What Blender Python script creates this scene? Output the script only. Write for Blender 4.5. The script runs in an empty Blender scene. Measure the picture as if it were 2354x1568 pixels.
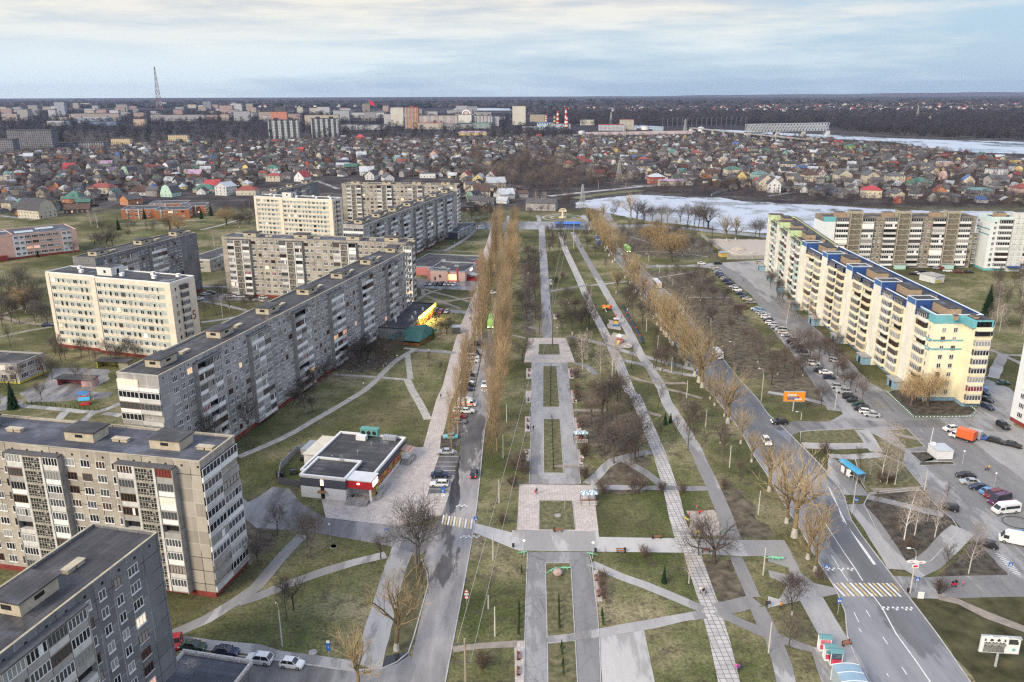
import bpy,math,random
from mathutils import Vector,Matrix
import numpy as np
R=math.radians
rnd=random.Random(7)
scn=bpy.context.scene
COL=scn.collection

# ------------------------------------------------------------------ camera
CW,CH,FPX,CAMH=2353.,1568.,1850.,90.
PITCH=math.atan(561.5/1850)+math.atan(90/17000.)
ROLL=R(0.2)
def ray(px,py):
 dx,dy=px-CW/2,py-CH/2
 X=dx*math.cos(ROLL)-dy*math.sin(ROLL);Y=dx*math.sin(ROLL)+dy*math.cos(ROLL)
 return (X,FPX*math.cos(PITCH)-Y*math.sin(PITCH),-(FPX*math.sin(PITCH)+Y*math.cos(PITCH)))
def G(px,py,z=0.):                      # survey helper: a point of the photograph on the level z
 r=ray(px,py);t=(z-CAMH)/r[2]
 return (r[0]*t,r[1]*t)
def pix(x,y,z):
 d=(x,y,z-CAMH)
 fw=d[1]*math.cos(PITCH)-d[2]*math.sin(PITCH);dn=-(d[1]*math.sin(PITCH)+d[2]*math.cos(PITCH))
 if fw < 1:return (-9e9,-9e9)
 X=d[0]/fw*FPX;Y=dn/fw*FPX
 return CW/2+X*math.cos(ROLL)+Y*math.sin(ROLL),CH/2-X*math.sin(ROLL)+Y*math.cos(ROLL)
ROWS=dict(A=201.,B=574.4,C=919.1,D=1175.3);COLX=[0,588.2,1176.5,1764.7]
def px(tok,x,y):return COLX[int(tok[1])-1]+x*.2502,ROWS[tok[0]]+y*.2502
def P(tok,x,y,z=0.):return G(*px(tok,x,y),z)
def PP(tok,*xy):return [P(tok,xy[i],xy[i+1]) for i in range(0,len(xy),2)]
def height_at(tok,x,y,g):              # height of a sighted point standing over ground point g
 r=ray(*px(tok,x,y));return CAMH+r[2]*g[1]/r[1]

cam_d=bpy.data.cameras.new('camera');cam=bpy.data.objects.new('camera',cam_d);COL.objects.link(cam)
cam_d.sensor_width=36;cam_d.lens=36*FPX/CW;cam_d.clip_start=.5;cam_d.clip_end=60000
fwd=Vector((0,math.cos(PITCH),-math.sin(PITCH)));up=Vector((0,math.sin(PITCH),math.cos(PITCH)));rt=Vector((1,0,0))
# image axes turned by ROLL
cx=rt*math.cos(ROLL)+up*(-math.sin(ROLL));cy=rt*math.sin(ROLL)+up*math.cos(ROLL)
cam.matrix_world=Matrix(((cx.x,cy.x,-fwd.x,0),(cx.y,cy.y,-fwd.y,0),(cx.z,cy.z,-fwd.z,CAMH),(0,0,0,1)))
scn.camera=cam

# ------------------------------------------------------------------ materials
MATS={}
def node_mat(name):
 m=bpy.data.materials.new(name);m.use_nodes=True
 nt=m.node_tree;b=nt.nodes['Principled BSDF']
 return m,nt,b
def N(nt,t,**k):
 n=nt.nodes.new(t)
 for a,v in k.items():setattr(n,a,v)
 return n
def ramp(nt,fac,stops):
 r=N(nt,'ShaderNodeValToRGB');el=r.color_ramp.elements
 while len(el) < len(stops):el.new(.5)
 for e,(p,c) in zip(el,stops):e.position=p;e.color=(*c,1)
 nt.links.new(fac,r.inputs['Fac']);return r.outputs['Color']
def noise(nt,vec,scale,detail=4,rough=.55):
 n=N(nt,'ShaderNodeTexNoise');n.inputs['Scale'].default_value=scale;n.inputs['Detail'].default_value=detail
 n.inputs['Roughness'].default_value=rough
 if vec is not None:nt.links.new(vec,n.inputs['Vector'])
 return n.outputs['Fac']
def mix(nt,fac,a,b,mode='MIX'):
 n=N(nt,'ShaderNodeMix',data_type='RGBA',blend_type=mode)
 for s,v in ((n.inputs['Factor'],fac),(n.inputs[6],a),(n.inputs[7],b)):
  if hasattr(v,'is_output'):nt.links.new(v,s)
  elif isinstance(v,(int,float)):s.default_value=v
  else:s.default_value=(*v,1)
 return n.outputs[2]
def math_(nt,op,a,b=None,c=None):
 n=N(nt,'ShaderNodeMath',operation=op)
 for i,v in enumerate((a,b,c)):
  if v is None:continue
  if hasattr(v,'is_output'):nt.links.new(v,n.inputs[i])
  else:n.inputs[i].default_value=v
 return n.outputs[0]
def coord(nt,which='Object'):
 return N(nt,'ShaderNodeTexCoord').outputs[which]
def mat(name,c,rough=.8,var=.18,scale=1.5,metal=0.,spec=.3,world=False,c2=None,objvar=0.):
 """plain surface with a worn, uneven tone"""
 if name in MATS:return MATS[name]
 m,nt,b=node_mat(name)
 if world:v=N(nt,'ShaderNodeNewGeometry').outputs['Position']
 else:v=coord(nt)
 f=noise(nt,v,scale)
 lo=tuple(max(0,x*(1-var)) for x in c);hi=c2 or tuple(min(1,x*(1+var)) for x in c)
 out=ramp(nt,f,[(.3,lo),(.7,hi)])
 if objvar:
  oi=N(nt,'ShaderNodeObjectInfo').outputs['Random']
  k=math_(nt,'MULTIPLY_ADD',oi,2*objvar,1-objvar)
  hs=N(nt,'ShaderNodeHueSaturation');nt.links.new(out,hs.inputs['Color']);nt.links.new(k,hs.inputs['Value']);out=hs.outputs[0]
 nt.links.new(out,b.inputs['Base Color'])
 b.inputs['Roughness'].default_value=rough;b.inputs['Metallic'].default_value=metal
 b.inputs['Specular IOR Level'].default_value=spec
 MATS[name]=m;return m
def emit(name,c,s,base=(.5,.5,.5)):
 if name in MATS:return MATS[name]
 m,nt,b=node_mat(name)
 b.inputs['Base Color'].default_value=(*base,1);b.inputs['Emission Color'].default_value=(*c,1);b.inputs['Emission Strength'].default_value=s
 MATS[name]=m;return m
def glass(name,c,rough=.08,spec=.6):
 if name in MATS:return MATS[name]
 m,nt,b=node_mat(name)
 b.inputs['Base Color'].default_value=(*c,1);b.inputs['Roughness'].default_value=rough;b.inputs['Specular IOR Level'].default_value=spec
 MATS[name]=m;return m

# ------------------------------------------------------------------ mesh helpers
class MB:
 def __init__(s):s.v=[];s.f=[];s.m=[]
 def quad(s,a,b,c,d,m=0):
  n=len(s.v);s.v += [a,b,c,d];s.f.append((n,n+1,n+2,n+3));s.m.append(m)
 def poly(s,pts,m=0):
  n=len(s.v);s.v += pts;s.f.append(tuple(range(n,n+len(pts))));s.m.append(m)
 def box(s,x0,y0,z0,x1,y1,z1,m=0,mt=None,skip=''):
  n=len(s.v);mt=m if mt is None else mt
  s.v += [(x0,y0,z0),(x1,y0,z0),(x1,y1,z0),(x0,y1,z0),(x0,y0,z1),(x1,y0,z1),(x1,y1,z1),(x0,y1,z1)]
  for key,q,mm in (('b',(0,3,2,1),m),('t',(4,5,6,7),mt),('f',(0,1,5,4),m),('r',(1,2,6,5),m),('k',(2,3,7,6),m),('l',(3,0,4,7),m)):
   if key in skip:continue
   s.f.append(tuple(n+i for i in q));s.m.append(mm)
 def prism(s,pts,z0,z1,m=0,mt=None,bottom=True):
  """pts counter-clockwise"""
  n=len(s.v);k=len(pts);mt=m if mt is None else mt
  s.v += [(p[0],p[1],z0) for p in pts]+[(p[0],p[1],z1) for p in pts]
  for i in range(k):
   j=(i+1) % k;s.f.append((n+i,n+j,n+k+j,n+k+i));s.m.append(m)
  s.f.append(tuple(n+k+i for i in range(k)));s.m.append(mt)
  if bottom:s.f.append(tuple(n+i for i in reversed(range(k))));s.m.append(m)
 def tube(s,p0,p1,r0,r1,k=6,m=0,caps=True):
  p0=Vector(p0);p1=Vector(p1);d=(p1-p0)
  if d.length < 1e-6:return
  d.normalize();a=d.orthogonal().normalized();b=d.cross(a)
  n=len(s.v)
  for p,r in ((p0,r0),(p1,r1)):
   for i in range(k):
    t=2*math.pi*i/k;q=p+a*(r*math.cos(t))+b*(r*math.sin(t));s.v.append((q.x,q.y,q.z))
  for i in range(k):
   j=(i+1) % k;s.f.append((n+i,n+j,n+k+j,n+k+i));s.m.append(m)
  if caps and k > 2:
   s.f.append(tuple(n+k+i for i in range(k)));s.m.append(m)
   s.f.append(tuple(n+i for i in reversed(range(k))));s.m.append(m)
 def path(s,pts,r,k=5,m=0):
  for a,b in zip(pts,pts[1:]):s.tube(a,b,r,r,k,m)
 def ball(s,c,r,m=0,u=8,w=6,sx=1,sy=1,sz=1):
  n=len(s.v)
  for j in range(w+1):
   ph=math.pi*j/w
   for i in range(u):
    t=2*math.pi*i/u
    s.v.append((c[0]+r*sx*math.sin(ph)*math.cos(t),c[1]+r*sy*math.sin(ph)*math.sin(t),c[2]-r*sz*math.cos(ph)))
  for j in range(w):
   for i in range(u):
    k=(i+1) % u
    s.f.append((n+j*u+i,n+j*u+k,n+(j+1)*u+k,n+(j+1)*u+i));s.m.append(m)
 def add(s,me,M,mmap=None):
  """append a cached mesh (verts, faces, mats) under matrix M"""
  n=len(s.v)
  for v in me[0]:
   q=M @ Vector(v);s.v.append((q.x,q.y,q.z))
  for f in me[1]:s.f.append(tuple(n+i for i in f))
  s.m += [mmap[i] for i in me[2]] if mmap else me[2]
 def data(s):return (list(s.v),list(s.f),list(s.m))
 def mesh(s,name,mats):
  me=bpy.data.meshes.new(name);me.from_pydata(s.v,[],s.f)
  for m in (mats if isinstance(mats,(list,tuple)) else [mats]):me.materials.append(m)
  me.polygons.foreach_set('material_index',s.m);me.update();return me
 def build(s,name,mats,parent=None,smooth=False,loc=None,rz=None):
  me=s.mesh(name,mats)
  if smooth:me.polygons.foreach_set('use_smooth',[True]*len(me.polygons))
  return link(name,me,parent,loc,rz)
def link(name,me,parent=None,loc=None,rz=None):
 o=bpy.data.objects.new(name,me);COL.objects.link(o)
 if parent is not None:o.parent=parent
 if loc is not None:o.location=loc
 if rz is not None:o.rotation_euler=(0,0,rz)
 return o
THINGS=[]
def tag(o,label,cat,group=None,where=True):
 o['label']=label;o['category']=cat
 if group:o['group']=group
 THINGS.append((o,where));return o
def empty(name,label,cat,loc,rz=0.,group=None,where=True):
 o=bpy.data.objects.new(name,None);COL.objects.link(o)
 o.location=(loc[0],loc[1],loc[2] if len(loc) > 2 else 0.);o.rotation_euler=(0,0,rz);o.empty_display_size=.2
 return tag(o,label,cat,group,where)
def structure(o):o['kind']='structure';return o
def stuff(o):o['kind']='stuff';return o
def children(o):return KIDS.get(o.name,[])
def copy_tree(root,kids,loc,rz=0.,scale=None,label=None,where=True):
 """a copy of a thing with copies of its parts (and their sub-parts)"""
 r=root.copy();COL.objects.link(r);r.location=(loc[0],loc[1],loc[2] if len(loc) > 2 else 0.);r.rotation_euler=(0,0,rz)
 if scale is not None:r.scale=scale if isinstance(scale,tuple) else (scale,)*3
 if label:r['label']=label
 def rec(pairs,par):
  out=[]
  for k,sub in pairs:
   c=k.copy();COL.objects.link(c);c.parent=par;out.append((c,rec(sub,c)))
  return out
 rec(kids,r);THINGS.append((r,where));return r

# ------------------------------------------------------------------ world and light
SUN_AZ,SUN_EL=R(224),R(32)            # compass angle from +Y clockwise: behind the camera, to the left
w=bpy.data.worlds.new('World');scn.world=w;w.use_nodes=True
nt=w.node_tree;bg=nt.nodes['Background']
sky=N(nt,'ShaderNodeTexSky',sky_type='NISHITA');sky.sun_disc=False;sky.sun_elevation=SUN_EL;sky.sun_rotation=SUN_AZ
sky.altitude=100;sky.air_density=1.;sky.dust_density=2.;sky.ozone_density=2.
tc=coord(nt,'Generated')
sep=N(nt,'ShaderNodeSeparateXYZ');nt.links.new(tc,sep.inputs[0])
mp=N(nt,'ShaderNodeMapping');nt.links.new(tc,mp.inputs['Vector']);mp.inputs['Scale'].default_value=(1.5,1.5,13.);mp.inputs['Rotation'].default_value=(0,R(3),0)
cl=noise(nt,mp.outputs[0],1.6,8,.58)
mp2=N(nt,'ShaderNodeMapping');nt.links.new(tc,mp2.inputs['Vector']);mp2.inputs['Scale'].default_value=(4.5,4.5,42.);mp2.inputs['Rotation'].default_value=(0,R(4),0)
cl2=noise(nt,mp2.outputs[0],1.7,6,.6)
cl=math_(nt,'ADD',math_(nt,'MULTIPLY',cl,.75),math_(nt,'MULTIPLY',cl2,.25))
up_=math_(nt,'MULTIPLY_ADD',sep.outputs[2],1.5,-.02)      # thicker cloud higher up
sd_=math_(nt,'MULTIPLY',sep.outputs[0],-.26)                # thinner to the right
den=math_(nt,'ADD',math_(nt,'ADD',cl,up_),sd_)
cov=ramp(nt,den,[(.40,(0,0,0)),(.60,(1,1,1))])
shade=ramp(nt,cl2,[(.36,(3.9,4.15,4.4)),(.58,(5.6,5.4,4.85))])
shade=mix(nt,ramp(nt,sep.outputs[2],[(.02,(0,0,0)),(.10,(1,1,1))]),(4.7,5.5,5.9),shade)
clear=mix(nt,.88,sky.outputs[0],(2.9,3.95,4.9))
over=ramp(nt,sep.outputs[2],[(.11,(0,0,0)),(.3,(1,1,1))])      # upper sky out of view, made blue-grey to cool the light
nt.links.new(mix(nt,over,mix(nt,cov,clear,shade),mix(nt,.3,(4.3,5.2,7.4),shade)),bg.inputs['Color']);bg.inputs['Strength'].default_value=.1
sun_d=bpy.data.lights.new('sun','SUN');sun_d.energy=2.6;sun_d.angle=R(26);sun_d.color=(1,.86,.66)
sun=bpy.data.objects.new('sun',sun_d);COL.objects.link(sun)
sdir=Vector((math.sin(SUN_AZ)*math.cos(SUN_EL),math.cos(SUN_AZ)*math.cos(SUN_EL),math.sin(SUN_EL)))
sun.rotation_euler=sdir.to_track_quat('Z','Y').to_euler();sun.location=(0,-50,200)
vs=scn.view_settings;vs.view_transform='Standard';vs.look='None';vs.gamma=1;vs.exposure=.74
scn.display_settings.display_device='sRGB'
cyc=scn.cycles
cyc.use_denoising=False;cyc.max_bounces=4;cyc.diffuse_bounces=2;cyc.glossy_bounces=2;cyc.transmission_bounces=2;cyc.volume_bounces=0
cyc.transparent_max_bounces=6;cyc.caustics_reflective=False;cyc.caustics_refractive=False;cyc.sample_clamp_indirect=4;cyc.pixel_filter_type='BLACKMAN_HARRIS' if hasattr(cyc,'pixel_filter_type') else None
cyc.filter_width=1.3

# haze: even air round camera and scene
hz=MB();hz.box(-16600,-900,-1,16600,16900,242);ho=hz.build('haze',node_mat('haze_air')[0]);stuff(ho)
hm=ho.data.materials[0].node_tree;hm.nodes.remove(hm.nodes['Principled BSDF'])
pv=N(hm,'ShaderNodeVolumePrincipled');pv.inputs['Color'].default_value=(.60,.72,1.,1);pv.inputs['Density'].default_value=.000028
pv.inputs['Anisotropy'].default_value=.2
hm.links.new(pv.outputs[0],hm.nodes['Material Output'].inputs['Volume'])

# ------------------------------------------------------------------ ground, roads, paths, water
def ground_mat():
 m,nt,b=node_mat('ground');pos=N(nt,'ShaderNodeNewGeometry').outputs['Position']
 n1=noise(nt,pos,.045,6,.6);n2=noise(nt,pos,.38,6,.75);n3=noise(nt,pos,1.7,5,.8);n4=noise(nt,pos,.018,3)
 grass=ramp(nt,n1,[(.37,(.070,.088,.030)),(.5,(.160,.160,.078)),(.62,(.265,.235,.145))])
 grass=mix(nt,ramp(nt,n2,[(.48,(0,0,0)),(.64,(.8,.8,.8))]),grass,(.075,.062,.047))
 grass=mix(nt,ramp(nt,n4,[(.46,(0,0,0)),(.62,(.8,.8,.8))]),grass,(.062,.062,.028))
 grass=mix(nt,ramp(nt,n3,[(.0,(.9,.9,.9)),(1.,(.9,.9,.9))]),grass,ramp(nt,n3,[(.34,(.42,.44,.42)),(.66,(1.6,1.55,1.5))]),'MULTIPLY')
 # garden quarter: dark soil between the houses
 sp=N(nt,'ShaderNodeSeparateXYZ');nt.links.new(pos,sp.inputs[0])
 q1=noise(nt,pos,.03,6,.7);soil=ramp(nt,q1,[(.38,(.036,.032,.036)),(.52,(.062,.054,.054)),(.68,(.14,.13,.12))])
 wob=math_(nt,'MULTIPLY_ADD',noise(nt,pos,.02,2),60.,-30.)
 yq=math_(nt,'ADD',sp.outputs[1],wob)
 fq=math_(nt,'MULTIPLY',math_(nt,'SUBTRACT',yq,620.),.02)
 fq=N(nt,'ShaderNodeClamp').outputs[0] if False else fq
 c1=N(nt,'ShaderNodeClamp');nt.links.new(fq,c1.inputs[0])
 col=mix(nt,c1.outputs[0],grass,soil)
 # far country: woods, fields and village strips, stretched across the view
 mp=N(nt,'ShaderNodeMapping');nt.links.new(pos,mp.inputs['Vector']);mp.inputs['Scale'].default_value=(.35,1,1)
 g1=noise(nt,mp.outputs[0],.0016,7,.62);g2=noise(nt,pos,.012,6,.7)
 land=ramp(nt,g1,[(.38,(.022,.024,.034)),(.52,(.040,.038,.046)),(.62,(.075,.070,.070)),(.72,(.17,.155,.135))])  # dark tones kept bluish: distance haze put into the land colour
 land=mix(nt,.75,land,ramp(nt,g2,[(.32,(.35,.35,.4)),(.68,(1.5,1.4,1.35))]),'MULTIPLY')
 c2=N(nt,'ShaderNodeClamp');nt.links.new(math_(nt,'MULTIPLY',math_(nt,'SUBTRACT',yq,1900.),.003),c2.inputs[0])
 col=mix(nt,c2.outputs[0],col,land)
 nt.links.new(col,b.inputs['Base Color']);b.inputs['Roughness'].default_value=1;b.inputs['Specular IOR Level'].default_value=.1
 return m
gm=MB()
xs=[-16500,-9000,-5000,-3000,-1800,-1100,-700]+list(range(-500,501,50))+[700,1100,1800,3000,5000,9000,16500]
ys=[-800,-300]+list(range(-100,801,50))+[1000,1300,1700,2300,3200,4500,6500,9000,12500,16800]
gm.v=[(x,y,0) for y in ys for x in xs];nx=len(xs)
gm.f=[(j*nx+i,j*nx+i+1,(j+1)*nx+i+1,(j+1)*nx+i) for j in range(len(ys)-1) for i in range(nx-1)];gm.m=[0]*len(gm.f)
structure(gm.build('ground',ground_mat()))

def N_col(nt,vec):
 n=N(nt,'ShaderNodeTexNoise');n.inputs['Scale'].default_value=.7;n.inputs['Detail'].default_value=4;nt.links.new(vec,n.inputs['Vector']);return n.outputs['Color']
def asphalt_mat(name,lo,hi,wet=.0,crack=.0,patch=.06,dark=(.72,.5)):
 m,nt,b=node_mat(name);pos=N(nt,'ShaderNodeNewGeometry').outputs['Position']
 mp=N(nt,'ShaderNodeMapping');nt.links.new(pos,mp.inputs['Vector']);mp.inputs['Scale'].default_value=(1,.22,1)
 a=noise(nt,mp.outputs[0],.32,6,.62);f=noise(nt,pos,6.,3,.7);big=noise(nt,mp.outputs[0],patch,9,.66)
 c=ramp(nt,a,[(.3,lo),(.7,hi)])
 c=mix(nt,ramp(nt,big,[(.485,(0,0,0)),(.505,(1,1,1))]),c,mix(nt,dark[0],c,(dark[1],)*3,'MULTIPLY'))
 c=mix(nt,.4,c,ramp(nt,f,[(.3,(.6,.6,.6)),(.7,(1.3,1.3,1.3))]),'MULTIPLY')
 if crack:
  v=N(nt,'ShaderNodeTexVoronoi',feature='DISTANCE_TO_EDGE');v.inputs['Scale'].default_value=.28;nt.links.new(mix(nt,.25,pos,N_col(nt,pos),'ADD'),v.inputs['Vector'])
  c=mix(nt,ramp(nt,v.outputs['Distance'],[(.0,(crack,)*3),(.02,(0,0,0))]),c,(.03,.03,.03))
 nt.links.new(c,b.inputs['Base Color'])
 if wet:
  wv=noise(nt,mp.outputs[0],.16,3,.5)
  nt.links.new(ramp(nt,wv,[(.50,(.75,)*3),(.50+.12/wet,(.16,)*3)]),b.inputs['Roughness'])
 else:b.inputs['Roughness'].default_value=.85
 b.inputs['Specular IOR Level'].default_value=.35
 return m
def paver_mat(name,c,seam,bw,bh,rot=0.,var=.12,off=0.,ms=.03):
 m,nt,b=node_mat(name);pos=N(nt,'ShaderNodeNewGeometry').outputs['Position']
 mp=N(nt,'ShaderNodeMapping');nt.links.new(pos,mp.inputs['Vector']);mp.inputs['Rotation'].default_value=(0,0,rot)
 br=N(nt,'ShaderNodeTexBrick');nt.links.new(mp.outputs[0],br.inputs['Vector']);br.offset=off;br.squash=1
 br.inputs['Scale'].default_value=1;br.inputs['Brick Width'].default_value=bw;br.inputs['Row Height'].default_value=bh
 br.inputs['Mortar Size'].default_value=ms;br.inputs['Mortar Smooth'].default_value=.2
 br.inputs['Color1'].default_value=(*[x*(1-var) for x in c],1);br.inputs['Color2'].default_value=(*[x*(1+var) for x in c],1);br.inputs['Mortar'].default_value=(*seam,1)
 g=noise(nt,pos,.35,5,.6);f=noise(nt,pos,5.,2)
 out=mix(nt,.55,br.outputs['Color'],ramp(nt,g,[(.3,(.72,.72,.74)),(.7,(1.2,1.19,1.17))]),'MULTIPLY')
 out=mix(nt,.4,out,ramp(nt,f,[(.3,(.7,.7,.7)),(.7,(1.25,1.25,1.25))]),'MULTIPLY')
 nt.links.new(out,b.inputs['Base Color']);b.inputs['Roughness'].default_value=.9;b.inputs['Specular IOR Level'].default_value=.2
 return m
A_ROAD=asphalt_mat('asphalt_patched',(.19,.182,.185),(.40,.375,.36),wet=1.,dark=(.95,.36))
A_DARK=asphalt_mat('asphalt_avenue',(.20,.205,.22),(.29,.29,.30),wet=.8,patch=.03,dark=(.8,.5))
A_YARD=asphalt_mat('asphalt_yard',(.16,.155,.155),(.34,.33,.33),wet=.7)
A_LOT=asphalt_mat('asphalt_lot',(.27,.265,.27),(.37,.365,.36),crack=.3,patch=.03)
PAVE=paver_mat('pavers_pink',(.51,.455,.415),(.34,.30,.275),.62,.62)
ALLEY=asphalt_mat('alley_asphalt',(.27,.268,.275),(.42,.41,.405),crack=.35,patch=.04)
CONC=asphalt_mat('concrete_paving',(.42,.41,.395),(.54,.52,.50),patch=.02)
GRID=paver_mat('grid_slabs',(.47,.45,.435),(.19,.17,.15),1.05,1.05,R(-2),ms=.065)
WALK=asphalt_mat('path_gravel',(.30,.295,.29),(.44,.425,.415),patch=.05)
DIRT=mat('dirt_path',(.27,.235,.20),1,.3,.5,world=True)
SLAB=paver_mat('path_slabs',(.45,.43,.40),(.19,.16,.12),1.0,1.0,R(20),ms=.06)
EARTH=mat('bare_earth',(.055,.047,.037),1,.45,.6,world=True,c2=(.12,.102,.08))
KERB=mat('kerb_stone',(.42,.41,.40),.9,.2,.6,world=True)
PAINT=mat('road_paint',(.72,.72,.70),.7,.22,1.6,world=True,c2=(.8,.8,.8))
PAINTY=mat('road_paint_yellow',(.52,.40,.16),.7,.25,1.4,world=True,c2=(.66,.52,.25))
SAND=mat('sand',(.42,.37,.32),1,.15,.6,world=True)

def wobble(pts,amp,step=2.2,seed=1):
 r=random.Random(seed);out=[]
 for a,b in zip(pts,pts[1:]+pts[:1]):
  d=math.dist(a,b);k=max(1,min(60,int(d/step)))
  nx_,ny_=-(b[1]-a[1])/(d or 1),(b[0]-a[0])/(d or 1)
  for i in range(k):
   t=i/k;o=r.uniform(-amp,amp) if i else 0
   out.append((a[0]+(b[0]-a[0])*t+nx_*o,a[1]+(b[1]-a[1])*t+ny_*o))
 return out
def area(name,pts,z,m,amp=0.,seed=1,kind='structure'):
 if amp:pts=wobble(pts,amp,seed=seed)
 if sum(a[0]*b[1]-b[0]*a[1] for a,b in zip(pts,pts[1:]+pts[:1])) < 0:pts=pts[::-1]
 g=MB();g.poly([(p[0],p[1],z) for p in pts]);o=g.build(name,m);o['kind']=kind;return o
def offset_line(pts,d):
 out=[]
 for i,p in enumerate(pts):
  a=Vector(pts[max(0,i-1)][:2]);b=Vector(pts[min(len(pts)-1,i+1)][:2]);t=(b-a).normalized()
  out.append((p[0]-t.y*d,p[1]+t.x*d))
 return out
def dense(pts,step=3.):
 out=[tuple(pts[0][:2])]
 for i in range(len(pts)-1):
  p0=pts[max(0,i-1)];p1=pts[i];p2=pts[i+1];p3=pts[min(len(pts)-1,i+2)]
  k=max(1,int(math.dist(p1[:2],p2[:2])/step))
  for j in range(1,k+1):
   t=j/k
   out.append(tuple(.5*((2*p1[c])+(-p0[c]+p2[c])*t+(2*p0[c]-5*p1[c]+4*p2[c]-p3[c])*t*t+(-p0[c]+3*p1[c]-3*p2[c]+p3[c])*t**3) for c in (0,1)))
 return out
def strip(name,pts,width,z,m,amp=0.,seed=1,smooth=True):
 if smooth and len(pts) > 2:pts=dense(pts,4.)
 elif amp:pts=dense(pts,3.)
 r=random.Random(seed);w2=width/2
 a=offset_line(pts,w2);b=offset_line(pts,-w2);g=MB()
 if amp:
  a=[(x+r.uniform(-amp,amp),y+r.uniform(-amp,amp)) for x,y in a];b=[(x+r.uniform(-amp,amp),y+r.uniform(-amp,amp)) for x,y in b]
 n=len(pts);g.v=[(x,y,z) for x,y in a]+[(x,y,z) for x,y in b]
 g.f=[(i,n+i,n+i+1,i+1) for i in range(n-1)];g.m=[0]*(n-1)
 return structure(g.build(name,m))
def kerb(name,pts,w=.22,h=.14,smooth=True,m=None):
 if smooth and len(pts) > 2:pts=dense(pts,4.)
 a=offset_line(pts,w/2);b=offset_line(pts,-w/2);g=MB();n=len(pts)
 g.v=[(x,y,0) for x,y in a]+[(x,y,h) for x,y in a]+[(x,y,h) for x,y in b]+[(x,y,0) for x,y in b]
 for i in range(n-1):
  for q in range(3):g.f.append((q*n+i,(q+1)*n+i,(q+1)*n+i+1,q*n+i+1));g.m.append(0)
 return structure(g.build(name,m or KERB))

# street on the left (patched asphalt) -------------------------------------------------
S1R=PP('D2',1735,1620,2010,110)+PP('C2',2105,270,2160,20)+PP('B2',2225,500,2262,200)+PP('A2',2300,1400,2330,1180)
S1L=PP('D2',1385,1620,1440,1300,1520,950,1570,700,1590,560,1540,450)+PP('C2',1590,1240,1700,1060,1770,880,1830,640,1875,440,1920,250,1985,20)+PP('B2',2050,1100,2095,880,2135,720,2190,470,2232,230)+PP('A2',2275,1400,2306,1180)
area('street',dense(S1L,5)+dense(S1R,5)[::-1],.02,A_ROAD)
kerb('kerb',[(x-.1,y) for x,y in S1R])
kerb('kerb',PP('D2',1150,1450,1290,1390,1400,1300,1450,1150,1520,900,1580,680,1570,560,1520,445))
# side street leading off at the bottom, and its verge
area('side_street',PP('D1',1500,1330,2351,1345)+PP('D2',120,1365,440,1410,850,1470,1150,1452,1290,1395,1400,1310,1470,1420,1400,1620,0,1700)+PP('D1',1500,1700),.024,A_YARD)
kerb('kerb',PP('D1',1650,1290,2351,1345)+PP('D2',120,1362,440,1406,850,1466,1150,1448))
strip('pavement',PP('D1',1600,1180,1900,1225,2351,1270)+PP('D2',200,1325,500,1365,930,1425),2.6,.03,WALK,.12)
# lane past the shop forecourt
area('service_lane',PP('C1',2230,900)+PP('C2',0,1010,640,1085,1330,1160,1720,1165,1700,1300,1480,1440,1240,1345,500,1215,0,1175)+PP('C1',2200,1050),.028,A_YARD)
area('loading_yard',PP('C2',0,905,150,800,310,820,420,960,640,1085,0,1015)+PP('C1',2240,960),.032,A_YARD,.2)
kerb('kerb',PP('C2',640,1083,1000,1125,1330,1158),h=.12)
# forecourt and the wide pavement up the street
area('forecourt',PP('C2',600,905,850,930,1150,700,1395,432,1535,436,1600,200,1655,0)+PP('B2',1715,1250,1780,1000,1860,740,1960,500,2080,240,2120,240,2065,480,1990,760,1910,1000,1850,1250)+PP('C2',1790,20,1760,150,1690,430,1850,470,1835,640,1775,870,1705,1060,1330,1157,640,1083),.036,PAVE)
area('parking_bay',PP('C2',1690,490,1862,490,1835,640,1780,868,1580,868,1620,690),.044,A_ROAD)
for yy,xa,xb in ((520,1672,1856),(572,1660,1850),(610,1648,1842),(650,1636,1832),(693,1628,1820),(735,1612,1800),(778,1600,1790),(820,1590,1785),(863,1582,1775)):
 strip('parking_line',PP('C2',xa,yy,xb,yy+2),.14,.052,PAINT)
area('parking_bay',PP('C2',1862,430,1920,240,1980,20)+PP('B2',2040,1100,2085,880,2120,740,2040,760,1960,1000,1905,1250)+PP('C2',1850,20,1815,180,1790,420),.040,A_ROAD)
# crossings on the left street
def zebra(pa,pb,n,half,zz,ua):
 a=Vector(pa);b=Vector(pb);d=(b-a)/n;u=Vector(ua).normalized()*half
 for i in range(n):
  p=a+d*(i+.1);q=a+d*(i+.62)
  area('crossing_stripe',[tuple(p-u),tuple(q-u),tuple(q+u),tuple(p+u)],zz,PAINTY if i % 2 else PAINT,.05,i)
zebra(P('C2',1708,1100),P('C2',1995,1145),11,2.0,.048,(.03,1))
for tok,x,y,k in (('C2',1835,983,5),('C2',1870,1270,8)):
 a=P(tok,x,y)
 for i in range(k):
  area('give_way_mark',[(a[0]+i*.55,a[1]+(i % 2)*.5),(a[0]+i*.55+.5,a[1]+(i % 2)*.5),(a[0]+i*.55+.5,a[1]+.45+(i % 2)*.5),(a[0]+i*.55,a[1]+.45+(i % 2)*.5)],.048,PAINT)
area('verge_island',PP('C2',1700,330,1850,330,1830,460,1690,450),.06,EARTH);area('verge_island',PP('D2',1420,400,1520,450,1580,560,1580,690,1520,900,1450,1150,1390,1290,1180,1290,1250,1000,1340,700),.035,mat('verge_grass',(.10,.095,.05),1,.4,.4,world=True))
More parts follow.
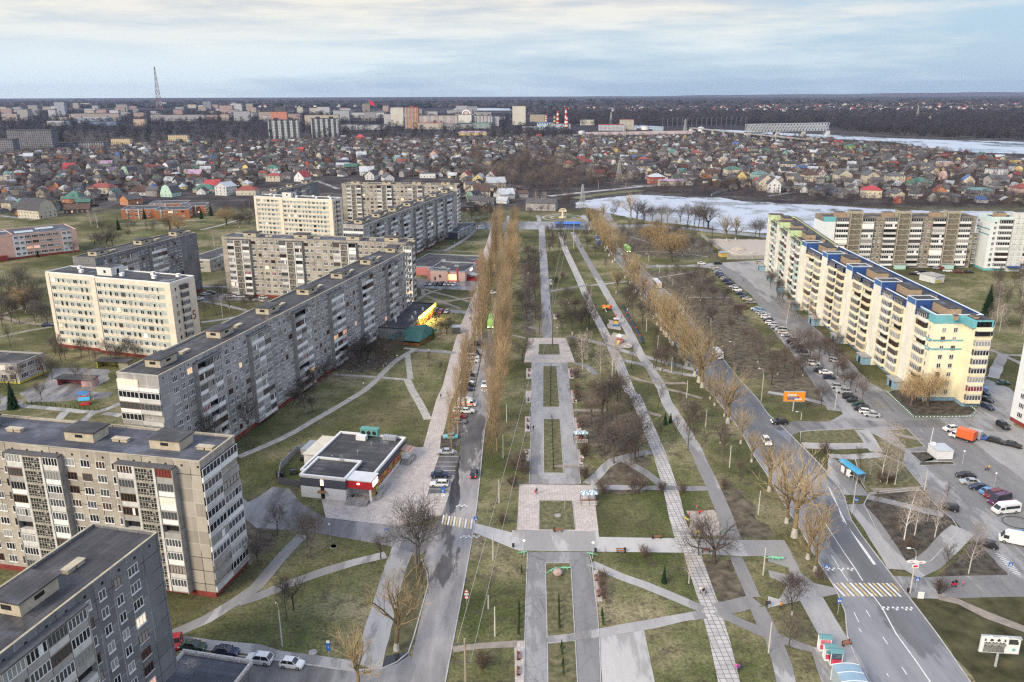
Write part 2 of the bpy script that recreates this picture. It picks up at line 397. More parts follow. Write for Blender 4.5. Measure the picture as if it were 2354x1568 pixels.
# wet dark strip by the left kerb of the street
area('puddle',PP('C2',1775,1040,1765,900,1830,640,1870,500,1858,640,1872,800,1862,950,1800,1050),.047,glass('puddle_water',(.02,.02,.022),.04),.35,3)
area('puddle',PP('D2',1190,1330,1390,1290,1400,1330,1290,1400,1160,1440),.047,MATS['puddle_water'],.2,5)
area('puddle',PP('C4',50,270,110,250,210,330,205,410,150,350),.047,glass('puddle_bright',(.12,.13,.15),.02,1.),.2,6)
area('puddle',PP('C3',2085,270,2150,285,2240,380,2290,480,2350,600,2290,560,2200,440),.047,MATS['puddle_bright'],.3,7)

# central alley ------------------------------------------------------------------------
area('plaza',PP('C3',68,775,745,785,795,1210,45,1197),.03,PAVE)
area('cross_path',PP('D2',2008,108,2351,196)+PP('C3',0,1199,792,1208,800,1260,1450,1272,2240,1290,2351,1290)+PP('D3',2351,410,2100,415,1600,382,700,370,60,362,0,340)+PP('D2',1990,190),.034,CONC)
area('alley',PP('D3',145,378,697,374,722,480,785,1000,812,1640,108,1640,125,1000),.03,ALLEY)
area('concrete_pad',PP('D3',797,1150,1210,1075,1325,1640,835,1640),.036,CONC)
area('alley',PP('C3',160,772,627,776,545,0)+PP('B3',555,1500,510,1033,178,1033)+PP('C3',178,0),.03,ALLEY)
area('plaza',PP('B3',150,810,495,808,580,1035,110,1035),.034,PAVE)
area('alley',PP('B3',280,808,375,808,318,0)+PP('A3',314,1540,300,1270,246,1270,248,1540)+PP('B3',250,0),.03,ALLEY)
LAWN=mat('lawn',(.10,.105,.045),1,.35,.9,world=True,c2=(.20,.18,.10))
def lawn(*a):
 pts=PP(*a);area('lawn',pts,.05,LAWN);kerb('kerb',pts+pts[:1],.16,.12,smooth=False)
lawn('C3',250,925,555,927,583,1198,248,1196);lawn('D3',306,476,540,478,576,1128,323,1163);lawn('D3',326,1213,580,1190,606,1640,330,1640)
lawn('C3',290,178,440,176,476,674,292,672);lawn('B3',286,1070,410,1070,436,1444,284,1444);lawn('B3',250,866,430,866,441,964,240,964)
for pts in (PP('D3',142,380,122,1000,106,1640),PP('D3',708,380,735,480,790,1000,818,1640),PP('C3',158,772,172,380,178,0),PP('C3',630,776,592,380,548,0)):
 kerb('kerb',pts,.16,.12)
for a in (('D3',20,1190,112,1190,108,1640,30,1640),('D3',735,540,790,540,830,830,765,830),('B3',130,1090,185,1090,185,1185,130,1185),('B3',125,1295,180,1295,175,1405,125,1405),('C3',118,155,172,155,165,292,118,292),('C3',110,455,165,455,160,560,118,560),
   ('B3',512,1090,560,1090,568,1185,522,1185),('B3',538,1290,590,1290,600,1405,548,1405),('C3',555,165,620,165,640,290,580,290),('C3',600,455,640,455,655,590,615,590),('B3',340,270,368,270,372,320,345,320),('B3',375,590,415,590,420,640,380,640)):
 area('bench_pad',PP(*a),.04,PAVE)
# paths right of the alley
strip('tiled_path',PP('D3',2010,1640,1910,1200,1810,850,1690,500,1655,380)+PP('C3',1590,1330,1520,1100,1465,850,1360,510,1260,270,1130,-40)+PP('B3',1080,1300,985,1040,840,740,740,560,630,300,490,0)+PP('A3',440,1330),3.5,.044,GRID,smooth=False)
strip('footpath',PP('C3',2030,1280,1890,900,1800,700,1640,370,1420,20)+PP('B3',1380,1280,1270,1090,1180,960,1060,730,960,560,800,280,640,0)+PP('A3',560,1330),3.4,.04,WALK,.12)
PATHS=[
 ('B3',360,380,600,340,850,315,1050,290,1),('C3',700,775,800,680,925,560,1100,510,1270,475,1.2),('C3',980,520,1190,650,1400,800,1.1),('C3',745,802,1000,805,1400,812,1810,815,1),
 ('B3',510,790,850,870,1080,945,1400,1030,1700,1110,1.2),('B3',580,1040,680,1070,770,1150,1),('B3',1060,1160,1300,1225,1600,1225,.8),('B3',1000,1010,1180,1050,1460,1120,1700,1160,1.2),
 ('B3',1380,1270,1550,1310,1750,1365,.8),('C3',1230,110,1370,150,.8),('D3',725,480,1000,600,1450,770,1750,900,1),('D3',1880,920,2100,1030,2351,1130,1),
 ('D3',335,1188,780,1125,1300,1030,1770,945,1),('D3',1890,905,2050,870,2240,815,1.5),('D3',2351,1110,2351,1110,1),('D3',-560,1268,-300,1240,40,1212,.9),('D3',2060,420,2140,600,2220,790,1.1),('D3',2250,880,2300,990,2400,1190,2480,1400,2540,1620,1.3),
 ('D4',100,1170,300,1240,450,1290,520,1450,580,1640,1),('B2',1460,925,1620,930,1830,948,1.3),('B3',380,1990,700,1990,.6),('C3',560,95,860,100,.8),('B3',0,785,130,815,.8),('B3',150,710,270,740,.8),('B3',1620,440,1800,440,2010,438,.8),
 ('B3',1350,255,1550,225,1750,190,.8),('A3',1080,1375,1180,1400,1290,1440,.8),('A3',500,1440,600,1440,810,1470,.8),('A3',1140,1510,1500,1520,1800,1560,.8),
 ('C4',780,960,900,1090,1040,1280,1150,1450,1210,1560,2.0),('C4',900,890,1200,960,1620,1060,1.2),('C4',1800,1190,1640,1340,1480,1500,1280,1580,2.2),('D4',1560,790,1750,840,2000,950,2400,1100,.9),('C4',950,830,1100,830,1400,825,.9),('C4',320,420,600,430,980,420,1.6),('C4',560,520,750,530,1040,505,1.2),('C4',860,280,1000,480,1.6),('C4',1120,300,1250,335,1420,375,.8),
 ('B4',0,1310,250,1350,620,1440,1),('B4',1940,860,2060,930,2160,965,2351,975,1),('B4',2160,965,2110,1060,2070,1180,1.6),('B4',2180,980,2351,1060,1),
]
for i,a in enumerate(PATHS):
 pts=[P(a[0],a[j],a[j+1]) for j in range(1,len(a)-2,2)]
 if math.dist(pts[0],pts[-1]) < 1:continue
 k=a[-1]
 strip('footpath',pts,2.3*k,.0462+.0013*i,WALK if k >= 1 else DIRT,.34 if k < 1 else .22,i)
SLABS=[('C1',2190,525,2600,350,2900,180,3210,0,1),('B2',860,1375,1000,1290,1120,1180,1260,1040,1380,960,1460,915,1),('B2',720,1145,950,1160,1100,1170,1400,1195,.8),('B2',1390,950,1405,1080,1420,1190,.9),('B2',1390,1195,1440,1300,1510,1420,1580,1560,1.1),('B2',1360,905,1480,915,.8)]
for i,a in enumerate(SLABS):
 strip('slab_path',[P(a[0],a[j],a[j+1]) for j in range(1,len(a)-2,2)],2.2*a[-1],.04+.002*i,SLAB)
for a,w_ in ((PP('D1',1590,1130,1900,990,2150,840,2351,700)+PP('D2',210,450,430,215),2.6),(PP('D1',2190,835,2351,790)+PP('D2',300,670,600,560,900,470,1190,400),2.5)):
 strip('footpath',a,w_,.0405+w_*.001,WALK,.06)
area('broad_path',PP('D2',930,1400,985,1120,1070,850,1190,480,1250,330,1440,380,1390,500,1330,720,1240,1080,1160,1440,1050,1445),.042,asphalt_mat('broad_path',(.30,.30,.305),(.42,.41,.41)),.1)
for a in (('D4',0,265,150,265,210,370,300,560,420,660,620,705,640,760,470,795,340,810,0,890,0,780,100,810,180,670,20,610,0,540,200,590,190,520,0,460),):
 area('pavement',PP(*a),.05,CONC,.15)
strip('pavement',PP('D4',390,790,520,1020,620,1190,760,1420,860,1640),4.6,.052,WALK)
area('shelter_pad',PP('D4',470,1190,700,1180,800,1300,930,1640,590,1640,560,1400,430,1290),.056,WALK)
area('playground_sand',PP('C3',1600,1020,1850,1010,1960,1250,1640,1250),.038,SAND,.5);area('playground_sand',PP('B3',930,760,1060,780,1130,850,1090,900,960,900,880,850,900,800),.036,SAND,.8);area('playground_sand',PP('B3',880,640,1000,660,1000,740,880,720),.036,SAND,.6)

# avenue on the right -------------------------------------------------------------------
S2L=PP('D4',985,1640,800,1330,735,1150,715,930,630,720,450,440,300,160)+PP('C4',190,1020,30,740)+PP('C3',2230,520,2090,275,1880,0)+PP('B3',1760,1240,1620,1030,1440,770,1300,560,1190,420,1050,220,890,0)+PP('A3',860,1400,830,1290)
S2R=PP('D4',1900,1640,1540,1120,1180,650,950,350,760,80)+PP('C4',700,900,640,790,450,570,300,420,120,240,0,135)+PP('B3',2250,1370,2060,1160,1850,890,1640,630,1480,440,1360,330,1230,200,1130,100,1010,0)+PP('A3',960,1430,930,1290)
area('avenue',dense(S2L,5)+dense(S2R,5)[::-1],.02,A_DARK)
kerb('kerb',offset_line(S2L,.1));kerb('kerb',offset_line(S2R,-.1))
strip('road_line',PP('D4',1490,1568,1370,1390,1180,1130,1050,890,950,755),.22,.03,PAINT);strip('road_line',PP('D4',875,640,700,380,540,130)+PP('C4',455,1000,330,840,200,640),.2,.03,PAINT,.08)
strip('road_line',PP('C4',560,800,640,980,730,1160,850,1330,980,1510),.3,.03,PAINT,.2)
for a in ((1230,1430,1275,1500),(1055,1155,1100,1220),(900,910,940,970),(580,400,650,510),(660,530,735,640),(790,930,835,1020),(835,1075,858,1108),(1090,1490,1110,1520),(680,80,700,100)):
 strip('road_line',PP('D4',*a),.16,.03,PAINT)
zd=Vector(P('D4',668,680))-Vector(P('D4',742,757));zebra(P('D4',632,718),P('D4',1222,722),14,2.2,.032,tuple(zd))
for tok,x,y,k in (('D4',545,545,12),('D4',1050,908,14)):
 a=P(tok,x,y);b=P(tok,x+(260 if k == 12 else 300),y+4);d=(Vector(b)-Vector(a))/k
 for i in range(k):
  if i in (4,8):continue
  q=Vector(a)+d*i;o=(i % 2)*.55
  area('give_way_mark',[(q.x,q.y+o),(q.x+d.x*.9,q.y+o),(q.x+d.x*.9,q.y+.5+o),(q.x,q.y+.5+o)],.032,PAINT)
# cross street at the far end and the road along the pond
strip('cross_street',[P('A2',1950,1290),P('A3',-300,1280),P('A3',0,1266),P('A3',700,1270),P('A3',950,1275),P('A3',1250,1270),P('A3',1500,1290),P('A3',1900,1325),P('A3',2351,1370),P('A4',600,1420)],11,.022,A_DARK)
strip('causeway_road',[P('A3',840,1150),P('A3',880,1230)],9,.024,A_DARK)
strip('causeway_road',PP('A3',340,1000,700,960,1000,930,1200,910,1450,895),8,.024,WALK)
# side road to the right-hand blocks and the car park
area('side_road',PP('C4',120,235,230,197,560,203,690,130,560,-40)+PP('B4',470,1300,0,640)+PP('B3',2200,420,1900,180,1640,155,1240,165,1180,100,1250,140,1600,140,2351,90)+PP('B4',330,60,100,300,250,560,520,800,720,1040,900,1200,1080,1300)+PP('C4',1080,-60,1280,100,1360,178,1900,140,1930,60)+PP('B4',1880,1330,1900,1130,1960,1170,2220,1270,2351,1400)+PP('C4',2250,130,2260,240,2700,400,3600,700,3600,1700,2200,1660,2120,1560,1700,1095,1560,985,1240,580,1255,480,1000,330,860,262,400,280,300,292,210,330),.03,A_LOT)
area('yard_road',PP('C4',120,240,230,199,600,200,700,160,1000,200,1340,190,1900,160,2240,230,2200,300,1600,260,1000,250,860,258,400,276,300,288,210,325),.036,A_YARD,.3)
strip('yard_road',PP('B4',0,640,230,900,470,1200,610,1480),4.2,.034,A_YARD,.4)
strip('yard_road',PP('B4',60,420,260,610,520,850,870,1230,1080,1480),5,.037,A_YARD,.2)
for pts in (PP('C4',300,296,400,284,860,268,980,400,300,410),PP('C4',1110,280,1280,268,1440,430,1270,455),PP('C4',1300,485,1500,475,1560,560,1395,575,1400,605,1720,600,1690,570,1400,572),PP('C4',800,545,1040,500,1240,585,1420,800,920,860,860,760),PP('C4',930,870,1400,830,1560,985,1690,1095,1760,1200,1500,1480,1220,1560,1000,1200,880,960),PP('B4',1100,1310,1300,1230,1840,1260,1900,1480)+PP('C4',1905,110,1840,150,1340,165)):
 area('verge',pts,.043,EARTH if pts[0][0] > 0 and len(pts) > 6 else LAWN,.4,len(pts));kerb('kerb',pts+pts[:1],.2,.14,smooth=False)
area('verge',PP('D4',1570,590,1900,270,2190,560,2220,625,1600,625),.043,EARTH,.3,9)
strip('pavement',PP('D4',1180,690,1500,705,1900,690,3000,675),7,.046,A_LOT)
area('lawn',PP('D4',1300,790,1700,780,3600,770,3600,1700,2000,1700),.012,mat('lawn_dark',(.05,.05,.018),1,.4,.3,world=True,c2=(.10,.09,.045)),.5,4)
for i in range(9):
 t=i/8;a=P('C4',2090+170*t,1410+200*t);b=P('C4',2170+190*t,1440+200*t);strip('parking_line',[a,b],.25,.04,PAINT)
# bare earth and leaf litter under the trees
for i,a in enumerate((('B3',1210,200,1700,190,2000,430,2300,800,2351,1100,2150,1200,1700,700,1350,330),('B4',-20,900,300,1000,600,1460,420,1430,0,1300),('A3',960,1290,1500,1310,1750,1400,1900,1560,1200,1560,1000,1400),('C3',1850,780,2100,820,2351,1150,2351,1290,2000,1270),
  ('D3',1720,420,2040,430,2190,800,1890,850,1760,550),('B2',850,950,1280,980,1280,1040,1000,1130,700,1100,560,1250,300,1400,620,1120),('C2',-180,900,250,1200,100,1400,-250,1600),('B3',60,100,240,100,200,800,120,800),('C3',560,100,1100,120,1250,600,1200,860,780,860,900,560,640,400))):
 area('leaf_litter',PP(*a),.010+.001*i,mat('litter',(.085,.072,.052),1,.45,.5,world=True,c2=(.185,.155,.11)),1.6,i,'stuff')
# water --------------------------------------------------------------------------------
def water_mat(name,lo,hi,sc):
 m,nt,b=node_mat(name);pos=N(nt,'ShaderNodeNewGeometry').outputs['Position']
 mp=N(nt,'ShaderNodeMapping');nt.links.new(pos,mp.inputs['Vector']);mp.inputs['Scale'].default_value=(1,.8,1)
 a=noise(nt,mp.outputs[0],sc,7,.68)
 nt.links.new(ramp(nt,a,[(.42,lo),(.49,hi)]),b.inputs['Base Color'])
 nt.links.new(ramp(nt,a,[(.40,(.06,)*3),(.5,(.35,)*3)]),b.inputs['Roughness'])
 bp=N(nt,'ShaderNodeBump');bp.inputs['Strength'].default_value=.12;nt.links.new(noise(nt,pos,1.2,3),bp.inputs['Height']);nt.links.new(bp.outputs[0],b.inputs['Normal'])
 return m
area('pond_water',PP('A3',580,1060,700,1035,900,1010,1150,985,1350,995,1600,1010,1900,1010,2100,1045,2351,1055)+PP('A4',100,1070,500,1080,900,1110,1500,1135,2400,1140,2400,1330,600,1350,0,1340)+PP('A3',2000,1320,1650,1270,1300,1235,1000,1180,830,1140,700,1105,590,1110),.03,water_mat('pond_ice',(.09,.115,.15),(.44,.49,.58),.03),1.2)
RIV=water_mat('river_water',(.22,.28,.36),(.42,.49,.58),.012)
area('river_water',[P('A4',240,425),P('A4',600,438),P('A4',1000,462),P('A4',1700,487),P('A4',2600,500),P('A4',2600,615),P('A4',1900,600),P('A4',1500,575),P('A4',1150,500),P('A4',700,480),P('A4',300,455),P('A3',2160,415),P('A3',1930,412),P('A3',1850,385),P('A3',2160,400)],.05,RIV,4)
area('river_water',[P('A2',1800,212),P('A2',1840,190),P('A2',2200,192),P('A3',150,196),P('A3',380,206),P('A3',100,212),P('A2',2100,213)],.05,RIV,8)
area('river_water',PP('A3',1110,345,1400,362,1330,385,1120,375),.05,RIV,3)
strip('embankment',PP('A3',540,440,1200,443,1900,425,2351,418),16,.06,mat('embankment_grass',(.06,.065,.04),1,.3,.1,world=True))
strip('pond_dam',PP('A3',560,1020,800,985,1180,945),12,.028,LAWN)

# courtyards and lanes of the left-hand blocks
QX=lambda *a:[G((1450+.2761*a[i])/1.7408,(880+.2761*a[i+1])/1.7408) for i in range(0,len(a),2)]
area('yard_road',QX(790,850,1400,870,1640,640,1700,900,1620,1025,790,985),.021,A_YARD,.2)
strip('yard_road',QX(1040,1300,1300,1325,1640,1350),5,.022,A_YARD,.2)
for i,a in enumerate(((880,1005,1200,1090,1570,1190),(760,1190,900,1090,1040,1030,1150,1005),(920,1100,1150,1190,1420,1285),(1080,1200,1350,1160,1610,1125),(1440,310,1600,315,1770,322),(900,435,1180,450,1880,475),(870,1000,890,1090))):strip('footpath',QX(*a),2.0,.013+.0011*i,DIRT,.35,i)
strip('footpath',QX(1190,450,1440,310,1560,220,1640,130),2.6,.03,WALK,.1)
strip('pavement',[P('B2',2035,470),P('B2',2085,230),P('B2',2105,60),P('A2',2150,1420),P('A2',2200,1220)],4,.037,PAVE)
for i,a in enumerate((('B1',0,600,150,550,340,488),('B1',225,668,350,680,490,692),('B1',0,800,250,745,480,705),('B1',20,610,130,650,220,665),('B1',1850,665,2050,640,2240,600),('B1',1850,470,2050,505,2300,570),('B1',200,1432,600,1470,880,1492,1110,1410),('B1',960,1500,1120,1520),('B1',860,1490,760,1580),('B1',600,1490,540,1560),('B1',1850,335,2050,340,2351,345),('A1',1100,1255,1500,1240,1900,1215),('A1',1840,1310,2050,1260,2330,1170))):strip('footpath',[P(a[0],a[j],a[j+1]) for j in range(1,len(a),2)],2.4,.013+.0011*i,WALK if i > 3 else DIRT,.25,i)
area('yard_road',[P('B1',1840,395),P('B1',2100,405),P('B1',2351,425),P('B2',130,430),P('B2',120,475),P('B1',2200,465),P('B1',1850,475)],.03,A_YARD,.3)
area('yard_paving',PP('B1',470,1090,720,1085,1000,1100,1010,1180,820,1300,1040,1310,1000,1360,500,1395,250,1400,170,1320,420,1200),.012,A_YARD,.6)
area('yard_paving',PP('B1',0,1330,220,1390,200,1440,0,1480),.014,A_YARD,.4)
for i,a in enumerate((('A2',560,860,760,935),('A2',280,770,420,815),('A3',1100,905,1400,890),('A1',0,1180,330,1215),('A4',0,1000,250,960),('A2',1900,1010,2000,960))):strip('lane',PP(*a),5,.02+.002*i,A_YARD,.5,i)

area('cross_street',PP('A3',-420,1238,0,1233,690,1232,960,1246,950,1312,700,1310,240,1306,0,1303,-420,1300),.021,A_DARK,.3)
for r_ in (9,15):c_=P('A3',465,1196);strip('ring_path',[(c_[0]+r_*math.cos(a*.3),c_[1]+r_*math.sin(a*.3)) for a in range(22)],1.8,.03,WALK)
strip('footpath',PP('A3',240,1175,250,1230),3,.032,WALK);strip('footpath',PP('A3',660,1170,690,1232),4,.032,WALK)

area('shelter_pavement',PP('C4',540,690,690,872,930,884,850,780,760,700,640,560,560,520),.0405,WALK,.1)

# ------------------------------------------------------------------ building materials
def panel_mat(name,c,seam,bw=3.2,bh=2.8,var=.16,ms=.07,seam2=None,stain=.5):
 m,nt,b=node_mat(name);oc=coord(nt)
 s=N(nt,'ShaderNodeSeparateXYZ');nt.links.new(oc,s.inputs[0])
 u=math_(nt,'ADD',s.outputs[0],s.outputs[1]);cb=N(nt,'ShaderNodeCombineXYZ');nt.links.new(u,cb.inputs[0]);nt.links.new(s.outputs[2],cb.inputs[1])
 br=N(nt,'ShaderNodeTexBrick');nt.links.new(cb.outputs[0],br.inputs['Vector']);br.offset=0;br.inputs['Scale'].default_value=1
 br.inputs['Brick Width'].default_value=bw;br.inputs['Row Height'].default_value=bh;br.inputs['Mortar Size'].default_value=ms;br.inputs['Mortar Smooth'].default_value=.1
 br.inputs['Color1'].default_value=(*[x*(1-var) for x in c],1);br.inputs['Color2'].default_value=(*[x*(1+var) for x in c],1)
 if seam2:
  nt.links.new(ramp(nt,noise(nt,oc,.07,2),[(.47,seam),(.53,seam2)]),br.inputs['Mortar'])
 else:br.inputs['Mortar'].default_value=(*seam,1)
 mp=N(nt,'ShaderNodeMapping');nt.links.new(oc,mp.inputs['Vector']);mp.inputs['Scale'].default_value=(1,1,.25)
 st=noise(nt,mp.outputs[0],.5,6,.65);fine=noise(nt,oc,9.,3,.7)
 out=mix(nt,stain,br.outputs['Color'],ramp(nt,st,[(.3,(.62,.62,.63)),(.68,(1.22,1.2,1.18))]),'MULTIPLY')
 out=mix(nt,.35,out,ramp(nt,fine,[(.3,(.6,.6,.6)),(.7,(1.3,1.3,1.3))]),'MULTIPLY')
 nt.links.new(out,b.inputs['Base Color']);b.inputs['Roughness'].default_value=.92;b.inputs['Specular IOR Level'].default_value=.15
 MATS[name]=m;return m
def band_mat(name,ca,cb_,fh,lo,hi):
 """storeys striped with coloured bands between the window sills and heads"""
 m,nt,b=node_mat(name);oc=coord(nt);s=N(nt,'ShaderNodeSeparateXYZ');nt.links.new(oc,s.inputs[0])
 z=math_(nt,'MODULO',math_(nt,'ADD',s.outputs[2],28-1.2),fh)
 k=math_(nt,'MULTIPLY',math_(nt,'GREATER_THAN',z,lo),math_(nt,'LESS_THAN',z,hi))
 out=mix(nt,k,ca,cb_);st=noise(nt,oc,.6,5,.6)
 out=mix(nt,.5,out,ramp(nt,st,[(.3,(.75,.73,.7)),(.7,(1.15,1.15,1.15))]),'MULTIPLY')
 nt.links.new(out,b.inputs['Base Color']);b.inputs['Roughness'].default_value=.9;MATS[name]=m;return m
CON_B=panel_mat('concrete_beige',(.39,.355,.30),(.06,.055,.05),seam2=(.5,.48,.44))
CON_G=panel_mat('concrete_grey',(.36,.35,.335),(.56,.55,.53),seam2=(.10,.10,.10))
CON_D=panel_mat('concrete_dark',(.20,.20,.205),(.08,.08,.085),seam2=(.36,.36,.36))
CON_W=panel_mat('concrete_end',(.40,.38,.33),(.10,.095,.09),bw=5.6,bh=2.8)
def roof_mat(name,lo,hi):
 """strips of roofing felt, patched, with standing water"""
 m,nt,b=node_mat(name);oc=coord(nt);br=N(nt,'ShaderNodeTexBrick');nt.links.new(oc,br.inputs['Vector']);br.offset=.37
 for k,v in (('Scale',1),('Brick Width',7.),('Row Height',1.),('Mortar Size',.035),('Mortar Smooth',.3)):br.inputs[k].default_value=v
 br.inputs['Color1'].default_value=(*lo,1);br.inputs['Color2'].default_value=(*hi,1);br.inputs['Mortar'].default_value=(*[x*.55 for x in lo],1)
 g=noise(nt,oc,.16,6,.65);f=noise(nt,oc,4,4,.7)
 c=mix(nt,.8,br.outputs['Color'],ramp(nt,g,[(.34,(.6,.6,.63)),(.52,(1,1,1)),(.68,(1.7,1.68,1.62))]),'MULTIPLY');c=mix(nt,.5,c,ramp(nt,f,[(.3,(.55,.55,.55)),(.7,(1.4,1.4,1.4))]),'MULTIPLY')
 nt.links.new(c,b.inputs['Base Color']);nt.links.new(ramp(nt,noise(nt,oc,.13,3,.5),[(.60,(.85,)*3),(.68,(.12,)*3)]),b.inputs['Roughness']);b.inputs['Specular IOR Level'].default_value=.4;MATS[name]=m;return m
ROOF=roof_mat('bitumen_roof',(.050,.050,.055),(.082,.081,.086));ROOFB=roof_mat('bitumen_blue',(.066,.072,.09),(.10,.106,.128))
EDGE=mat('parapet_edge',(.40,.35,.25),.9,.25,.8);PLINTH=mat('plinth_red',(.22,.045,.035),.9,.25,.7)
CONL=mat('concrete_light',(.56,.55,.525),.9,.18,.7);CONM=mat('concrete_mid',(.33,.32,.30),.9,.2,.6);CABIN=mat('cabin_wall',(.46,.40,.30),.9,.18,.8)
DARKM=mat('dark_opening',(.018,.018,.02),.8,.1);CANOPY=mat('canopy_slab',(.10,.10,.105),.9,.2)
WHITE=mat('white_frame',(.78,.78,.77),.5,.06);BROWNF=mat('brown_frame',(.16,.085,.05),.6,.2);WHITEP=mat('white_plaster',(.76,.76,.74),.85,.08,.6)
GL=[glass('glass_dark',(.014,.016,.021)),glass('glass_grey',(.075,.08,.09)),glass('glass_pale',(.30,.30,.29),.3),glass('glass_brown',(.07,.04,.028),.2),glass('glass_red',(.20,.035,.04),.3)]
LIT=[emit('window_lit_amber',(1,.55,.2),.55),emit('window_lit_pale',(1,.80,.5),.5),emit('window_lit_red',(1,.42,.2),.4)]
SILL=mat('sill',(.66,.66,.66),.6,.08)

# ------------------------------------------------------------------ window and balcony prototypes (x along the wall, -y outwards, z up)
def win_proto(w_,h_,z0,lights,g,frame=0):
 b=MB();x0=-w_/2;fr=.09
 b.box(x0,-.03,z0,-x0,.0,z0+h_,1,skip='k')
 for xx in [x0,-x0-fr]+[x0+w_*(i+1)/lights-.045 for i in range(lights-1)]:b.box(xx,-.075,z0,xx+fr,-.031,z0+h_,0,skip='k')
 b.box(x0+fr,-.075,z0,-x0-fr,-.031,z0+fr,0,skip='k');b.box(x0+fr,-.075,z0+h_-fr,-x0-fr,-.031,z0+h_,0,skip='k')
 b.box(x0-.06,-.16,z0-.10,-x0+.06,0,z0-.01,2,skip='k')
 return b.data()
def loggia_proto(w_,fh,depth,style,seed):
 """projecting glazed balcony: parapet, glazing band, slab"""
 b=MB();r=random.Random(seed);x0=-w_/2;d=-depth
 b.box(x0,d-.04,-.10,-x0,0,.10,2)                                     # slab
 b.box(x0+.02,d,.10,-x0-.02,0,1.05,1,skip='kb')                      # parapet
 gz0,gz1=1.05,fh-.12
 if style == 'open':
  b.box(x0+.03,d+.9,gz0,-x0-.03,0,gz1,4,skip='k');b.box(x0,d,gz0,-x0,d+.06,gz0+.08,2)
 else:
  b.box(x0+.04,d+.04,gz0,-x0-.04,0,gz1,3,skip='k')
  n=5 if w_ > 2.6 else 4
  for i in range(n+1):
   xx=x0+.02+(w_-.14)*i/n;b.box(xx,d-.03,gz0,xx+.10,d+.039,gz1,0,skip='k')
  b.box(x0+.1,d-.02,gz1-.12,-x0-.1,d+.039,gz1,0,skip='k');b.box(x0+.1,d-.02,gz0,-x0-.1,d+.039,gz0+.10,0,skip='k')
  if style == 'half':
   k=r.randrange(n);b.box(x0+.1+(w_-.2)*k/n,d-.015,gz0+.1,x0+.1+(w_-.2)*(k+1)/n,d+.03,gz1-.1,4,skip='k')
 return b.data()
def screen_proto(w_,fh,depth):
 """pierced concrete screen of a stairwell, one storey"""
 b=MB();x0=-w_/2;d=-depth
 b.box(x0,d,0,-x0,0,fh-.004,1,skip='kb')
 for s in (x0,-x0-.45):b.box(s,d-.10,0,s+.45,d-.001,fh-.004,2,skip='k')
 n=max(3,int((w_-1)/.55));cw=(w_-1.0)/n
 for i in range(n):
  xx=x0+.5+cw*i
  for z0,z1 in ((.12,.42),(.56,1.18),(1.32,1.62),(1.76,2.34)):
   if (i+int(z0*3)) % 5 == 4:z1=z0+.2
   b.box(xx+.08,d-.012,z0,xx+cw-.10,d-.001,z1,3,skip='k')
  b.box(xx-.03,d-.07,0,xx+.07,d-.001,fh-.01,0,skip='k')
 b.box(x0+.45,d-.08,2.42,-x0-.45,d-.001,fh-.1,0,skip='k')
 return b.data()
PROTO={}
def proto(key,data,mats):
 if key not in PROTO:
  b=MB();b.v,b.f,b.m=list(data[0]),list(data[1]),list(data[2])
  PROTO[key]=(b.mesh(key[0],mats),data,mats)
 return PROTO[key]
def pick_glass(lit=.05):
 r=rnd.random();lit *= .6
 if r < lit:return LIT[rnd.choice((0,0,1,1,2))]
 return rnd.choices(GL,(6,6,3.4,.6,.12))[0]
def window(w_,h_=1.5,z0=.85,lights=2,lit=.05,name='window'):
 g=pick_glass(lit);fr=WHITE if rnd.random() < .86 else BROWNF
 return proto((name,w_,h_,z0,lights,g.name,fr.name),win_proto(w_,h_,z0,lights,g),[fr,g,SILL])
PARA=[CONL,CONM,WHITEP,CONL]
def loggia(w_,fh,depth,paras=None,frames=None,light=False):
 s=rnd.choices(('full','half','open'),(7,3,1.1))[0];g=rnd.choice((GL[1],GL[2],GL[1],GL[0])) if light else pick_glass(.03);fr=rnd.choice(frames or (WHITE,WHITE,WHITE,WHITE,BROWNF,CONM));pa=rnd.choice(paras or PARA);sd=rnd.randrange(3)
 return proto(('balcony',w_,fh,depth,s,g.name,fr.name,pa.name,sd),loggia_proto(w_,fh,depth,s,sd),[fr,pa,CONM,g,DARKM if s == 'open' else g if (sd or light) else rnd.choice((DARKM,WHITE))])
def screen(w_,fh,depth,mats=None):
 return proto(('stair_screen',w_,fh,depth),screen_proto(w_,fh,depth),mats or [CON_Bp,CONM,CONL,DARKM])
CON_Bp=mat('screen_concrete',(.36,.33,.27),.9,.2,.7)

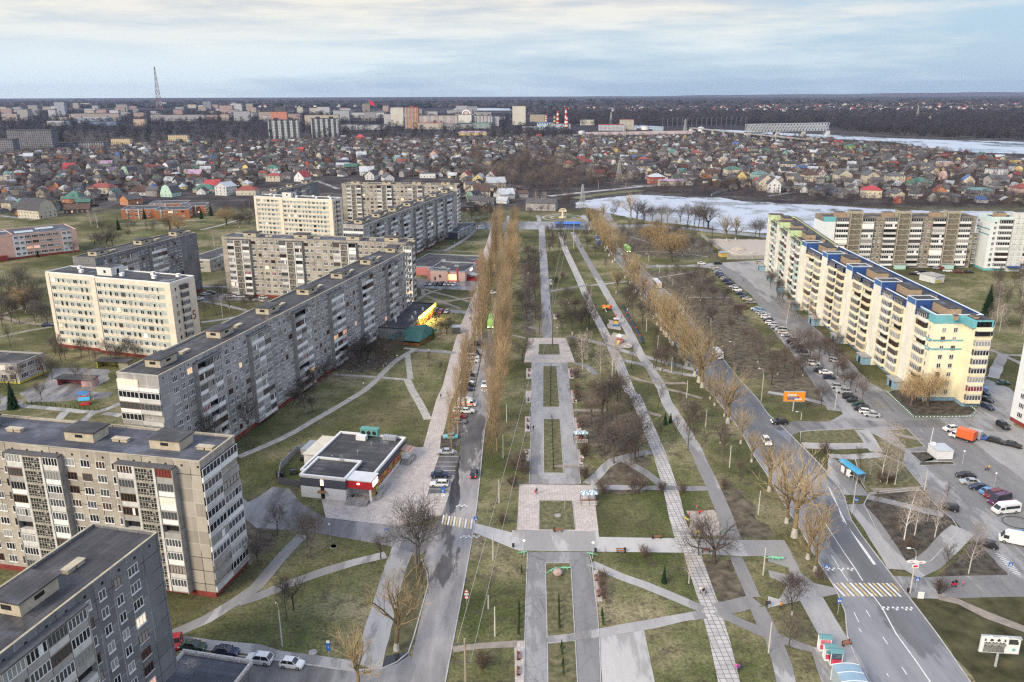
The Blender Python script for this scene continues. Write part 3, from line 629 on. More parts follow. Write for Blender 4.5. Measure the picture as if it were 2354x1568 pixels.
class Block:
 """a building: an Empty at one corner, x along the main front, y into the depth"""
 def __init__(s,name,label,loc,ang,cat='apartment block',group=None):
  s.root=empty(name,label,cat,loc,R(ang),group);s.el=[];s.ang=R(ang);s.loc=loc
 def world(s,x,y,z=0):
  c,n=math.cos(s.ang),math.sin(s.ang);return (s.loc[0]+x*c-y*n,s.loc[1]+x*n+y*c,z)
 def part(s,name,mb,mats,**k):return mb.build(name,mats,s.root,**k)
 def put(s,pr,x,y,z,rz):s.el.append((pr,x,y,z,rz))
 def column(s,o,u,x,y0,floors,fh,z0,fn,ydepth=0.):
  """one opening per storey at distance x along direction u from o"""
  rz=math.atan2(u[1],u[0])
  for k in range(floors):
   pr=fn(k)
   if pr:s.put(pr,o[0]+u[0]*x,o[1]+u[1]*x,z0+k*fh,rz)
 def facade(s,o,u,spec,floors,fh,z0,lit=.05,depth=1.2,paras=None,frames=None,canopy=True,scr=None):
  x=0.;bays=[];run=None
  for t,w_ in list(spec)+[('end',0)]:
   if t in 'LS' and t != 'end':
    if run is None:run=x
   elif run is not None:bays.append((run,x));run=None
   c=x+w_/2
   if t == 'w':s.column(o,u,c,0,floors,fh,z0,lambda k:window(1.3,lights=2,lit=lit))
   elif t == 'W':s.column(o,u,c,0,floors,fh,z0,lambda k:window(2.0,lights=3,lit=lit))
   elif t == 'n':s.column(o,u,c,0,floors,fh,z0,lambda k:window(.8,lights=1,lit=lit))
   elif t == 'R':s.column(o,u,c,0,floors,fh,z0,lambda k:window(round(w_-.5,2),1.5,lights=4,lit=lit))
   elif t == 'L':s.column(o,u,c,0,floors,fh,z0,lambda k:loggia(round(w_-.06,2),fh,depth,paras,frames))
   elif t == 'l':s.column(o,u,c,0,floors,fh,z0,lambda k:loggia(round(w_-.06,2),fh,.35,paras,frames))
   elif t == 'S':s.column(o,u,c,0,floors,fh,z0,lambda k:screen(round(w_-.06,2),fh,depth*1.05,scr))
   x += w_
  rz=math.atan2(u[1],u[0]);nx_,ny_=u[1],-u[0]
  if canopy:
   for a,b_ in bays:
    g=MB();g.box(a-.2,-depth-.25,z0+floors*fh+.02,b_+.2,0,z0+floors*fh+.28,0)
    for e in (a-.14,b_-.02):g.box(e,-depth-.08,z0-.3,e+.16,0,z0+floors*fh,1)
    ob=s.part('bay_canopy',g,[CANOPY,CONM]);ob.location=(o[0],o[1],0);ob.rotation_euler=(0,0,rz)
  return bays
 def finish(s,cap=100):
  by={}
  for e in s.el:by.setdefault(e[0][0].name.split('.')[0],[]).append(e)
  for name,l in by.items():
   def d2(e):
    q=s.world(e[1],e[2]);return q[0]**2+q[1]**2+(CAMH-e[3])**2
   vis=[]
   for e in l:
    q=s.world(e[1],e[2]);p=pix(q[0],q[1],e[3]+1.4);a=s.ang+e[4];n=(math.sin(a),-math.cos(a))
    front=-(q[0]*n[0]+q[1]*n[1]) > 0 and -30 < p[0] < CW+30 and -30 < p[1] < CH+30
    vis.append((0 if front else 1,d2(e)))
   order=sorted(range(len(l)),key=lambda i:vis[i])
   for i in order[:cap]:
    pr,x,y,z,rz=l[i];o=link(name,pr[0],s.root,(x,y,z),rz)
   rest=[l[i] for i in order[cap:]]
   if rest:
    g=MB();mats=[];
    for pr,x,y,z,rz in rest:
     mm=[]
     for m in pr[2]:
      if m not in mats:mats.append(m)
      mm.append(mats.index(m))
     g.add(pr[1],Matrix.Translation((x,y,z)) @ Matrix.Rotation(rz,4,'Z'),mm)
    stuff(s.part(name,g,mats))
 def shell(s,L,W,H,wall,roof=ROOF,par=.45,plinth=1.2,edge=EDGE,pl=PLINTH,seams=True):
  g=MB();g.box(0,0,plinth,L,W,H-par,0,skip='tb')
  s.part('wall',g,wall)
  if plinth:
   g=MB();g.box(.08,.08,-.1,L-.08,W-.08,plinth,0,skip='b');s.part('plinth',g,pl)
  g=MB();g.box(.3,.3,H-par-.35,L-.3,W-.3,H-par,0,skip='b');s.part('roof',g,roof)
  g=MB()
  for a in ((-.06,-.06,L+.06,.3),(-.06,W-.3,L+.06,W+.06),(-.06,.3,.3,W-.3),(L-.3,.3,L+.06,W-.3)):g.box(a[0],a[1],H-par,a[2],a[3],H,1 if wall != edge else 0,0,skip='b')
  s.part('parapet',g,[edge,wall])
 def cabins(s,xs,y,H,size=(6.2,4.2,1.9),wall=CABIN,roof=ROOF,hatch=True):
  for x in xs:
   g=MB();a,b_,c=size
   g.box(x-a/2,y-b_/2,H,x+a/2,y+b_/2,H+c,0,skip='b');o=s.part('roof_cabin',g,wall)
   g=MB();g.box(x-a/2-.35,y-b_/2-.35,H+c,x+a/2+.35,y+b_/2+.35,H+c+.22,0,0)
   e=g.build('cabin_roof',[roof],o)
   g=MB();g.box(x-a/2-.03,y-.8,H+.7,x-a/2,y+.8,H+1.4,0);g.build('hatch',DARKM,o);g=MB();g.box(x-.8,y-b_/2-.03,H+.8,x+.8,y-b_/2,H+1.4,0);g.build('hatch',DARKM,o)
   g=MB();xx=x+a/2+3.5+rnd.uniform(-1,1)
   for k in (0,1.7):g.box(xx+k,y-.8,H,xx+k+1.4,y+.2,H+.55,0,skip='b');g.box(xx+k-.12,y-.95,H+.55,xx+k+1.52,y+.35,H+.68,0)
   s.part('roof_vent',g,CABIN)
 def attic_vents(s,o,u,L,step,z):
  rz=math.atan2(u[1],u[0]);x=step/2
  g=MB()
  while x < L:g.box(x-.2,-.03,z,x+.2,0,z+.42,0,skip='k');x += step
  ob=s.part('attic_vents',g,DARKM);ob.location=(o[0],o[1],0);ob.rotation_euler=(0,0,rz);ob['kind']='stuff'
FH=2.8
def panel_block(label,corner,ang,L,W,H,front,end,wall,cab,floors=9,endwall=None,roof=ROOF,depth=1.2,lit=.05,left_end=None,name='apartment_block',vents=True,paras=None):
 b=Block(name,label,corner,ang);b.shell(L,W,H,wall,roof)
 z0=1.3
 if front:b.facade((0,0),(1,0),front,floors,FH,z0,lit,depth,paras)
 if end:b.facade((L,0),(0,1),end,floors,FH,z0,lit,.5,paras,canopy=False)
 if left_end:b.facade((0,W),(0,-1),left_end,floors,FH,z0,lit,.5,paras,canopy=False)
 if vents:b.attic_vents((0,0),(1,0),L,3.2,H-1.35)
 if cab:b.cabins(cab,W*.52,H-.45)
 b.finish();return b
def polar(p,ang,d):return (p[0]+math.cos(R(ang))*d,p[1]+math.sin(R(ang))*d)

# --- the two near blocks at the left edge
SEC=[('L',3.3),('S',4.6),('L',3.3),('W',3.2),('W',3.2),('W',3.2),('w',2.6)]
front=([('w',2.6)]+SEC[::1]*3)
LL=66.
c=G(457.5,1060.5,28.);s_=polar(c,-12.1,-LL)
spec=[('b',LL-(4.9+11.2+12.2+11.2+12.2+11.2))]+[('L',3.3),('S',4.6),('L',3.3)]+[('W',3.2),('W',3.2),('W',3.2),('w',2.6)]+[('L',3.3),('S',4.6),('L',3.3)]+[('W',3.2),('W',3.2),('W',3.2),('w',2.6)]+[('L',3.3),('S',4.6),('L',3.3),('b',4.9)]
B2=panel_block('long beige nine-storey block with two pierced stair screens, cut by the left edge',s_,-12.1,LL,11.6,28.,spec,[('l',5.8),('l',5.8)],CON_B,(14,38.5,56.5),roof=ROOFB)
c=G(361.5,1223,28.);L1=74.;s_=polar(c,75.6,-L1)
spec=[('b',L1-4.6-9.4-9.9-13.2-3)]+[('W',3.2)]*0+[('L',3.3)]*4+[('w',2.3),('w',2.9),('w',3.0),('W',3.6)]+[('b',L1)]
tot=13.2+2.3+2.9+3.0+3.6;spec=[('b',L1-4.2-tot-12),('w',3),('w',3),('w',3),('w',3),('L',3.3),('L',3.3),('L',3.3),('L',3.3),('w',2.6),('w',2.9),('w',2.9),('W',3.4),('b',4.2)]
B1=panel_block('dark grey nine-storey block cut by the bottom left corner',s_,75.6,L1,11.2,28.,spec,[('b',11)],CON_D,(30,56),lit=.12,vents=True)
# --- the long diagonal block and its neighbours
c=G(362.8,863.4,28.);L3=155.
sec=[('w',2.7),('W',3.1),('w',2.7),('w',2.7),('W',3.1),('L',3.3),('L',3.3),('L',3.3)]
spec=[('b',4.0),('W',3.1),('w',2.7),('W',3.1)]+[('L',3.3)]*3+(sec*6)[:-3]+[('W',3)]
B3=panel_block('very long grey nine-storey block running diagonally behind the red-fronted shop',c,75.9,L3,11.2,28.,spec,None,CON_G,[9+24.6*i for i in range(7)],left_end=[('l',5.6),('l',5.6)],lit=.035,paras=[CONL,WHITEP,WHITEP,CONM])
c=G(932.2,556.3,28.);L5=88.;s_=polar(c,-11.6,-L5)
sec=[('L',3.3),('S',4.2),('L',3.3),('W',3.2),('w',2.6),('W',3.2),('W',3.2),('w',2.6)]
spec=[('b',3.2)]+sec*3+[('L',3.3),('S',4.2),('L',3.3),('b',4.2)]
B5=panel_block('beige nine-storey block facing the camera behind the long diagonal block',s_,-11.6,L5,11.4,27.6,spec,[('l',5.7),('l',5.7)],CON_B,(12,37,62,80),roof=ROOFB)
c=G(217.7,593.2,28.)
spec=[('b',4.),('w',2.7),('w',2.7),('W',3)]+[('L',3.3)]*3+[('W',3),('w',2.7),('w',2.7)]+[('L',3.3)]*3+[('W',3),('w',2.7),('w',2.7),('W',3)]
B6=panel_block('dark grey nine-storey block behind the cream hostel numbered 5',c,74.2,63.4,10.8,28.,spec,None,CON_D,(8,34,57),left_end=[('b',10)])
c=G(834.7,517.5,28.);L8=147.
sec=[('w',2.7),('W',3.1),('w',2.7),('L',3.3),('L',3.3),('L',3.3)]
spec=[('b',4.0),('W',3.1),('w',2.7),('W',3.1)]+[('L',3.3)]*3+(sec*6)+[('W',3),('w',2.7)]
B8=panel_block('long grey nine-storey block with white balconies beside the second cream hostel',c,75.6,L8,10.8,28.,spec,None,CON_G,[9+22*i for i in range(7)],left_end=[('l',5.4),('l',5.4)],paras=[CONL,WHITEP,WHITEP])
c=G(1049.8,423.7,28.);L9=84.;s_=polar(c,-6.8,-L9)
sec=[('L',3.3),('S',4.2),('L',3.3),('W',3.2),('w',2.6),('W',3.2),('w',2.6)]
spec=[('b',3.6)]+sec*3+[('L',3.3),('w',4.2),('W',3),('b',2.5)]
B9=panel_block('beige nine-storey block closing the farthest courtyard below the houses',s_,-6.8,L9,11.2,27.6,spec,[('l',5.6),('l',5.6)],CON_B,(9,32,54,75))
c=G(635.7,441,28.)
spec=[('b',4.),('w',2.7),('w',2.7),('W',3)]+[('L',3.3)]*3+[('W',3),('w',2.7),('w',2.7)]+[('L',3.3)]*3+[('W',3),('w',2.7),('w',2.7),('W',3)]
B10=panel_block('grey nine-storey block half hidden behind the second cream hostel',c,79.,66,11,28.,spec,None,CON_D,(9,33,57),left_end=[('b',10)])

# --- cream hostels
HB=band_mat('hostel_front',(.68,.60,.475),(.40,.45,.415),2.85,.75,2.35);HP=mat('hostel_plain',(.70,.61,.50),.9,.12,.4);HW=mat('hostel_white',(.68,.66,.62),.9,.1,.4)
def hostel(label,fl,ang,L1_,L2_,W,H,number=False,name='hostel'):
 """front in two planes, the right one standing 1.2 m forward; glazed balconies in the right gable"""
 b=Block(name,label,fl,ang,'hostel');L=L1_+L2_;z0=1.3;fh=2.85;fl_=9
 g=MB();g.box(1.6,0,1.2,L1_-.9,.2,H-1.9,0,skip='bk');g.box(L1_+1.4,-1.2,1.2,L-2.6,-1.0,H-1.9,0,skip='bk');b.part('banded_front',g,HB)
 g=MB()
 g.box(.0,.2,1.2,L1_,W,H-.4,0,skip='bt');g.box(L1_,-1.0,1.2,L,W,H-.4,0,skip='bt')
 for x0,x1,y in ((0,1.6,-.25),(L1_-.9,L1_+1.4,-1.45),(L-2.6,L,-1.25)):g.box(x0,y,1.2,x1,.21 if x0 < L1_-2 else -.99,H-.4,1,skip='bt')
 g.box(1.6,-.02,H-1.9,L1_-.9,.2,H-.4,0,skip='b');g.box(L1_+1.4,-1.22,H-1.9,L-2.6,-1.0,H-.4,0,skip='b')
 b.part('wall',g,[HP,HP])
 g=MB();g.box(.1,.1,-.1,L1_,W-.1,1.2,0,skip='b');g.box(L1_,-1.1,-.1,L-.1,W-.1,1.2,0,skip='b');b.part('plinth',g,PLINTH)
 g=MB();g.box(.3,.5,H-.8,L1_,W-.3,H-.35,0,skip='b');g.box(L1_,-.7,H-.8,L-.3,W-.3,H-.35,0,skip='b');b.part('roof',g,ROOF)
 g=MB()
 for a in ((0,0,L1_,.3),(L1_-.3,-1.25,L+.02,-.9),(0,W-.3,L,W+.02),(0,.3,.3,W-.3),(L-.3,-.9,L+.02,W-.3),(L1_-.3,-.9,L1_,.0)):g.box(a[0]-.01,a[1],H-.4,a[2],a[3],H,0,skip='b')
 b.part('parapet',g,WHITEP)
 r=random.Random(3)
 for base,x0,x1,y in ((0,2.0,L1_-1.2,0),(1,L1_+1.8,L-3.0,-1.2)):
  x=x0;i=0
  while x < x1-1.2:
   wd=(1.9,.9,.9,1.6)[i % 4];b.column((0,y),(1,0),x+wd/2,0,fl_,fh,z0,lambda k:window(wd,1.5,.85,2 if wd > 1 else 1,.06));x += wd+1.25;i += 1
 # right gable: recessed balcony stack
 for k in range(fl_):
  b.put(loggia(3.3,fh,.9,[HP]),L,W*.44,z0+k*fh,R(90));b.put(window(1.0,1.5,.85,1),L,W*.1,z0+k*fh,R(90))
 g=MB();g.box(L,W*.44+1.8,1.2,L+.95,W*.44+1.95,H-2.2,0);g.box(L,W*.44-1.9,H-2.2,L+1.2,W*.44+1.95,H-2.0,1);b.part('balcony_fin',g,[HP,CANOPY])
 xs_=[6,12,20,L1_+8,L1_+17,L1_+22,L1_+28,L1_+32]
 for i,x in enumerate(xs_):
  if x < L-2:g=MB();yy=W*(.3 if i % 2 else .75);g.box(x,yy,H-.35,x+1.3,yy+1.1,H+.6,0,skip='b');g.box(x-.15,yy-.15,H+.6,x+1.45,yy+1.25,H+.72,0);b.part('roof_vent',g,WHITEP)
 g=MB();g.box(L1_-1,2.5,H-.35,L1_+5.5,8.5,H+2.6,0,1,skip='b');o=b.part('roof_cabin',g,[HW,ROOF])
 g=MB();g.box(L1_+5.5,5,H-.3,L1_+5.53,6,H+1.8,0);g.box(L1_+2,2.47,H+.6,L1_+3,2.5,H+1.6,0);g.build('door',DARKM,o)
 if number:
  cu=bpy.data.curves.new('house_number','FONT');cu.body='5';cu.size=4.6;cu.extrude=.03
  o=bpy.data.objects.new('house_number',cu);COL.objects.link(o);cu.materials.append(mat('number_red',(.22,.07,.08),.8,.05));o.parent=b.root
  o.location=(L+.05,W*.79,13.2);o.rotation_euler=(R(90),0,R(90))
 b.finish();return b
fl=G(103.8,624.4,28.5)
hostel('cream nine-storey hostel with a red number 5 on its gable',fl,-18.5,22.3,33.6,11.2,28.5,True)
fl=G(583,449.5,28.5)
hostel('second cream hostel, the farther one with no number, between grey blocks',fl,-18.5,20.,36.4,10.6,28.2)

# ------------------------------------------------------------------ blocks on the right
YEL=panel_mat('render_yellow',(.86,.80,.58),(.78,.72,.52),bw=6.,var=.04,ms=.03,stain=.35);CRM=panel_mat('render_cream',(.84,.80,.68),(.74,.66,.54),bw=2.6,var=.05,ms=.035,stain=.5)
SPECK=panel_mat('tile_speckled',(.78,.77,.68),(.58,.53,.44),bw=2.6,var=.05,ms=.03,stain=.6);BLUE=panel_mat('attic_blue',(.035,.08,.25),(.05,.11,.30),bw=2.,var=.12,ms=.05)
BLUEL=mat('tower_band_blue',(.07,.16,.36),.8,.15);TURQ=mat('attic_turquoise',(.16,.43,.47),.85,.1);TURQD=mat('band_turquoise',(.15,.36,.40),.85,.1);BASEB=mat('plinth_blue',(.22,.36,.46),.9,.15)
PGRN=panel_mat('attic_green',(.50,.64,.36),(.42,.55,.32),bw=3.,var=.06,ms=.04);GRNP=mat('parapet_mint',(.42,.62,.55),.85,.1);ORP=mat('parapet_orange',(.80,.68,.46),.85,.12);PINKR=mat('roof_pink',(.22,.13,.15),.9,.2)
BRICKC=mat('brick_cabin',(.36,.27,.18),.9,.2,1.2);TRIMW=mat('trim_white',(.68,.74,.78),.6,.06);MINTW=mat('render_mint',(.58,.70,.68),.9,.08,.3);PALEW=mat('render_white',(.70,.73,.74),.9,.07,.3)
def stair_tower_block(label,corner,ang,L,W,H,towers,attic,towm,bandm,paras,wall,near_end,trim=TRIMW,base=BASEB):
 b=Block('apartment_block',label,corner,ang);z0=1.4
 g=MB();g.box(0,0,1.2,L,W,H-2.6,0,skip='tb');b.part('wall',g,wall)
 g=MB();g.box(.1,.1,-.1,L-.1,W-.1,1.2,0,skip='b');b.part('plinth',g,base)
 g=MB();g.box(.25,.25,H-1.2,L-.25,W-.25,H-.8,0,skip='b');b.part('roof',g,ROOF)
 g=MB()
 for a in ((-.05,-.08,L+.05,.25),(-.05,W-.25,L+.05,W+.08),(-.05,.25,.25,W-.25),(L-.25,.25,L+.05,W-.25)):g.box(*a[:2],H-2.6,*a[2:],H,0,skip='b')
 b.part('attic_band',g,attic)
 g=MB()
 for a in ((-.15,-.18,L+.15,.35),(-.15,W-.35,L+.15,W+.18),(-.15,.35,.35,W-.35),(L-.35,.35,L+.15,W-.35)):g.box(*a[:2],H+.003,*a[2:],H+.16,0)
 b.part('coping',g,trim)
 for t in towers:                                                    # stair towers standing out of the front
  g=MB();y0,y1,h=-1.7,5.2,H+2.2
  g.box(t,y0,0,t+5.3,.02,H-2.4,0,skip='bk');g.box(t,y0,H-2.4,t+5.3,y1,h-1.7,0,skip='b');g.box(t-.02,y0-.02,h-1.7,t+5.32,y1,h,1,2,skip='b')
  g.box(t+5.302,y0+.2,H-2.4,t+5.33,y1-.1,h-.3,3);g.box(t-.03,y0+.2,H-2.4,t-.002,y1-.1,h-.3,3)
  o=b.part('stair_tower',g,[towm,bandm,ROOF,attic])
  g=MB()
  for a in ((t-.1,y0-.1,t+5.4,y0+.15),(t-.1,y1-.2,t+5.4,y1+.05),(t-.1,y0+.15,t+.15,y1-.2),(t+5.15,y0+.15,t+5.4,y1-.2)):g.box(*a[:2],h+.003,*a[2:],h+.15,0)
  for xx in (t-.06,t+5.26):g.box(xx,y0-.07,H-2.4,xx+.12,y0-.025,h,0)
  g.build('coping',trim,o)
  g=MB();g.box(t+5.5,3.4,H-.8,t+14.5,7.4,H+1.9,0,1,skip='b');g.box(t+5.3,3.2,H+1.9,t+14.7,7.6,H+2.1,1);o=b.part('roof_cabin',g,[BRICKC,ROOF])
  for xx,yy in ((t+16.5,4),(t+15.3,9.5),(t+17.2,9.5)):
   g=MB();g.box(xx,yy,H-.8,xx+1.1,yy+1.1,H+.5,0,skip='b');g.box(xx-.15,yy-.15,H+.5,xx+1.25,yy+1.25,H+.65,1);b.part('roof_vent',g,[BRICKC,CANOPY])
  g=MB();g.box(t+.2,-4.6,0,t+5.2,-1.72,2.7,0,skip='b');g.box(t-.2,-4.9,2.7,t+5.6,-1.71,2.95,1);g.box(t+1.8,-4.63,.1,t+3.4,-4.601,2.2,2);b.part('porch',g,[BASEB,CONM,DARKM])
  for x0,w_ in ((t+5.5,5.6),(t+14.2,5.2)):
   if x0+w_ > L+.3:continue
   b.column((0,0),(1,0),x0+w_/2,0,9,2.78,z0,lambda k:loggia(w_,2.78,.95,paras,(WHITE,WHITE,CONL,BROWNF),True))
   g=MB();g.box(x0-.1,-1.5,z0+9*2.78,x0+w_+.1,0,z0+9*2.78+.2,0);b.part('bay_canopy',g,CANOPY)
  if t+13 < L:b.column((0,0),(1,0),t+12.6,0,9,2.78,z0,lambda k:window(.8,1.5,.85,1))
  if t+13 < L and near_end:
   g=MB()
   for zz in (15.6,18.4):g.box(t+11.3,-.06,zz,t+13.9,-.002,zz+.5,0,skip='k')
   ob=b.part('wall_bands',g,TURQD);ob['kind']='stuff'
 return b
# yellow block with the blue attic; local x runs from its far end to the near gable
far=(125.3,339.);Ly=111.
R1=stair_tower_block('long yellow nine-storey block with dark blue attic and turquoise gable top',far,-90.35,Ly,13.6,27.0,[96.2-24.2*i for i in range(4,-1,-1)],BLUE,CRM,BLUEL,[ORP,ORP,YEL,CRM],YEL,True)
# turquoise attic and striped gable at the near end
g=MB();g.box(Ly+.051,-.1,24.4,Ly+.12,9.2,27.003,0);g.box(Ly-9.2,-.16,24.4,Ly+.12,-.085,27.003,0);g.box(Ly-.4,8.2,24.4,Ly+5.1,9.4,26.6,0)
g.box(Ly,9.0,24.4,Ly+5.,14.2,26.8,0,1);g.box(Ly-60,13.7,24.4,Ly,13.9,27.0,0);R1.part('gable_attic',g,[TURQ,ROOF])
g=MB();g.box(Ly,9.2,1.2,Ly+4.8,14.0,24.4,0);g.box(Ly+.1,9.3,0,Ly+4.7,13.9,1.2,1);R1.part('gable_wing',g,[YEL,BASEB])
g=MB()
for zz in (16.2,18.9):g.box(Ly,.1,zz,Ly+.05,9.1,zz+.55,0);g.box(Ly-4.2,-.05,zz,Ly,0,zz+.55,0)
R1.part('gable_bands',g,TURQD)['kind']='stuff'
for k in range(9):
 for yy in (3.0,6.4):R1.put(window(1.25,1.45,.85,2,.04),Ly,yy,1.4+2.78*k,R(90))
 R1.put(loggia(4.4,2.78,1.1,[ORP,ORP,YEL]),Ly+4.8,11.6,1.4+2.78*k,R(90));R1.put(loggia(2.6,2.78,.9,[ORP,YEL]),Ly+3.2,14.0,1.4+2.78*k,R(180))
R1.finish()
g0=(135.6,424.);R1g=stair_tower_block('pale green nine-storey block joined to the far end of the yellow one',g0,-96.6,84.,13.2,27.2,[6,30,54],PGRN,SPECK,PGRN,[GRNP,WHITEP,SPECK],SPECK,False,PINKR,TURQ)
g=MB();g.box(83.9,9,20,84.6,15.5,27.,0);R1g.part('firewall',g,YEL);R1g.finish()
# brown-grey block with pierced stair towers
CONR=panel_mat('concrete_brown',(.27,.235,.18),(.10,.09,.08),bw=3.,seam2=(.55,.53,.47));SCRM=mat('screen_tower',(.38,.34,.26),.9,.2,.7)
b=Block('apartment_block','brown-grey ten-storey block with three pierced stair towers beyond the yellow one',(163.5,421.),-1.0);H=27.2;L=79.
g=MB();g.box(0,0,1.2,L,13.5,H-2.6,0,skip='tb');b.part('wall',g,CONR)
g=MB();g.box(.1,.1,-.1,L-.1,13.4,1.2,0,skip='b');b.part('plinth',g,CONM)
g=MB()
for a in ((-.05,-.08,L+.05,.25),(-.05,13.25,L+.05,13.58),(-.05,.25,.25,13.25),(L-.25,.25,L+.05,13.25)):g.box(*a[:2],H-2.6,*a[2:],H,0,skip='b')
b.part('attic_band',g,CONR)
g=MB();g.box(.25,.25,H-1.2,L-.25,13.25,H-.8,0,skip='b');b.part('roof',g,ROOF)
g=MB();g.box(-.08,-.12,1.3,6.2,-.004,H-2.6,0,skip='k');g.box(-.1,-.14,H-2.6,6.2,-.09,H,1);g.box(-.2,-.1,1.3,-.06,13.6,H-2.6,0,skip='r');b.part('pale_end',g,[PALEW,TURQ])
x=6.6
for s in range(3):
 for dx in (0,13.1):
  b.column((0,0),(1,0),x+dx+3.1,0,9,2.78,1.4,lambda k:loggia(6.1,2.78,1.2,[WHITEP,WHITEP,CONL]));g=MB();g.box(x+dx-.1,-1.5,26.42,x+dx+6.3,-.09,26.6,0);b.part('bay_canopy',g,CANOPY)
 b.column((0,0),(1,0),x+9.65,0,10,2.78,1.4,lambda k:screen(6.5,2.78,1.5,[SCRM,CONR,SCRM,DARKM]))
 g=MB();g.box(x+6.4,-1.55,29.2,x+12.9,4,30.4,0,1,skip='b');g.box(x+6.4,0,H-1,x+12.9,4,29.2,0,skip='b');b.part('stair_tower_head',g,[SCRM,ROOF])
 g=MB();g.box(x+1,3.5,H-.8,x+6,8,H+1.7,0,1,skip='b');b.part('roof_cabin',g,[BRICKC,ROOF])
 g=MB();g.box(x+7,-3.8,0,x+12.4,-1.6,2.6,0,skip='b');g.box(x+6.6,-4.2,2.6,x+12.8,-1.59,2.85,1);b.part('porch',g,[GRNP,CONM])
 for dx in (20.6,23.4):b.column((0,0),(1,0),x+dx,0,9,2.78,1.4,lambda k:window(1.4,1.5,.85,2))
 x += 25.1
b.finish()
# white and pale blue block at the right edge
b=Block('apartment_block','white nine-storey block with pale blue attic and a tiled stair tower at the right edge',(246.5,413.),-4.);L=62.;H=28.
g=MB();g.box(0,0,1.2,L,13.5,H-2.6,0,skip='tb');b.part('wall',g,PALEW);g=MB();g.box(.1,.1,-.1,L-.1,13.4,1.2,0,skip='b');b.part('plinth',g,TURQ)
g=MB()
for a in ((-.05,-.08,L+.05,.25),(-.05,13.25,L+.05,13.58),(-.05,.25,.25,13.25),(L-.25,.25,L+.05,13.25)):g.box(*a[:2],H-2.6,*a[2:],H,0,skip='b')
b.part('attic_band',g,MINTW);g=MB();g.box(.25,.25,H-1.2,L-.25,13.25,H-.8,0,skip='b');b.part('roof',g,ROOF)
g=MB()
for zz in (18.4,21.2):g.box(-.06,0,zz,-.002,13,zz+.6,0)
b.part('wall_bands',g,TURQD)['kind']='stuff'
TILE=panel_mat('tower_tiles',(.68,.69,.66),(.45,.46,.45),bw=1.2,bh=.93,var=.05,ms=.05)
for x in (0,27.):
 b.column((0,0),(1,0),x+2.4,0,9,2.78,1.4,lambda k:window(1.3,1.5,.85,2))
 for dx in (7.3,20.6):b.column((0,0),(1,0),x+dx,0,9,2.78,1.4,lambda k:loggia(6.1,2.78,1.2,[WHITEP,PALEW]));g=MB();g.box(x+dx-3.2,-1.5,26.42,x+dx+3.2,-.09,26.6,0);b.part('bay_canopy',g,CANOPY)
 g=MB();g.box(x+10.6,-1.8,0,x+17.2,4,30.6,0,1,skip='b')
 for k in range(10):
  for q in (0,1):g.box(x+11.5+q*3.1,-1.83,3.2+k*2.7,x+13.3+q*3.1,-1.801,3.5+k*2.7,2);g.box(x+12.2+q*3.1,-1.83,4.1+k*2.7,x+12.6+q*3.1,-1.801,4.6+k*2.7,2)
 b.part('stair_tower',g,[TILE,ROOF,CONM]);g=MB();g.box(x+10,-5,2.6,x+17.8,-1.81,2.9,0);b.part('porch_roof',g,BLUE)
 g=MB();g.box(x+4,4,H-.8,x+9,8,H+1.5,0,1,skip='b');b.part('roof_cabin',g,[BRICKC,ROOF])
b.finish()
# sliver of a pale block past the right edge of the frame
b=Block('apartment_block','sliver of a pale block with red plinth cut by the right edge of the frame',(142.,213.),-84.);b.shell(40,12,27,PALEW);b.facade((0,0),(1,0),[('b',2),('W',3),('W',3)]+[('L',3.3)]*3,9,2.8,1.3);b.finish()

# ------------------------------------------------------------------ low buildings
def text_mesh(name,s,size,m,parent,loc,rot,depth=.03,align='CENTER'):
 cu=bpy.data.curves.new(name,'FONT');cu.body=s;cu.size=size;cu.extrude=depth;cu.align_x=align
 o=bpy.data.objects.new(name,cu);COL.objects.link(o);dg=bpy.context.evaluated_depsgraph_get()
 me=bpy.data.meshes.new_from_object(o.evaluated_get(dg));bpy.data.objects.remove(o);me.materials.clear();me.materials.append(m)
 ob=link(name,me,parent,loc);ob.rotation_euler=rot;return ob
for o in list(bpy.data.objects):
 if o.type == 'FONT':
  text_mesh('house_number','5',4.6,o.data.materials[0],o.parent,o.location,o.rotation_euler);bpy.data.objects.remove(o)
def flat_roof(b,name,x0,y0,x1,y1,h,wall,z0=0,par=.5,roof=ROOF,cop=WHITEP,pw=.35):
 g=MB();g.box(x0,y0,z0,x1,y1,h-par-.02,0,skip='bt');b.part(name,g,wall)
 g=MB();g.box(x0+pw,y0+pw,h-par-.3,x1-pw,y1-pw,h-par,0,skip='b');b.part('roof',g,roof)
 g=MB()
 for a in ((x0-.04,y0-.04,x1+.04,y0+pw),(x0-.04,y1-pw,x1+.04,y1+.04),(x0-.04,y0+pw,x0+pw,y1-pw),(x1-pw,y0+pw,x1+.04,y1-pw)):g.box(*a[:2],h-par-.02,*a[2:],h,0,skip='b')
 b.part('parapet',g,cop)
SHOPD=mat('fascia_dark',(.085,.088,.105),.7,.12);SHOPW=mat('shop_white',(.70,.70,.69),.85,.06,.5);SHOPR=mat('fascia_red',(.50,.028,.035),.6,.08);STEEL=mat('galvanised',(.42,.45,.48),.45,.12,metal=.5);CREAMR=mat('sheet_roof_cream',(.62,.58,.48),.7,.12,.5);WOODC=mat('crate_wood',(.40,.25,.12),.9,.2)
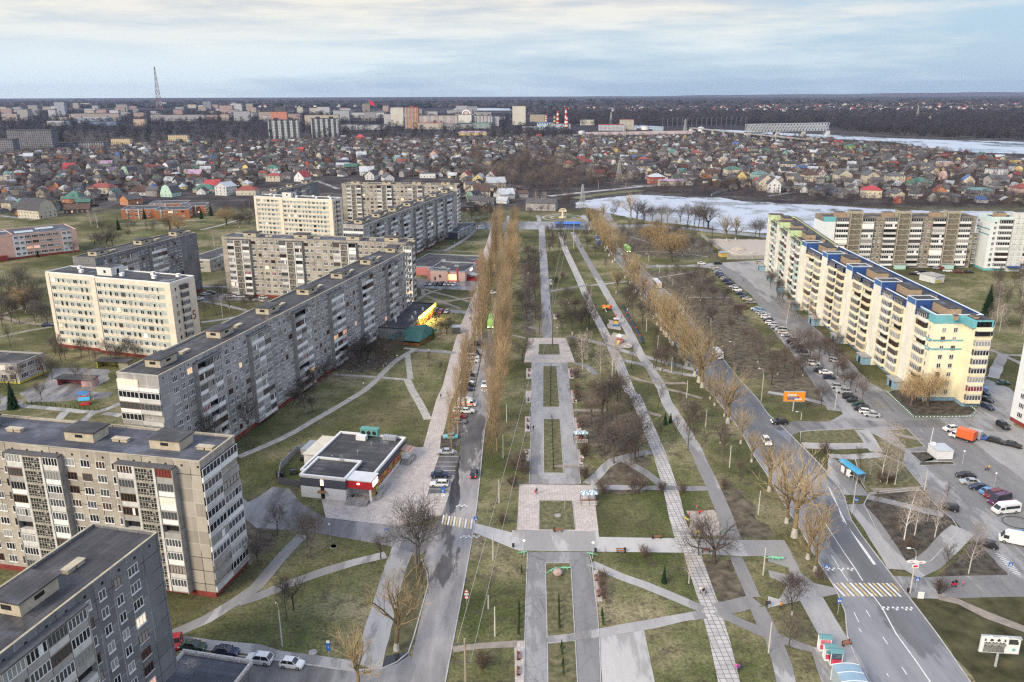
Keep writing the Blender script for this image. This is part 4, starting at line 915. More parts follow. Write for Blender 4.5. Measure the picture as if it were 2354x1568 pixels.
def produce_mat():
 m,nt,b=node_mat('produce_poster');v=N(nt,'ShaderNodeTexVoronoi');v.inputs['Scale'].default_value=1.1;nt.links.new(coord(nt),v.inputs['Vector'])
 s=N(nt,'ShaderNodeSeparateColor');nt.links.new(v.outputs['Color'],s.inputs[0])
 c=ramp(nt,s.outputs[0],[(.12,(.55,.03,.03)),(.34,(.80,.55,.04)),(.5,(.62,.05,.03)),(.68,(.75,.68,.10)),(.84,(.12,.30,.05)),(.95,(.40,.03,.06))])
 c=mix(nt,ramp(nt,v.outputs['Distance'],[(.25,(0,0,0)),(.6,(.7,.7,.7))]),c,(.10,.02,.02));nt.links.new(c,b.inputs['Base Color']);b.inputs['Roughness'].default_value=.5;return m
PROD=produce_mat()
b=Block('supermarket','low white and dark supermarket with a red entrance and a produce poster wall',(-49.2,168.8),-12.6,'supermarket')
for x0,y0,x1,y1,h in ((-1.6,3.6,16.3,26.2,5.2),(0,0,11.2,9.6,5.8)):
 g=MB();g.box(x0,y0,0,x1,y1,2.9,0,skip='bt');g.box(x0-.02,y0-.02,2.9,x1+.02,y1+.02,h-.75,1,skip='bt');g.box(x0,y0,h-.75,x1,y1,h-.45,0,skip='bt');b.part('wall',g,[SHOPW,SHOPD])
 g=MB();g.box(x0+.35,y0+.35,h-.9,x1-.35,y1-.35,h-.5,0,skip='b');b.part('roof',g,ROOF)
 g=MB()
 for a in ((x0-.12,y0-.12,x1+.12,y0+.4),(x0-.12,y1-.4,x1+.12,y1+.12),(x0-.12,y0+.4,x0+.4,y1-.4),(x1-.4,y0+.4,x1+.12,y1-.4)):g.box(*a[:2],h-.45,*a[2:],h,0)
 b.part('parapet',g,SHOPW)
g=MB();g.box(11.2,.6,3.2,17.2,4.8,5.2,0,1,skip='');g.box(16.7,.6,0,17.2,1.0,3.2,2);g.box(16.9,.62,1.2,17.21,4.7,3.2,3);g.box(11.2,4.7,0,16.9,4.8,3.2,4);g.box(11.0,.4,5.2,17.4,5,5.45,2);b.part('entrance_portal',g,[SHOPR,ROOF,SHOPW,PROD,DARKM])
g=MB();g.box(16.31,6.,.5,16.4,25.0,.9,1);
for i in range(5):g.box(16.42,6.3+i*3.5,1.0,16.5,9.5+i*3.5,3.0,0)
b.part('produce_poster',g,[PROD,SHOPW])
g=MB()
for i in range(6):g.box(11.4,-1.8+i*.38,0,16.6,.6,.16*(i+1),0)
b.part('entrance_steps',g,CONM)
for xx in (13.4,15.6):g=MB();g.path([(xx,-1.8,.95),(xx,.5,1.9)],.04,4);g.tube((xx,-1.7,0),(xx,-1.7,.95),.04,.04,4);g.tube((xx,.4,.8),(xx,.4,1.9),.04,.04,4);b.part('handrail',g,STEEL)
g=MB();g.box(17.3,2,0,18.4,9.5,.7,0);b.part('ramp',g,CONM);g=MB();g.path([(18.35,2,1.5),(18.35,9.5,1.1)],.04,4);[g.tube((18.35,2+i*1.5,0),(18.35,2+i*1.5,1.5-.08*i),.03,.03,4) for i in range(6)];b.part('handrail',g,STEEL)
g=MB();g.box(16.4,22.5,0,19.3,25.6,.95,0);[g.box(16.6+.1,20.6+i*.32,0,19.1,22.5,.16*(i+1),0) for i in range(5)];b.part('side_steps',g,CONM)
g=MB();g.box(16.35,22.3,.95,18.2,25.4,3.2,0);b.part('side_door_porch',g,SHOPW);g=MB();g.quad((16.4,22,3.5),(16.4,25.7,3.5),(19,25.7,3.0),(19,22,3.0));g.box(16.4,22,3.2,18.3,25.6,3.3);b.part('side_porch_roof',g,mat('polycarbonate_brown',(.42,.26,.2),.5,.1))
g=MB();g.box(5.0,-.06,0,5.9,-.002,4.2,1);g.box(4.5,-1.2,2.0,6.4,0,2.15,0);b.part('staff_door',g,[mat('rust_canopy',(.28,.14,.07),.8,.2),DARKM])
g=MB();g.box(5.1,-.22,3.5,5.8,-.07,4.9,0);b.part('wall_lamp',g,emit('lamp_warm',(1,.75,.35),1.6))
for lx,ly in ((14.2,.45),(17.3,2.2)):g=MB();g.box(lx-.3,ly-.12,4.4,lx+.3,ly+.02,4.7,0);b.part('sign_lamp',g,emit('lamp_pink',(1,.5,.45),4))
g=MB();g.box(17.22,1.6,3.5,17.35,4.5,4.8,0);b.part('lit_sign',g,emit('sign_white_lit',(1,.9,.9),1.6))
g=MB();g.box(4.5,25,5.2,9.2,26.6,6.9,0);g.box(4.4,24.9,6.9,9.3,26.7,7.05,0);o=b.part('condenser_unit',g,mat('condenser_green',(.12,.30,.27),.6,.12))
for i in range(3):g=MB();g.tube((5.3+i*1.5,24.99,6.0),(5.3+i*1.5,24.94,6.0),.55,.55,14);g.build('fan',DARKM,o)
g=MB();g.box(4.2,22.6,4.75,6.8,24.2,5.9,0);b.part('air_handler',g,SHOPW);g=MB();g.box(10.8,24.2,4.75,14.4,25.6,5.8,0);b.part('air_handler',g,STEEL)
for xx,yy in ((8,15),(9.5,20),(13.8,24.6),(3,11)):g=MB();g.tube((xx,yy,4.7),(xx,yy,5.7),.09,.09,6);g.tube((xx,yy,5.7),(xx,yy,5.85),.2,.02,6);b.part('vent_pipe',g,STEEL)
g=MB();g.box(6.0,8.9,5.1,6.1,9.0,7.2,0);g.box(6.7,8.9,5.1,6.8,9.0,7.2,0);[g.box(6,8.92,5.4+i*.35,6.8,8.98,5.46+i*.35,0) for i in range(6)];b.part('roof_ladder',g,STEEL)
# back yard with lean-to
g=MB();g.box(-6.5,14,3.6,-1.6,25.6,3.8,0);b.part('loading_roof',g,CREAMR);g=MB();g.box(-6.3,14.3,0,-3.4,18,3.6,0);g.box(-3.4,14.2,0,-1.61,18,3.6,1);b.part('loading_bay',g,[SHOPW,SHOPD])
g=MB();g.box(-9.5,18.5,2.6,-5.5,24.5,2.75,0);g.box(-9.4,18.6,0,-6,24.3,2.6,1);b.part('store_shed',g,[STEEL,CONM])
b.finish()
c0,s0=math.cos(R(-12.6)),math.sin(R(-12.6));SM=lambda x,y:(-49.2+x*c0-y*s0,168.8+x*s0+y*c0)
o=empty('yard_fence','grey sheet metal fence round the supermarket back yard','fence',SM(-2,3.6));pts=[SM(-1.7,3.7),SM(-8.3,4.6),SM(-11.6,12),SM(-12.2,22),SM(-9.6,24.4)]
for i,(p,q) in enumerate(zip(pts,pts[1:])):
 g=MB();d=(Vector(q)-Vector(p)).normalized();n=Vector((-d.y,d.x))*.05
 a=[(p[0]-n.x,p[1]-n.y),(q[0]-n.x,q[1]-n.y),(q[0]+n.x,q[1]+n.y),(p[0]+n.x,p[1]+n.y)];g.prism([(x-o.location.x,y-o.location.y) for x,y in a],0,1.9);g.build('fence_panel',SHOPD if i == 0 else STEEL,o)
for i,(x,y) in enumerate(((-3.6,12.6),(-2.9,13.1))):
 g=MB()
 for k in range(4):g.box(-.6,-.5,.3*k,.6,.5,.3*k+.22,0)
 tag(g.build('crate_stack',WOODC,None,loc=(*SM(x,y),.04),rz=R(-12)),('wooden crate stack beside the supermarket loading bay','second wooden crate stack nearer the loading bay door')[i],'crates')
for i,(x,y) in enumerate(((-9.8,8.2),(-7.2,10.2),(-8.6,18.0))):
 o=empty('roll_cage','dark wire roll cage parked in the supermarket back yard','roll cage',(*SM(x,y),.04),.3*i,'roll cages in the back yard');g=MB()
 g.box(-.9,-.5,.15,.9,.5,.22,0);[g.box(xx-.03,yy-.03,0,xx+.03,yy+.03,1.7,0) for xx in (-.9,.9) for yy in (-.5,.5)];[g.box(-.9,yy-.02,.4+k*.4,.9,yy+.02,.46+k*.4,0) for yy in (-.5,.5) for k in range(4)];g.build('frame',DARKM,o)
 g=MB();g.box(-.8,-.4,.22,.8,.4,1.2,0);g.build('load',CANOPY,o)
# pink shop
PNK=panel_mat('shop_pink',(.66,.47,.41),(.55,.36,.32),bw=1.2,bh=.6,var=.04,ms=.02,stain=.25);PNKD=mat('shop_pink_dark',(.50,.20,.19),.85,.1)
b=Block('shop','pink shop with a grey flat roof and a lit orange entrance',(-45.4,394.6),-14.,'shop')
flat_roof(b,'wall',-12,11,20,45,4.7,PNKD,cop=STEEL);flat_roof(b,'wall',2.8,1.8,22.5,24,5.2,PNK,cop=STEEL);flat_roof(b,'wall',5.0,0,13.8,6,5.7,PNK,cop=STEEL)
g=MB();g.box(2.7,1.7,0,5.,3,5.,0);b.part('corner_pier',g,PNKD);g=MB();g.box(13.9,1.7,.6,18,1.79,3.4,0);b.part('lit_entrance',g,emit('entry_orange',(1,.42,.12),1.8));g=MB();g.box(13.9,-.8,0,19,1.7,.6,0);b.part('entrance_steps',g,PNKD)
for xx,yy in ((18.2,1.2),(21.4,23)):g=MB();g.box(xx,yy,0,xx+.5,yy+2.4,6.2,0);g.box(xx+.5,yy+.5,3.2,xx+.53,yy+1.9,5.2,1);b.part('sign_pylon',g,[mat('pylon_red',(.52,.08,.09),.6,.1),WHITEP])
g=MB();g.box(22.51,10,3.6,22.7,14,4.7,0);b.part('lit_sign',g,MATS['sign_white_lit']);g=MB();g.box(9.5,-.03,1.9,10.5,-.002,3.2,0);g.box(7.0,-.03,.3,7.8,-.002,2.2,0);b.part('door',g,DARKM)
g=MB();g.quad((22.3,4.5,3.4),(27.5,4.5,2.6),(27.5,10,2.6),(22.3,10,3.4));g.box(22.6,4.8,0,27.2,9.7,.9,1);[g.box(xx,yy,.9,xx+.15,yy+.15,2.7,1) for xx in (27,22.6) for yy in (4.8,9.5)];b.part('terrace_tent',g,[mat('tent_grey',(.35,.36,.38),.8,.1),mat('tent_red',(.38,.03,.03),.8,.1)])
for xx,yy in ((13,14),(7.5,9),(2,26)):g=MB();g.box(xx,yy,4.6,xx+2.4,yy+.8,5.5,0);b.part('roof_unit',g,STEEL)
b.finish()
# dark pavilion
b=Block('shop','low dark pavilion with white pilasters at the far end of the grey block',(-34.6,512.),74.8,'shop');flat_roof(b,'wall',0,0,38,13,4.7,SHOPD,cop=mat('fascia_grey',(.30,.34,.40),.7,.1),pw=.5)
for i in range(13):
 g=MB();g.box(1+i*2.8,-.05,.4,2.9+i*2.8,-.002,3.6,0);g.box(1+i*2.8-.4,-.4,0,1+i*2.8-.1,-.01,3.9,1);b.part('shop_window',g,[GL[1],WHITEP])
b.finish()
# shop and cafe with the green roof
GRN=panel_mat('roof_green',(.06,.15,.135),(.05,.115,.105),bw=.9,bh=9,var=.08,ms=.04);TIMB=mat('timber_orange',(.38,.17,.05),.8,.15)
b=Block('shop','flat-roofed grocery with a floodlit yellow poster wall by the grey block',(-40.4,293.),78.,'shop')
flat_roof(b,'wall',0,0,39,11.5,4.6,CONM,cop=SHOPD,pw=.3)
g=MB();g.box(12,-.12,.4,36,-.01,3.2,0);b.part('poster_wall',g,PROD)
g=MB();g.box(16,-.3,3.3,38.6,-.02,4.9,0);b.part('fascia_sign',g,emit('sign_yellow_lit',(1,.75,.08),.8,(.7,.5,.05)))
for i in range(4):g=MB();g.box(15+i*6,-.9,4.5,15.5+i*6,-.4,4.8,0);b.part('floodlight',g,emit('flood',(1,.82,.45),9))
for xx,yy in ((14,2),(21,3),(27,1.8),(9,7)):g=MB();g.box(xx,yy,4.1,xx+1,yy+.5,5.4,0);b.part('roof_unit',g,WHITEP)
b.finish()
fl_d=bpy.data.lights.new('flood_lamp','AREA');fl_d.energy=2600;fl_d.color=(1,.78,.35);fl_d.shape='RECTANGLE';fl_d.size=16;fl_d.size_y=.6
fo=bpy.data.objects.new('flood_lamp',fl_d);COL.objects.link(fo);q=b.world(25,-1.,4.4);fo.location=q;fo.rotation_euler=(R(28),0,R(78))
b=Block('cafe','cafe under a green hipped roof with orange timber sides',(-46.2,288.3),-18,'cafe')
g=MB();g.box(.4,.4,0,12.2,15,1.0,0);g.box(.5,.5,1.0,12.1,14.9,1.9,1);b.part('timber_wall',g,[TIMB,DARKM])
g=MB();A_=[(-.4,-.4,1.95),(13,-.4,1.95),(13,15.8,1.95),(-.4,15.8,1.95)];r0,r1=(5,9,4.6),(10.2,11.5,5.2)
g.quad(A_[0],A_[1],r1,r0);g.poly([A_[1],A_[2],r1]);g.quad(A_[2],A_[3],r0,r1);g.poly([A_[3],A_[0],r0]);g.box(-.4,-.4,1.8,13,15.8,1.94,0,skip='t');b.part('roof',g,GRN);b.finish()
# school
SCHP=mat('school_pink',(.62,.40,.33),.9,.1,.3);SCHW=mat('school_white',(.62,.62,.64),.9,.1,.4)
b=Block('school','pink four-storey school with rows of skylights on its roof',(-300.,436.),41.,'school')
b.shell(57,27,13.8,SCHP,ROOFB,edge=mat('school_edge',(.5,.42,.33),.9,.1));x=2.
g=MB();g.box(24,-.03,1.2,30,-.002,13.2,0,skip='k');b.part('white_bay',g,SCHW);g=MB();g.box(49,-.03,1.2,54,-.002,13.2,0,skip='k');b.part('white_bay',g,SCHW)
b.facade((0,0),(1,0),[('b',24.3),('W',2.8),('W',2.8)]+[('R',3.6)]*5+[('b',1.2),('W',2.6),('W',2.6)],4,3.1,1.2,.02);b.finish()
for j in range(4):
 for k in range(10):g=MB();xx,yy=3+j*12+k*.95,8+(j % 2)*7;g.quad((xx,yy,13.5),(xx+.8,yy,13.5),(xx+.8,yy+3.2,14.1),(xx,yy+3.2,14.1));g.box(xx,yy+3.2,13.3,xx+.8,yy+3.3,14.1,0);b.part('skylight',g,glass('skylight_glass',(.5,.58,.6),.15))
b=Block('school_wing','pink school wing with a red porch at the left edge',(-292.,443.),42.,'school wing');b.shell(14,22,14.3,SCHP,ROOFB);g=MB();g.box(2,-3,0,9,0,3,0,1);b.part('porch',g,[PLINTH,PLINTH]);b.finish()
# orange brick kindergarten
ORB=panel_mat('brick_orange',(.40,.15,.07),(.33,.14,.08),bw=.8,bh=.25,var=.15,ms=.03)
for lab,pos,L,W,ar in (('orange brick kindergarten wing nearest the lawn',(-292,604),26,22,10),('orange brick kindergarten wing with a white window bay',(-265,600),24,20,12),('orange brick kindergarten wing farthest behind',(-285,636),28,18,10),('orange brick kindergarten wing at the right end',(-256,622),20,18,12)):
 b=Block('kindergarten',lab,pos,ar,'kindergarten','orange brick kindergarten wings');flat_roof(b,'wall',0,0,L,W,7.2,ORB,cop=STEEL);b.facade((0,0),(1,0),[('b',3),('R',4),('b',2),('R',4),('W',3),('b',2),('W',3)],2,3.2,.5,.02);b.facade((L,0),(0,1),[('b',2),('R',4),('W',3),('R',4)],2,3.2,.5,.02)
 for k in (4,12):g=MB();g.box(k,-.4,0,k+.5,-.01,7,0);b.part('pilaster',g,WHITEP)
 b.finish()
b=Block('kindergarten','two-storey white kindergarten with a yellow plinth at the left edge',(-178.,249.),-10.,'kindergarten');flat_roof(b,'wall',0,0,18.6,12,6.8,panel_mat('kg_wall',(.5,.48,.45),(.3,.29,.28),bw=3),cop=CONM);b.facade((18.6,0),(0,1),[('b',.8),('R',3.4),('R',3.4),('R',3.4)],2,3.1,.6,.0);b.facade((0,0),(1,0),[('b',2)]+[('W',3.2)]*5,2,3.1,.6,.02);g=MB();g.box(-.05,-.05,0,18.65,12.05,.6,0);b.part('plinth',g,mat('plinth_yellow',(.55,.48,.06),.8,.15));b.finish()
b=Block('outbuilding','two-storey beige outbuilding between the dark and beige blocks',(-158,415),76,'outbuilding');flat_roof(b,'wall',0,0,40,14,6.8,CON_W,cop=CONL);b.facade((0,0),(1,0),[('b',3)]+[('W',3.2)]*10,2,3.2,.4,.02);b.facade((0,14),(0,-1),[('b',1)]+[('W',3.2)]*3,2,3.2,.4);b.finish()
# open play shelters of the kindergarten
for lab,tok,x,y,c1,c2,w_ in (('yellow open-fronted play shelter with a grey roof','B1',890,1085,(.50,.47,.10),(.28,.26,.2),11.5),('pink open-fronted play shelter with a grey roof','B1',525,1250,(.50,.16,.18),(.52,.30,.33),12)):
 p=P(tok,x,y);b=Block('play_shelter',lab,p,-8,'play shelter');g=MB();g.box(0,3.6,0,w_,3.8,2.5,0);g.box(0,.2,0,.2,3.6,2.5,0);g.box(w_-3.4,.2,0,w_,3.6,2.5,1);b.part('wall',g,[mat('shelter_'+lab[:4].strip(),c1,.85,.12),mat('shelter_side_'+lab[:4].strip(),c2,.85,.12)]);g=MB();g.box(-.4,-.5,2.5,w_+.4,4.1,2.75,0);b.part('roof',g,ROOF);b.finish()
# annex at the bottom edge
b=Block('annex','low annex with a dark flat roof at the bottom edge',(-55.0,101.),-12.5,'annex');flat_roof(b,'wall',0,-12,12.3,8.5,4.3,CON_D,cop=mat('coping_flaked',(.5,.47,.44),.9,.35,3),roof=ROOFB);g=MB();g.box(-.06,8.3,4.003,12.36,8.62,4.42,0);b.part('flaked_coping',g,MATS['coping_flaked']);b.finish()
# white kiosk, dark kiosk, substation
b=Block('kiosk','white box kiosk on a small green beside the car park',P('C4',1548,556),2,'kiosk');g=MB();g.box(0,0,.25,4.1,4.6,2.5,0,skip='t');g.box(.05,.05,0,4.05,4.55,.25,1);b.part('wall',g,[SHOPW,CANOPY]);g=MB();g.box(-.1,-.1,2.5,4.2,4.7,2.65,0);b.part('roof',g,mat('kiosk_roof',(.48,.51,.55),.7,.08));g=MB();g.box(.2,3.2,2.65,1.2,4.1,3.3,0);b.part('roof_unit',g,SHOPW);g=MB();g.tube((.1,4.3,0),(.5,4.3,7.2),.1,.07,6);b.part('mast',g,WHITEP);b.finish()
b=Block('kiosk','dark ribbed kiosk under the poplars beside the green cafe',P('B2',1805,776),4,'kiosk');g=MB();g.box(0,0,0,3.1,3.4,2.7,0,skip='t');[g.box(.1+i*.3,-.05,.1,.25+i*.3,-.001,2.6,0) for i in range(10)];b.part('wall',g,CANOPY);g=MB();g.box(-.2,-.2,2.7,3.6,3.6,2.85,0);b.part('roof',g,STEEL);b.finish()
b=Block('substation','small white substation with a hipped slate roof behind the yellow block',P('B4',1530,310),24,'substation');g=MB();g.box(0,0,0,6.5,9,3.4,0,skip='t');g.box(.4,-.02,.1,4.6,-.001,1.6,1);b.part('wall',g,[mat('substation_wall',(.55,.57,.58),.9,.15,.8),mat('faded_yellow_mural',(.5,.42,.14),.9,.25,1.5)]);g=MB();a=[(-.4,-.4,3.4),(6.9,-.4,3.4),(6.9,9.4,3.4),(-.4,9.4,3.4)];g.quad(a[0],a[1],(3.3,4,4.6),(3.2,4,4.6));g.poly([a[1],a[2],(3.2,5,4.6),(3.3,4,4.6)]);g.poly([a[2],a[3],(3.2,5,4.6)]);g.poly([a[3],a[0],(3.2,4,4.6),(3.2,5,4.6)]);b.part('roof',g,CONM);b.finish()
b=Block('kiosk','blue market kiosk at the far end of the alley',P('A3',400,1290),2,'kiosk');g=MB();g.box(0,0,0,17,3.4,2.6,0,skip='t');[g.box(.5+i*2.1,-.04,.8,2.1+i*2.1,-.001,2,1) for i in range(8)];b.part('wall',g,[BLUEL,GL[1]]);g=MB();g.quad((-.3,-.6,2.6),(17.3,-.6,2.6),(17.3,3.8,3.6),(-.3,3.8,3.6));g.box(-.3,-.6,2.5,17.3,3.8,2.59,0);g.poly([(17.3,-.6,2.6),(17.3,3.8,2.6),(17.3,3.8,3.6)]);b.part('roof',g,mat('kiosk_blue',(.05,.17,.52),.6,.1));b.finish()

# ------------------------------------------------------------------ trees
def bark(name,c,c2=None,var=.25):return mat(name,c,.95,var,.9,c2=c2,objvar=.3,spec=.1)
BK_TAN=bark('bark_tan',(.34,.25,.15));BK_GOLD=bark('bark_golden',(.37,.28,.16));BK_LIMB=bark('bark_limb',(.22,.165,.095));BK_DARK=bark('bark_dark',(.105,.086,.075));BK_GREY=bark('bark_grey',(.15,.13,.115))
BK_BIRCH=bark('bark_birch',(.60,.57,.52),(.72,.69,.64));TW_BIRCH=bark('twig_birch',(.36,.30,.25));BK_RED=bark('bark_reddish',(.135,.102,.085));LIME_WASH=mat('lime_wash',(.46,.43,.38),.9,.12)
TW_WILLOW=bark('twig_willow',(.35,.25,.13));NEEDLE=bark('needles',(.022,.048,.024));THUJA=bark('thuja_green',(.05,.095,.03));RUSTY=bark('thuja_rusty',(.17,.10,.04))
def perp(d,rng):
 v=Vector((rng.gauss(0,1),rng.gauss(0,1),rng.gauss(0,1)));v=v-d*v.dot(d)
 return v.normalized() if v.length > 1e-4 else d.orthogonal().normalized()
TWIG=[.0135]
def grow(out,p,d,L,r,lv,spec,rng):
 """out: mesh builders per part; spec[lv]: (segments, upward pull, wobble, sides, material, part, end radius, children)"""
 segs,trop,wob,sides,m,part,r_end,ch=spec[lv]
 pts=[p];rad=[r]
 for i in range(segs):
  d=(d+Vector((0,0,trop/segs))+Vector((rng.gauss(0,wob),rng.gauss(0,wob),rng.gauss(0,wob*.6)))).normalized()
  p=p+d*(L/segs);pts.append(p);rad.append(r+(r*r_end-r)*(i+1)/segs)
 b=out[part]
 for i in range(segs):b.tube(pts[i],pts[i+1],rad[i],rad[i+1],sides,m,caps=False)
 if not ch:return
 n,t0,t1,a0,a1,lf,taper,rf=ch
 ang=rng.uniform(0,6.28)
 for k in range(n):
  t=t0+(t1-t0)*((k+rng.random()*.7)/n);q=t*segs;i=min(segs-1,int(q));f=q-i
  base=pts[i].lerp(pts[i+1],f);dd=(pts[i+1]-pts[i]).normalized()
  ang += 2.4;o=dd.orthogonal().normalized();o2=dd.cross(o);side=o*math.cos(ang)+o2*math.sin(ang)
  a=R(rng.uniform(a0,a1));nd=dd*math.cos(a)+side*math.sin(a)
  l=lf*(1-taper*(t-t0)/max(.01,t1-t0))*rng.uniform(.75,1.2);rr=(rad[i]+(rad[i+1]-rad[i])*f)*rf
  grow(out,base,nd,l,max(rr,TWIG[0]),lv+1,spec,rng)
def tree_proto(name,kind,seed):
 rng=random.Random(seed);out={'trunk':MB(),'crown':MB()};T,C='trunk','crown';TWIG[0]={'lombardy':.021,'loose':.021,'golden':.0165,'willow':.017}.get(kind,.0185)
 if kind == 'lombardy':
  mats=[BK_TAN,BK_TAN]
  spec=[(10,0,.02,6,0,T,.12,(40,.09,.98,24,40,6.4,.5,.34)),(4,1.0,.05,4,0,C,.35,(7,.15,1,16,34,2.4,.2,.5)),(2,.7,.08,3,0,C,.5,(3,.2,.9,18,32,1.25,0,.8)),(1,.4,.1,3,0,C,.6,None)]
  grow(out,Vector((0,0,0)),Vector((0,0,1)),24,.38,0,spec,rng)
 elif kind == 'loose':
  mats=[BK_LIMB,BK_TAN]
  spec=[(9,0,.045,6,0,T,.12,(34,.12,.97,24,44,8.0,.5,.42)),(5,.75,.08,4,0,T,.3,(9,.2,1,20,40,3.0,.25,.45)),(3,.6,.1,3,1,C,.4,(5,.2,1,18,36,1.6,.1,.6)),(1,.4,.1,3,1,C,.6,None)]
  grow(out,Vector((0,0,0)),Vector((0,0,1)),23,.36,0,spec,rng)
 elif kind == 'golden':
  mats=[BK_LIMB,BK_GOLD]
  spec=[(4,0,.05,7,0,T,.75,(6,.58,1,18,50,8.0,.1,.6)),(5,.5,.13,5,0,T,.42,(7,.2,1,22,50,4.8,.25,.55)),(4,.55,.12,4,1,T,.4,(5,.15,1,20,46,2.1,.2,.5)),(2,.5,.12,3,1,C,.5,(2,.2,.9,20,35,1.1,0,.8)),(1,.3,.1,3,1,C,.6,None)]
  grow(out,Vector((0,0,0)),Vector((0,0,1)),6.5,.45,0,spec,rng)
 elif kind in ('bare','broad','slim','red','grey'):
  mk={'red':BK_RED,'grey':BK_GREY}.get(kind,BK_DARK);mats=[mk,mk]
  if kind == 'slim':spec=[(6,0,.05,6,0,T,.25,(12,.3,.97,25,45,3.0,.45,.42)),(4,.4,.12,4,0,C,.35,(7,.2,1,25,45,1.4,.2,.5)),(2,.3,.12,3,0,C,.5,(4,.2,.95,25,45,.8,0,.8)),(1,.2,.1,3,0,C,.6,None)];L0,r0=8.6,.13
  elif kind == 'broad':spec=[(3,0,.04,7,0,T,.8,(7,.7,1,35,68,7.2,.1,.55)),(6,.5,.16,5,0,T,.28,(9,.2,1,30,55,3.8,.35,.5)),(4,.2,.18,4,0,C,.35,(6,.2,1,30,55,1.7,.2,.5)),(2,.1,.15,3,0,C,.5,(4,.2,.95,25,50,.95,0,.8)),(1,.0,.1,3,0,C,.6,None)];L0,r0=3.6,.42
  else:spec=[(4,0,.05,6,0,T,.7,(7,.55,1,28,55,4.6,.1,.5)),(4,.45,.14,4,0,C,.32,(8,.2,1,28,50,2.5,.3,.5)),(3,.3,.16,3,0,C,.4,(5,.2,1,28,50,1.3,.1,.6)),(2,.15,.15,3,0,C,.5,(3,.3,.95,25,45,.75,0,.8)),(1,.1,.1,3,0,C,.6,None)];L0,r0=4.2,.2
  grow(out,Vector((0,0,0)),Vector((rng.uniform(-.06,.06),rng.uniform(-.06,.06),1)).normalized(),L0,r0,0,spec,rng)
 elif kind == 'birch':
  mats=[BK_BIRCH,TW_BIRCH]
  spec=[(8,0,.035,6,0,T,.2,(24,.22,.97,32,55,3.6,.55,.4)),(4,.25,.1,4,0,T,.4,(8,.25,1,25,50,1.6,.2,.5)),(3,-.7,.1,3,1,C,.5,(3,.2,.9,20,45,1.0,0,.8)),(2,-.8,.1,3,1,C,.6,None)]
  grow(out,Vector((0,0,0)),Vector((.04,0,1)).normalized(),13.5,.17,0,spec,rng)
 elif kind == 'willow':
  mats=[BK_DARK,TW_WILLOW]
  spec=[(3,0,.06,7,0,T,.8,(8,.6,1,25,58,6.0,.1,.5)),(5,.45,.12,5,0,T,.35,(9,.3,1,25,55,3.0,.2,.5)),(3,.15,.14,3,1,C,.4,(9,.2,1,25,60,2.6,.1,.5)),(4,-1.7,.08,3,1,C,.5,(2,.3,.8,10,25,1.5,0,.8)),(2,-1.2,.06,3,1,C,.6,None)]
  grow(out,Vector((0,0,0)),Vector((.08,0,1)).normalized(),4.6,.5,0,spec,rng)
 elif kind == 'bush':
  mats=[BK_RED,BK_RED]
  spec=[(3,.2,.12,4,0,C,.4,(7,.2,1,22,45,1.0,.2,.55)),(2,.2,.15,3,0,C,.5,(4,.2,1,25,45,.6,0,.8)),(1,.1,.1,3,0,C,.6,None)]
  for k in range(15):
   a=k*2.4;t=rng.uniform(.1,.75);grow(out,Vector((math.cos(a)*.35*t,math.sin(a)*.35*t,0)),Vector((math.cos(a)*t,math.sin(a)*t,1)).normalized(),rng.uniform(1.6,2.4),.035,0,spec,rng)
 elif kind == 'spruce':
  mats=[BK_DARK,NEEDLE];out[T].tube((0,0,0),(0,0,11.5),.18,.03,6,0)
  for i in range(22):
   z=.8+i*.49;Lb=2.5*(1-(i/22)**1.1)+.25
   for k in range(11):
    a=k*6.283/11+i*.9+rng.uniform(-.15,.15);l=Lb*rng.uniform(.75,1.12);ca,sa=math.cos(a),math.sin(a);w_=.34*l+.1
    p0=(0,0,z+.25);p1=(ca*l*.6-sa*w_*.5,sa*l*.6+ca*w_*.5,z-.08*l);p2=(ca*l,sa*l,z-.34*l);p3=(ca*l*.6+sa*w_*.5,sa*l*.6-ca*w_*.5,z-.08*l)
    out[C].poly([p0,p1,p2,p3],1);out[C].poly([(p0[0],p0[1],z-.1),(ca*l*.55-sa*w_*.2,sa*l*.55+ca*w_*.2,z-.5*l*.6),(ca*l*.9,sa*l*.9,z-.55*l),(ca*l*.55+sa*w_*.2,sa*l*.55-ca*w_*.2,z-.2*l)],1)
 elif kind == 'thuja':
  mats=[BK_DARK,THUJA];out[T].tube((0,0,0),(0,0,2.6),.06,.02,5,0)
  for i in range(420):
   z=rng.uniform(.1,3.2);rr=.48*(1-(max(0,z-.5)/2.9)**1.6)*rng.uniform(.55,1.05);a=rng.uniform(0,6.28);c,s=math.cos(a)*rr,math.sin(a)*rr;h=rng.uniform(.15,.35)
   out[C].poly([(c-.09*s/(rr+.01)*1,s+.09*c/(rr+.01),z),(c+.09*s/(rr+.01),s-.09*c/(rr+.01),z),(c*1.1,s*1.1,z+h)],1)
 root=bpy.data.objects.new(name,None);COL.objects.link(root);root.empty_display_size=.2;kids=[]
 tm,cm=out[T],out[C]
 if tm.f:
  mm=list(mats)
  if kind in ('golden','bare','lombardy','broad','slim','loose'):        # lime-washed foot
   mm=mats+[LIME_WASH]
   tm.m=[2 if ((kind == 'golden' or (kind == 'bare' and seed % 2)) and max(tm.v[i][2] for i in f) < 1.7) else m for f,m in zip(tm.f,tm.m)]
   if kind == 'golden' or (kind == 'bare' and seed % 2):
    r_={'golden':.47,'slim':.145,'bare':.215}[kind];tm.tube((0,0,0),(0,0,1.15),r_*1.25,r_*1.02,8,2,caps=False)
  kids.append((tm.build('trunk',mm,root,smooth=True),[]))
 if cm.f:kids.append((cm.build('crown',mats,root),[]))
 return root,kids
TP={}
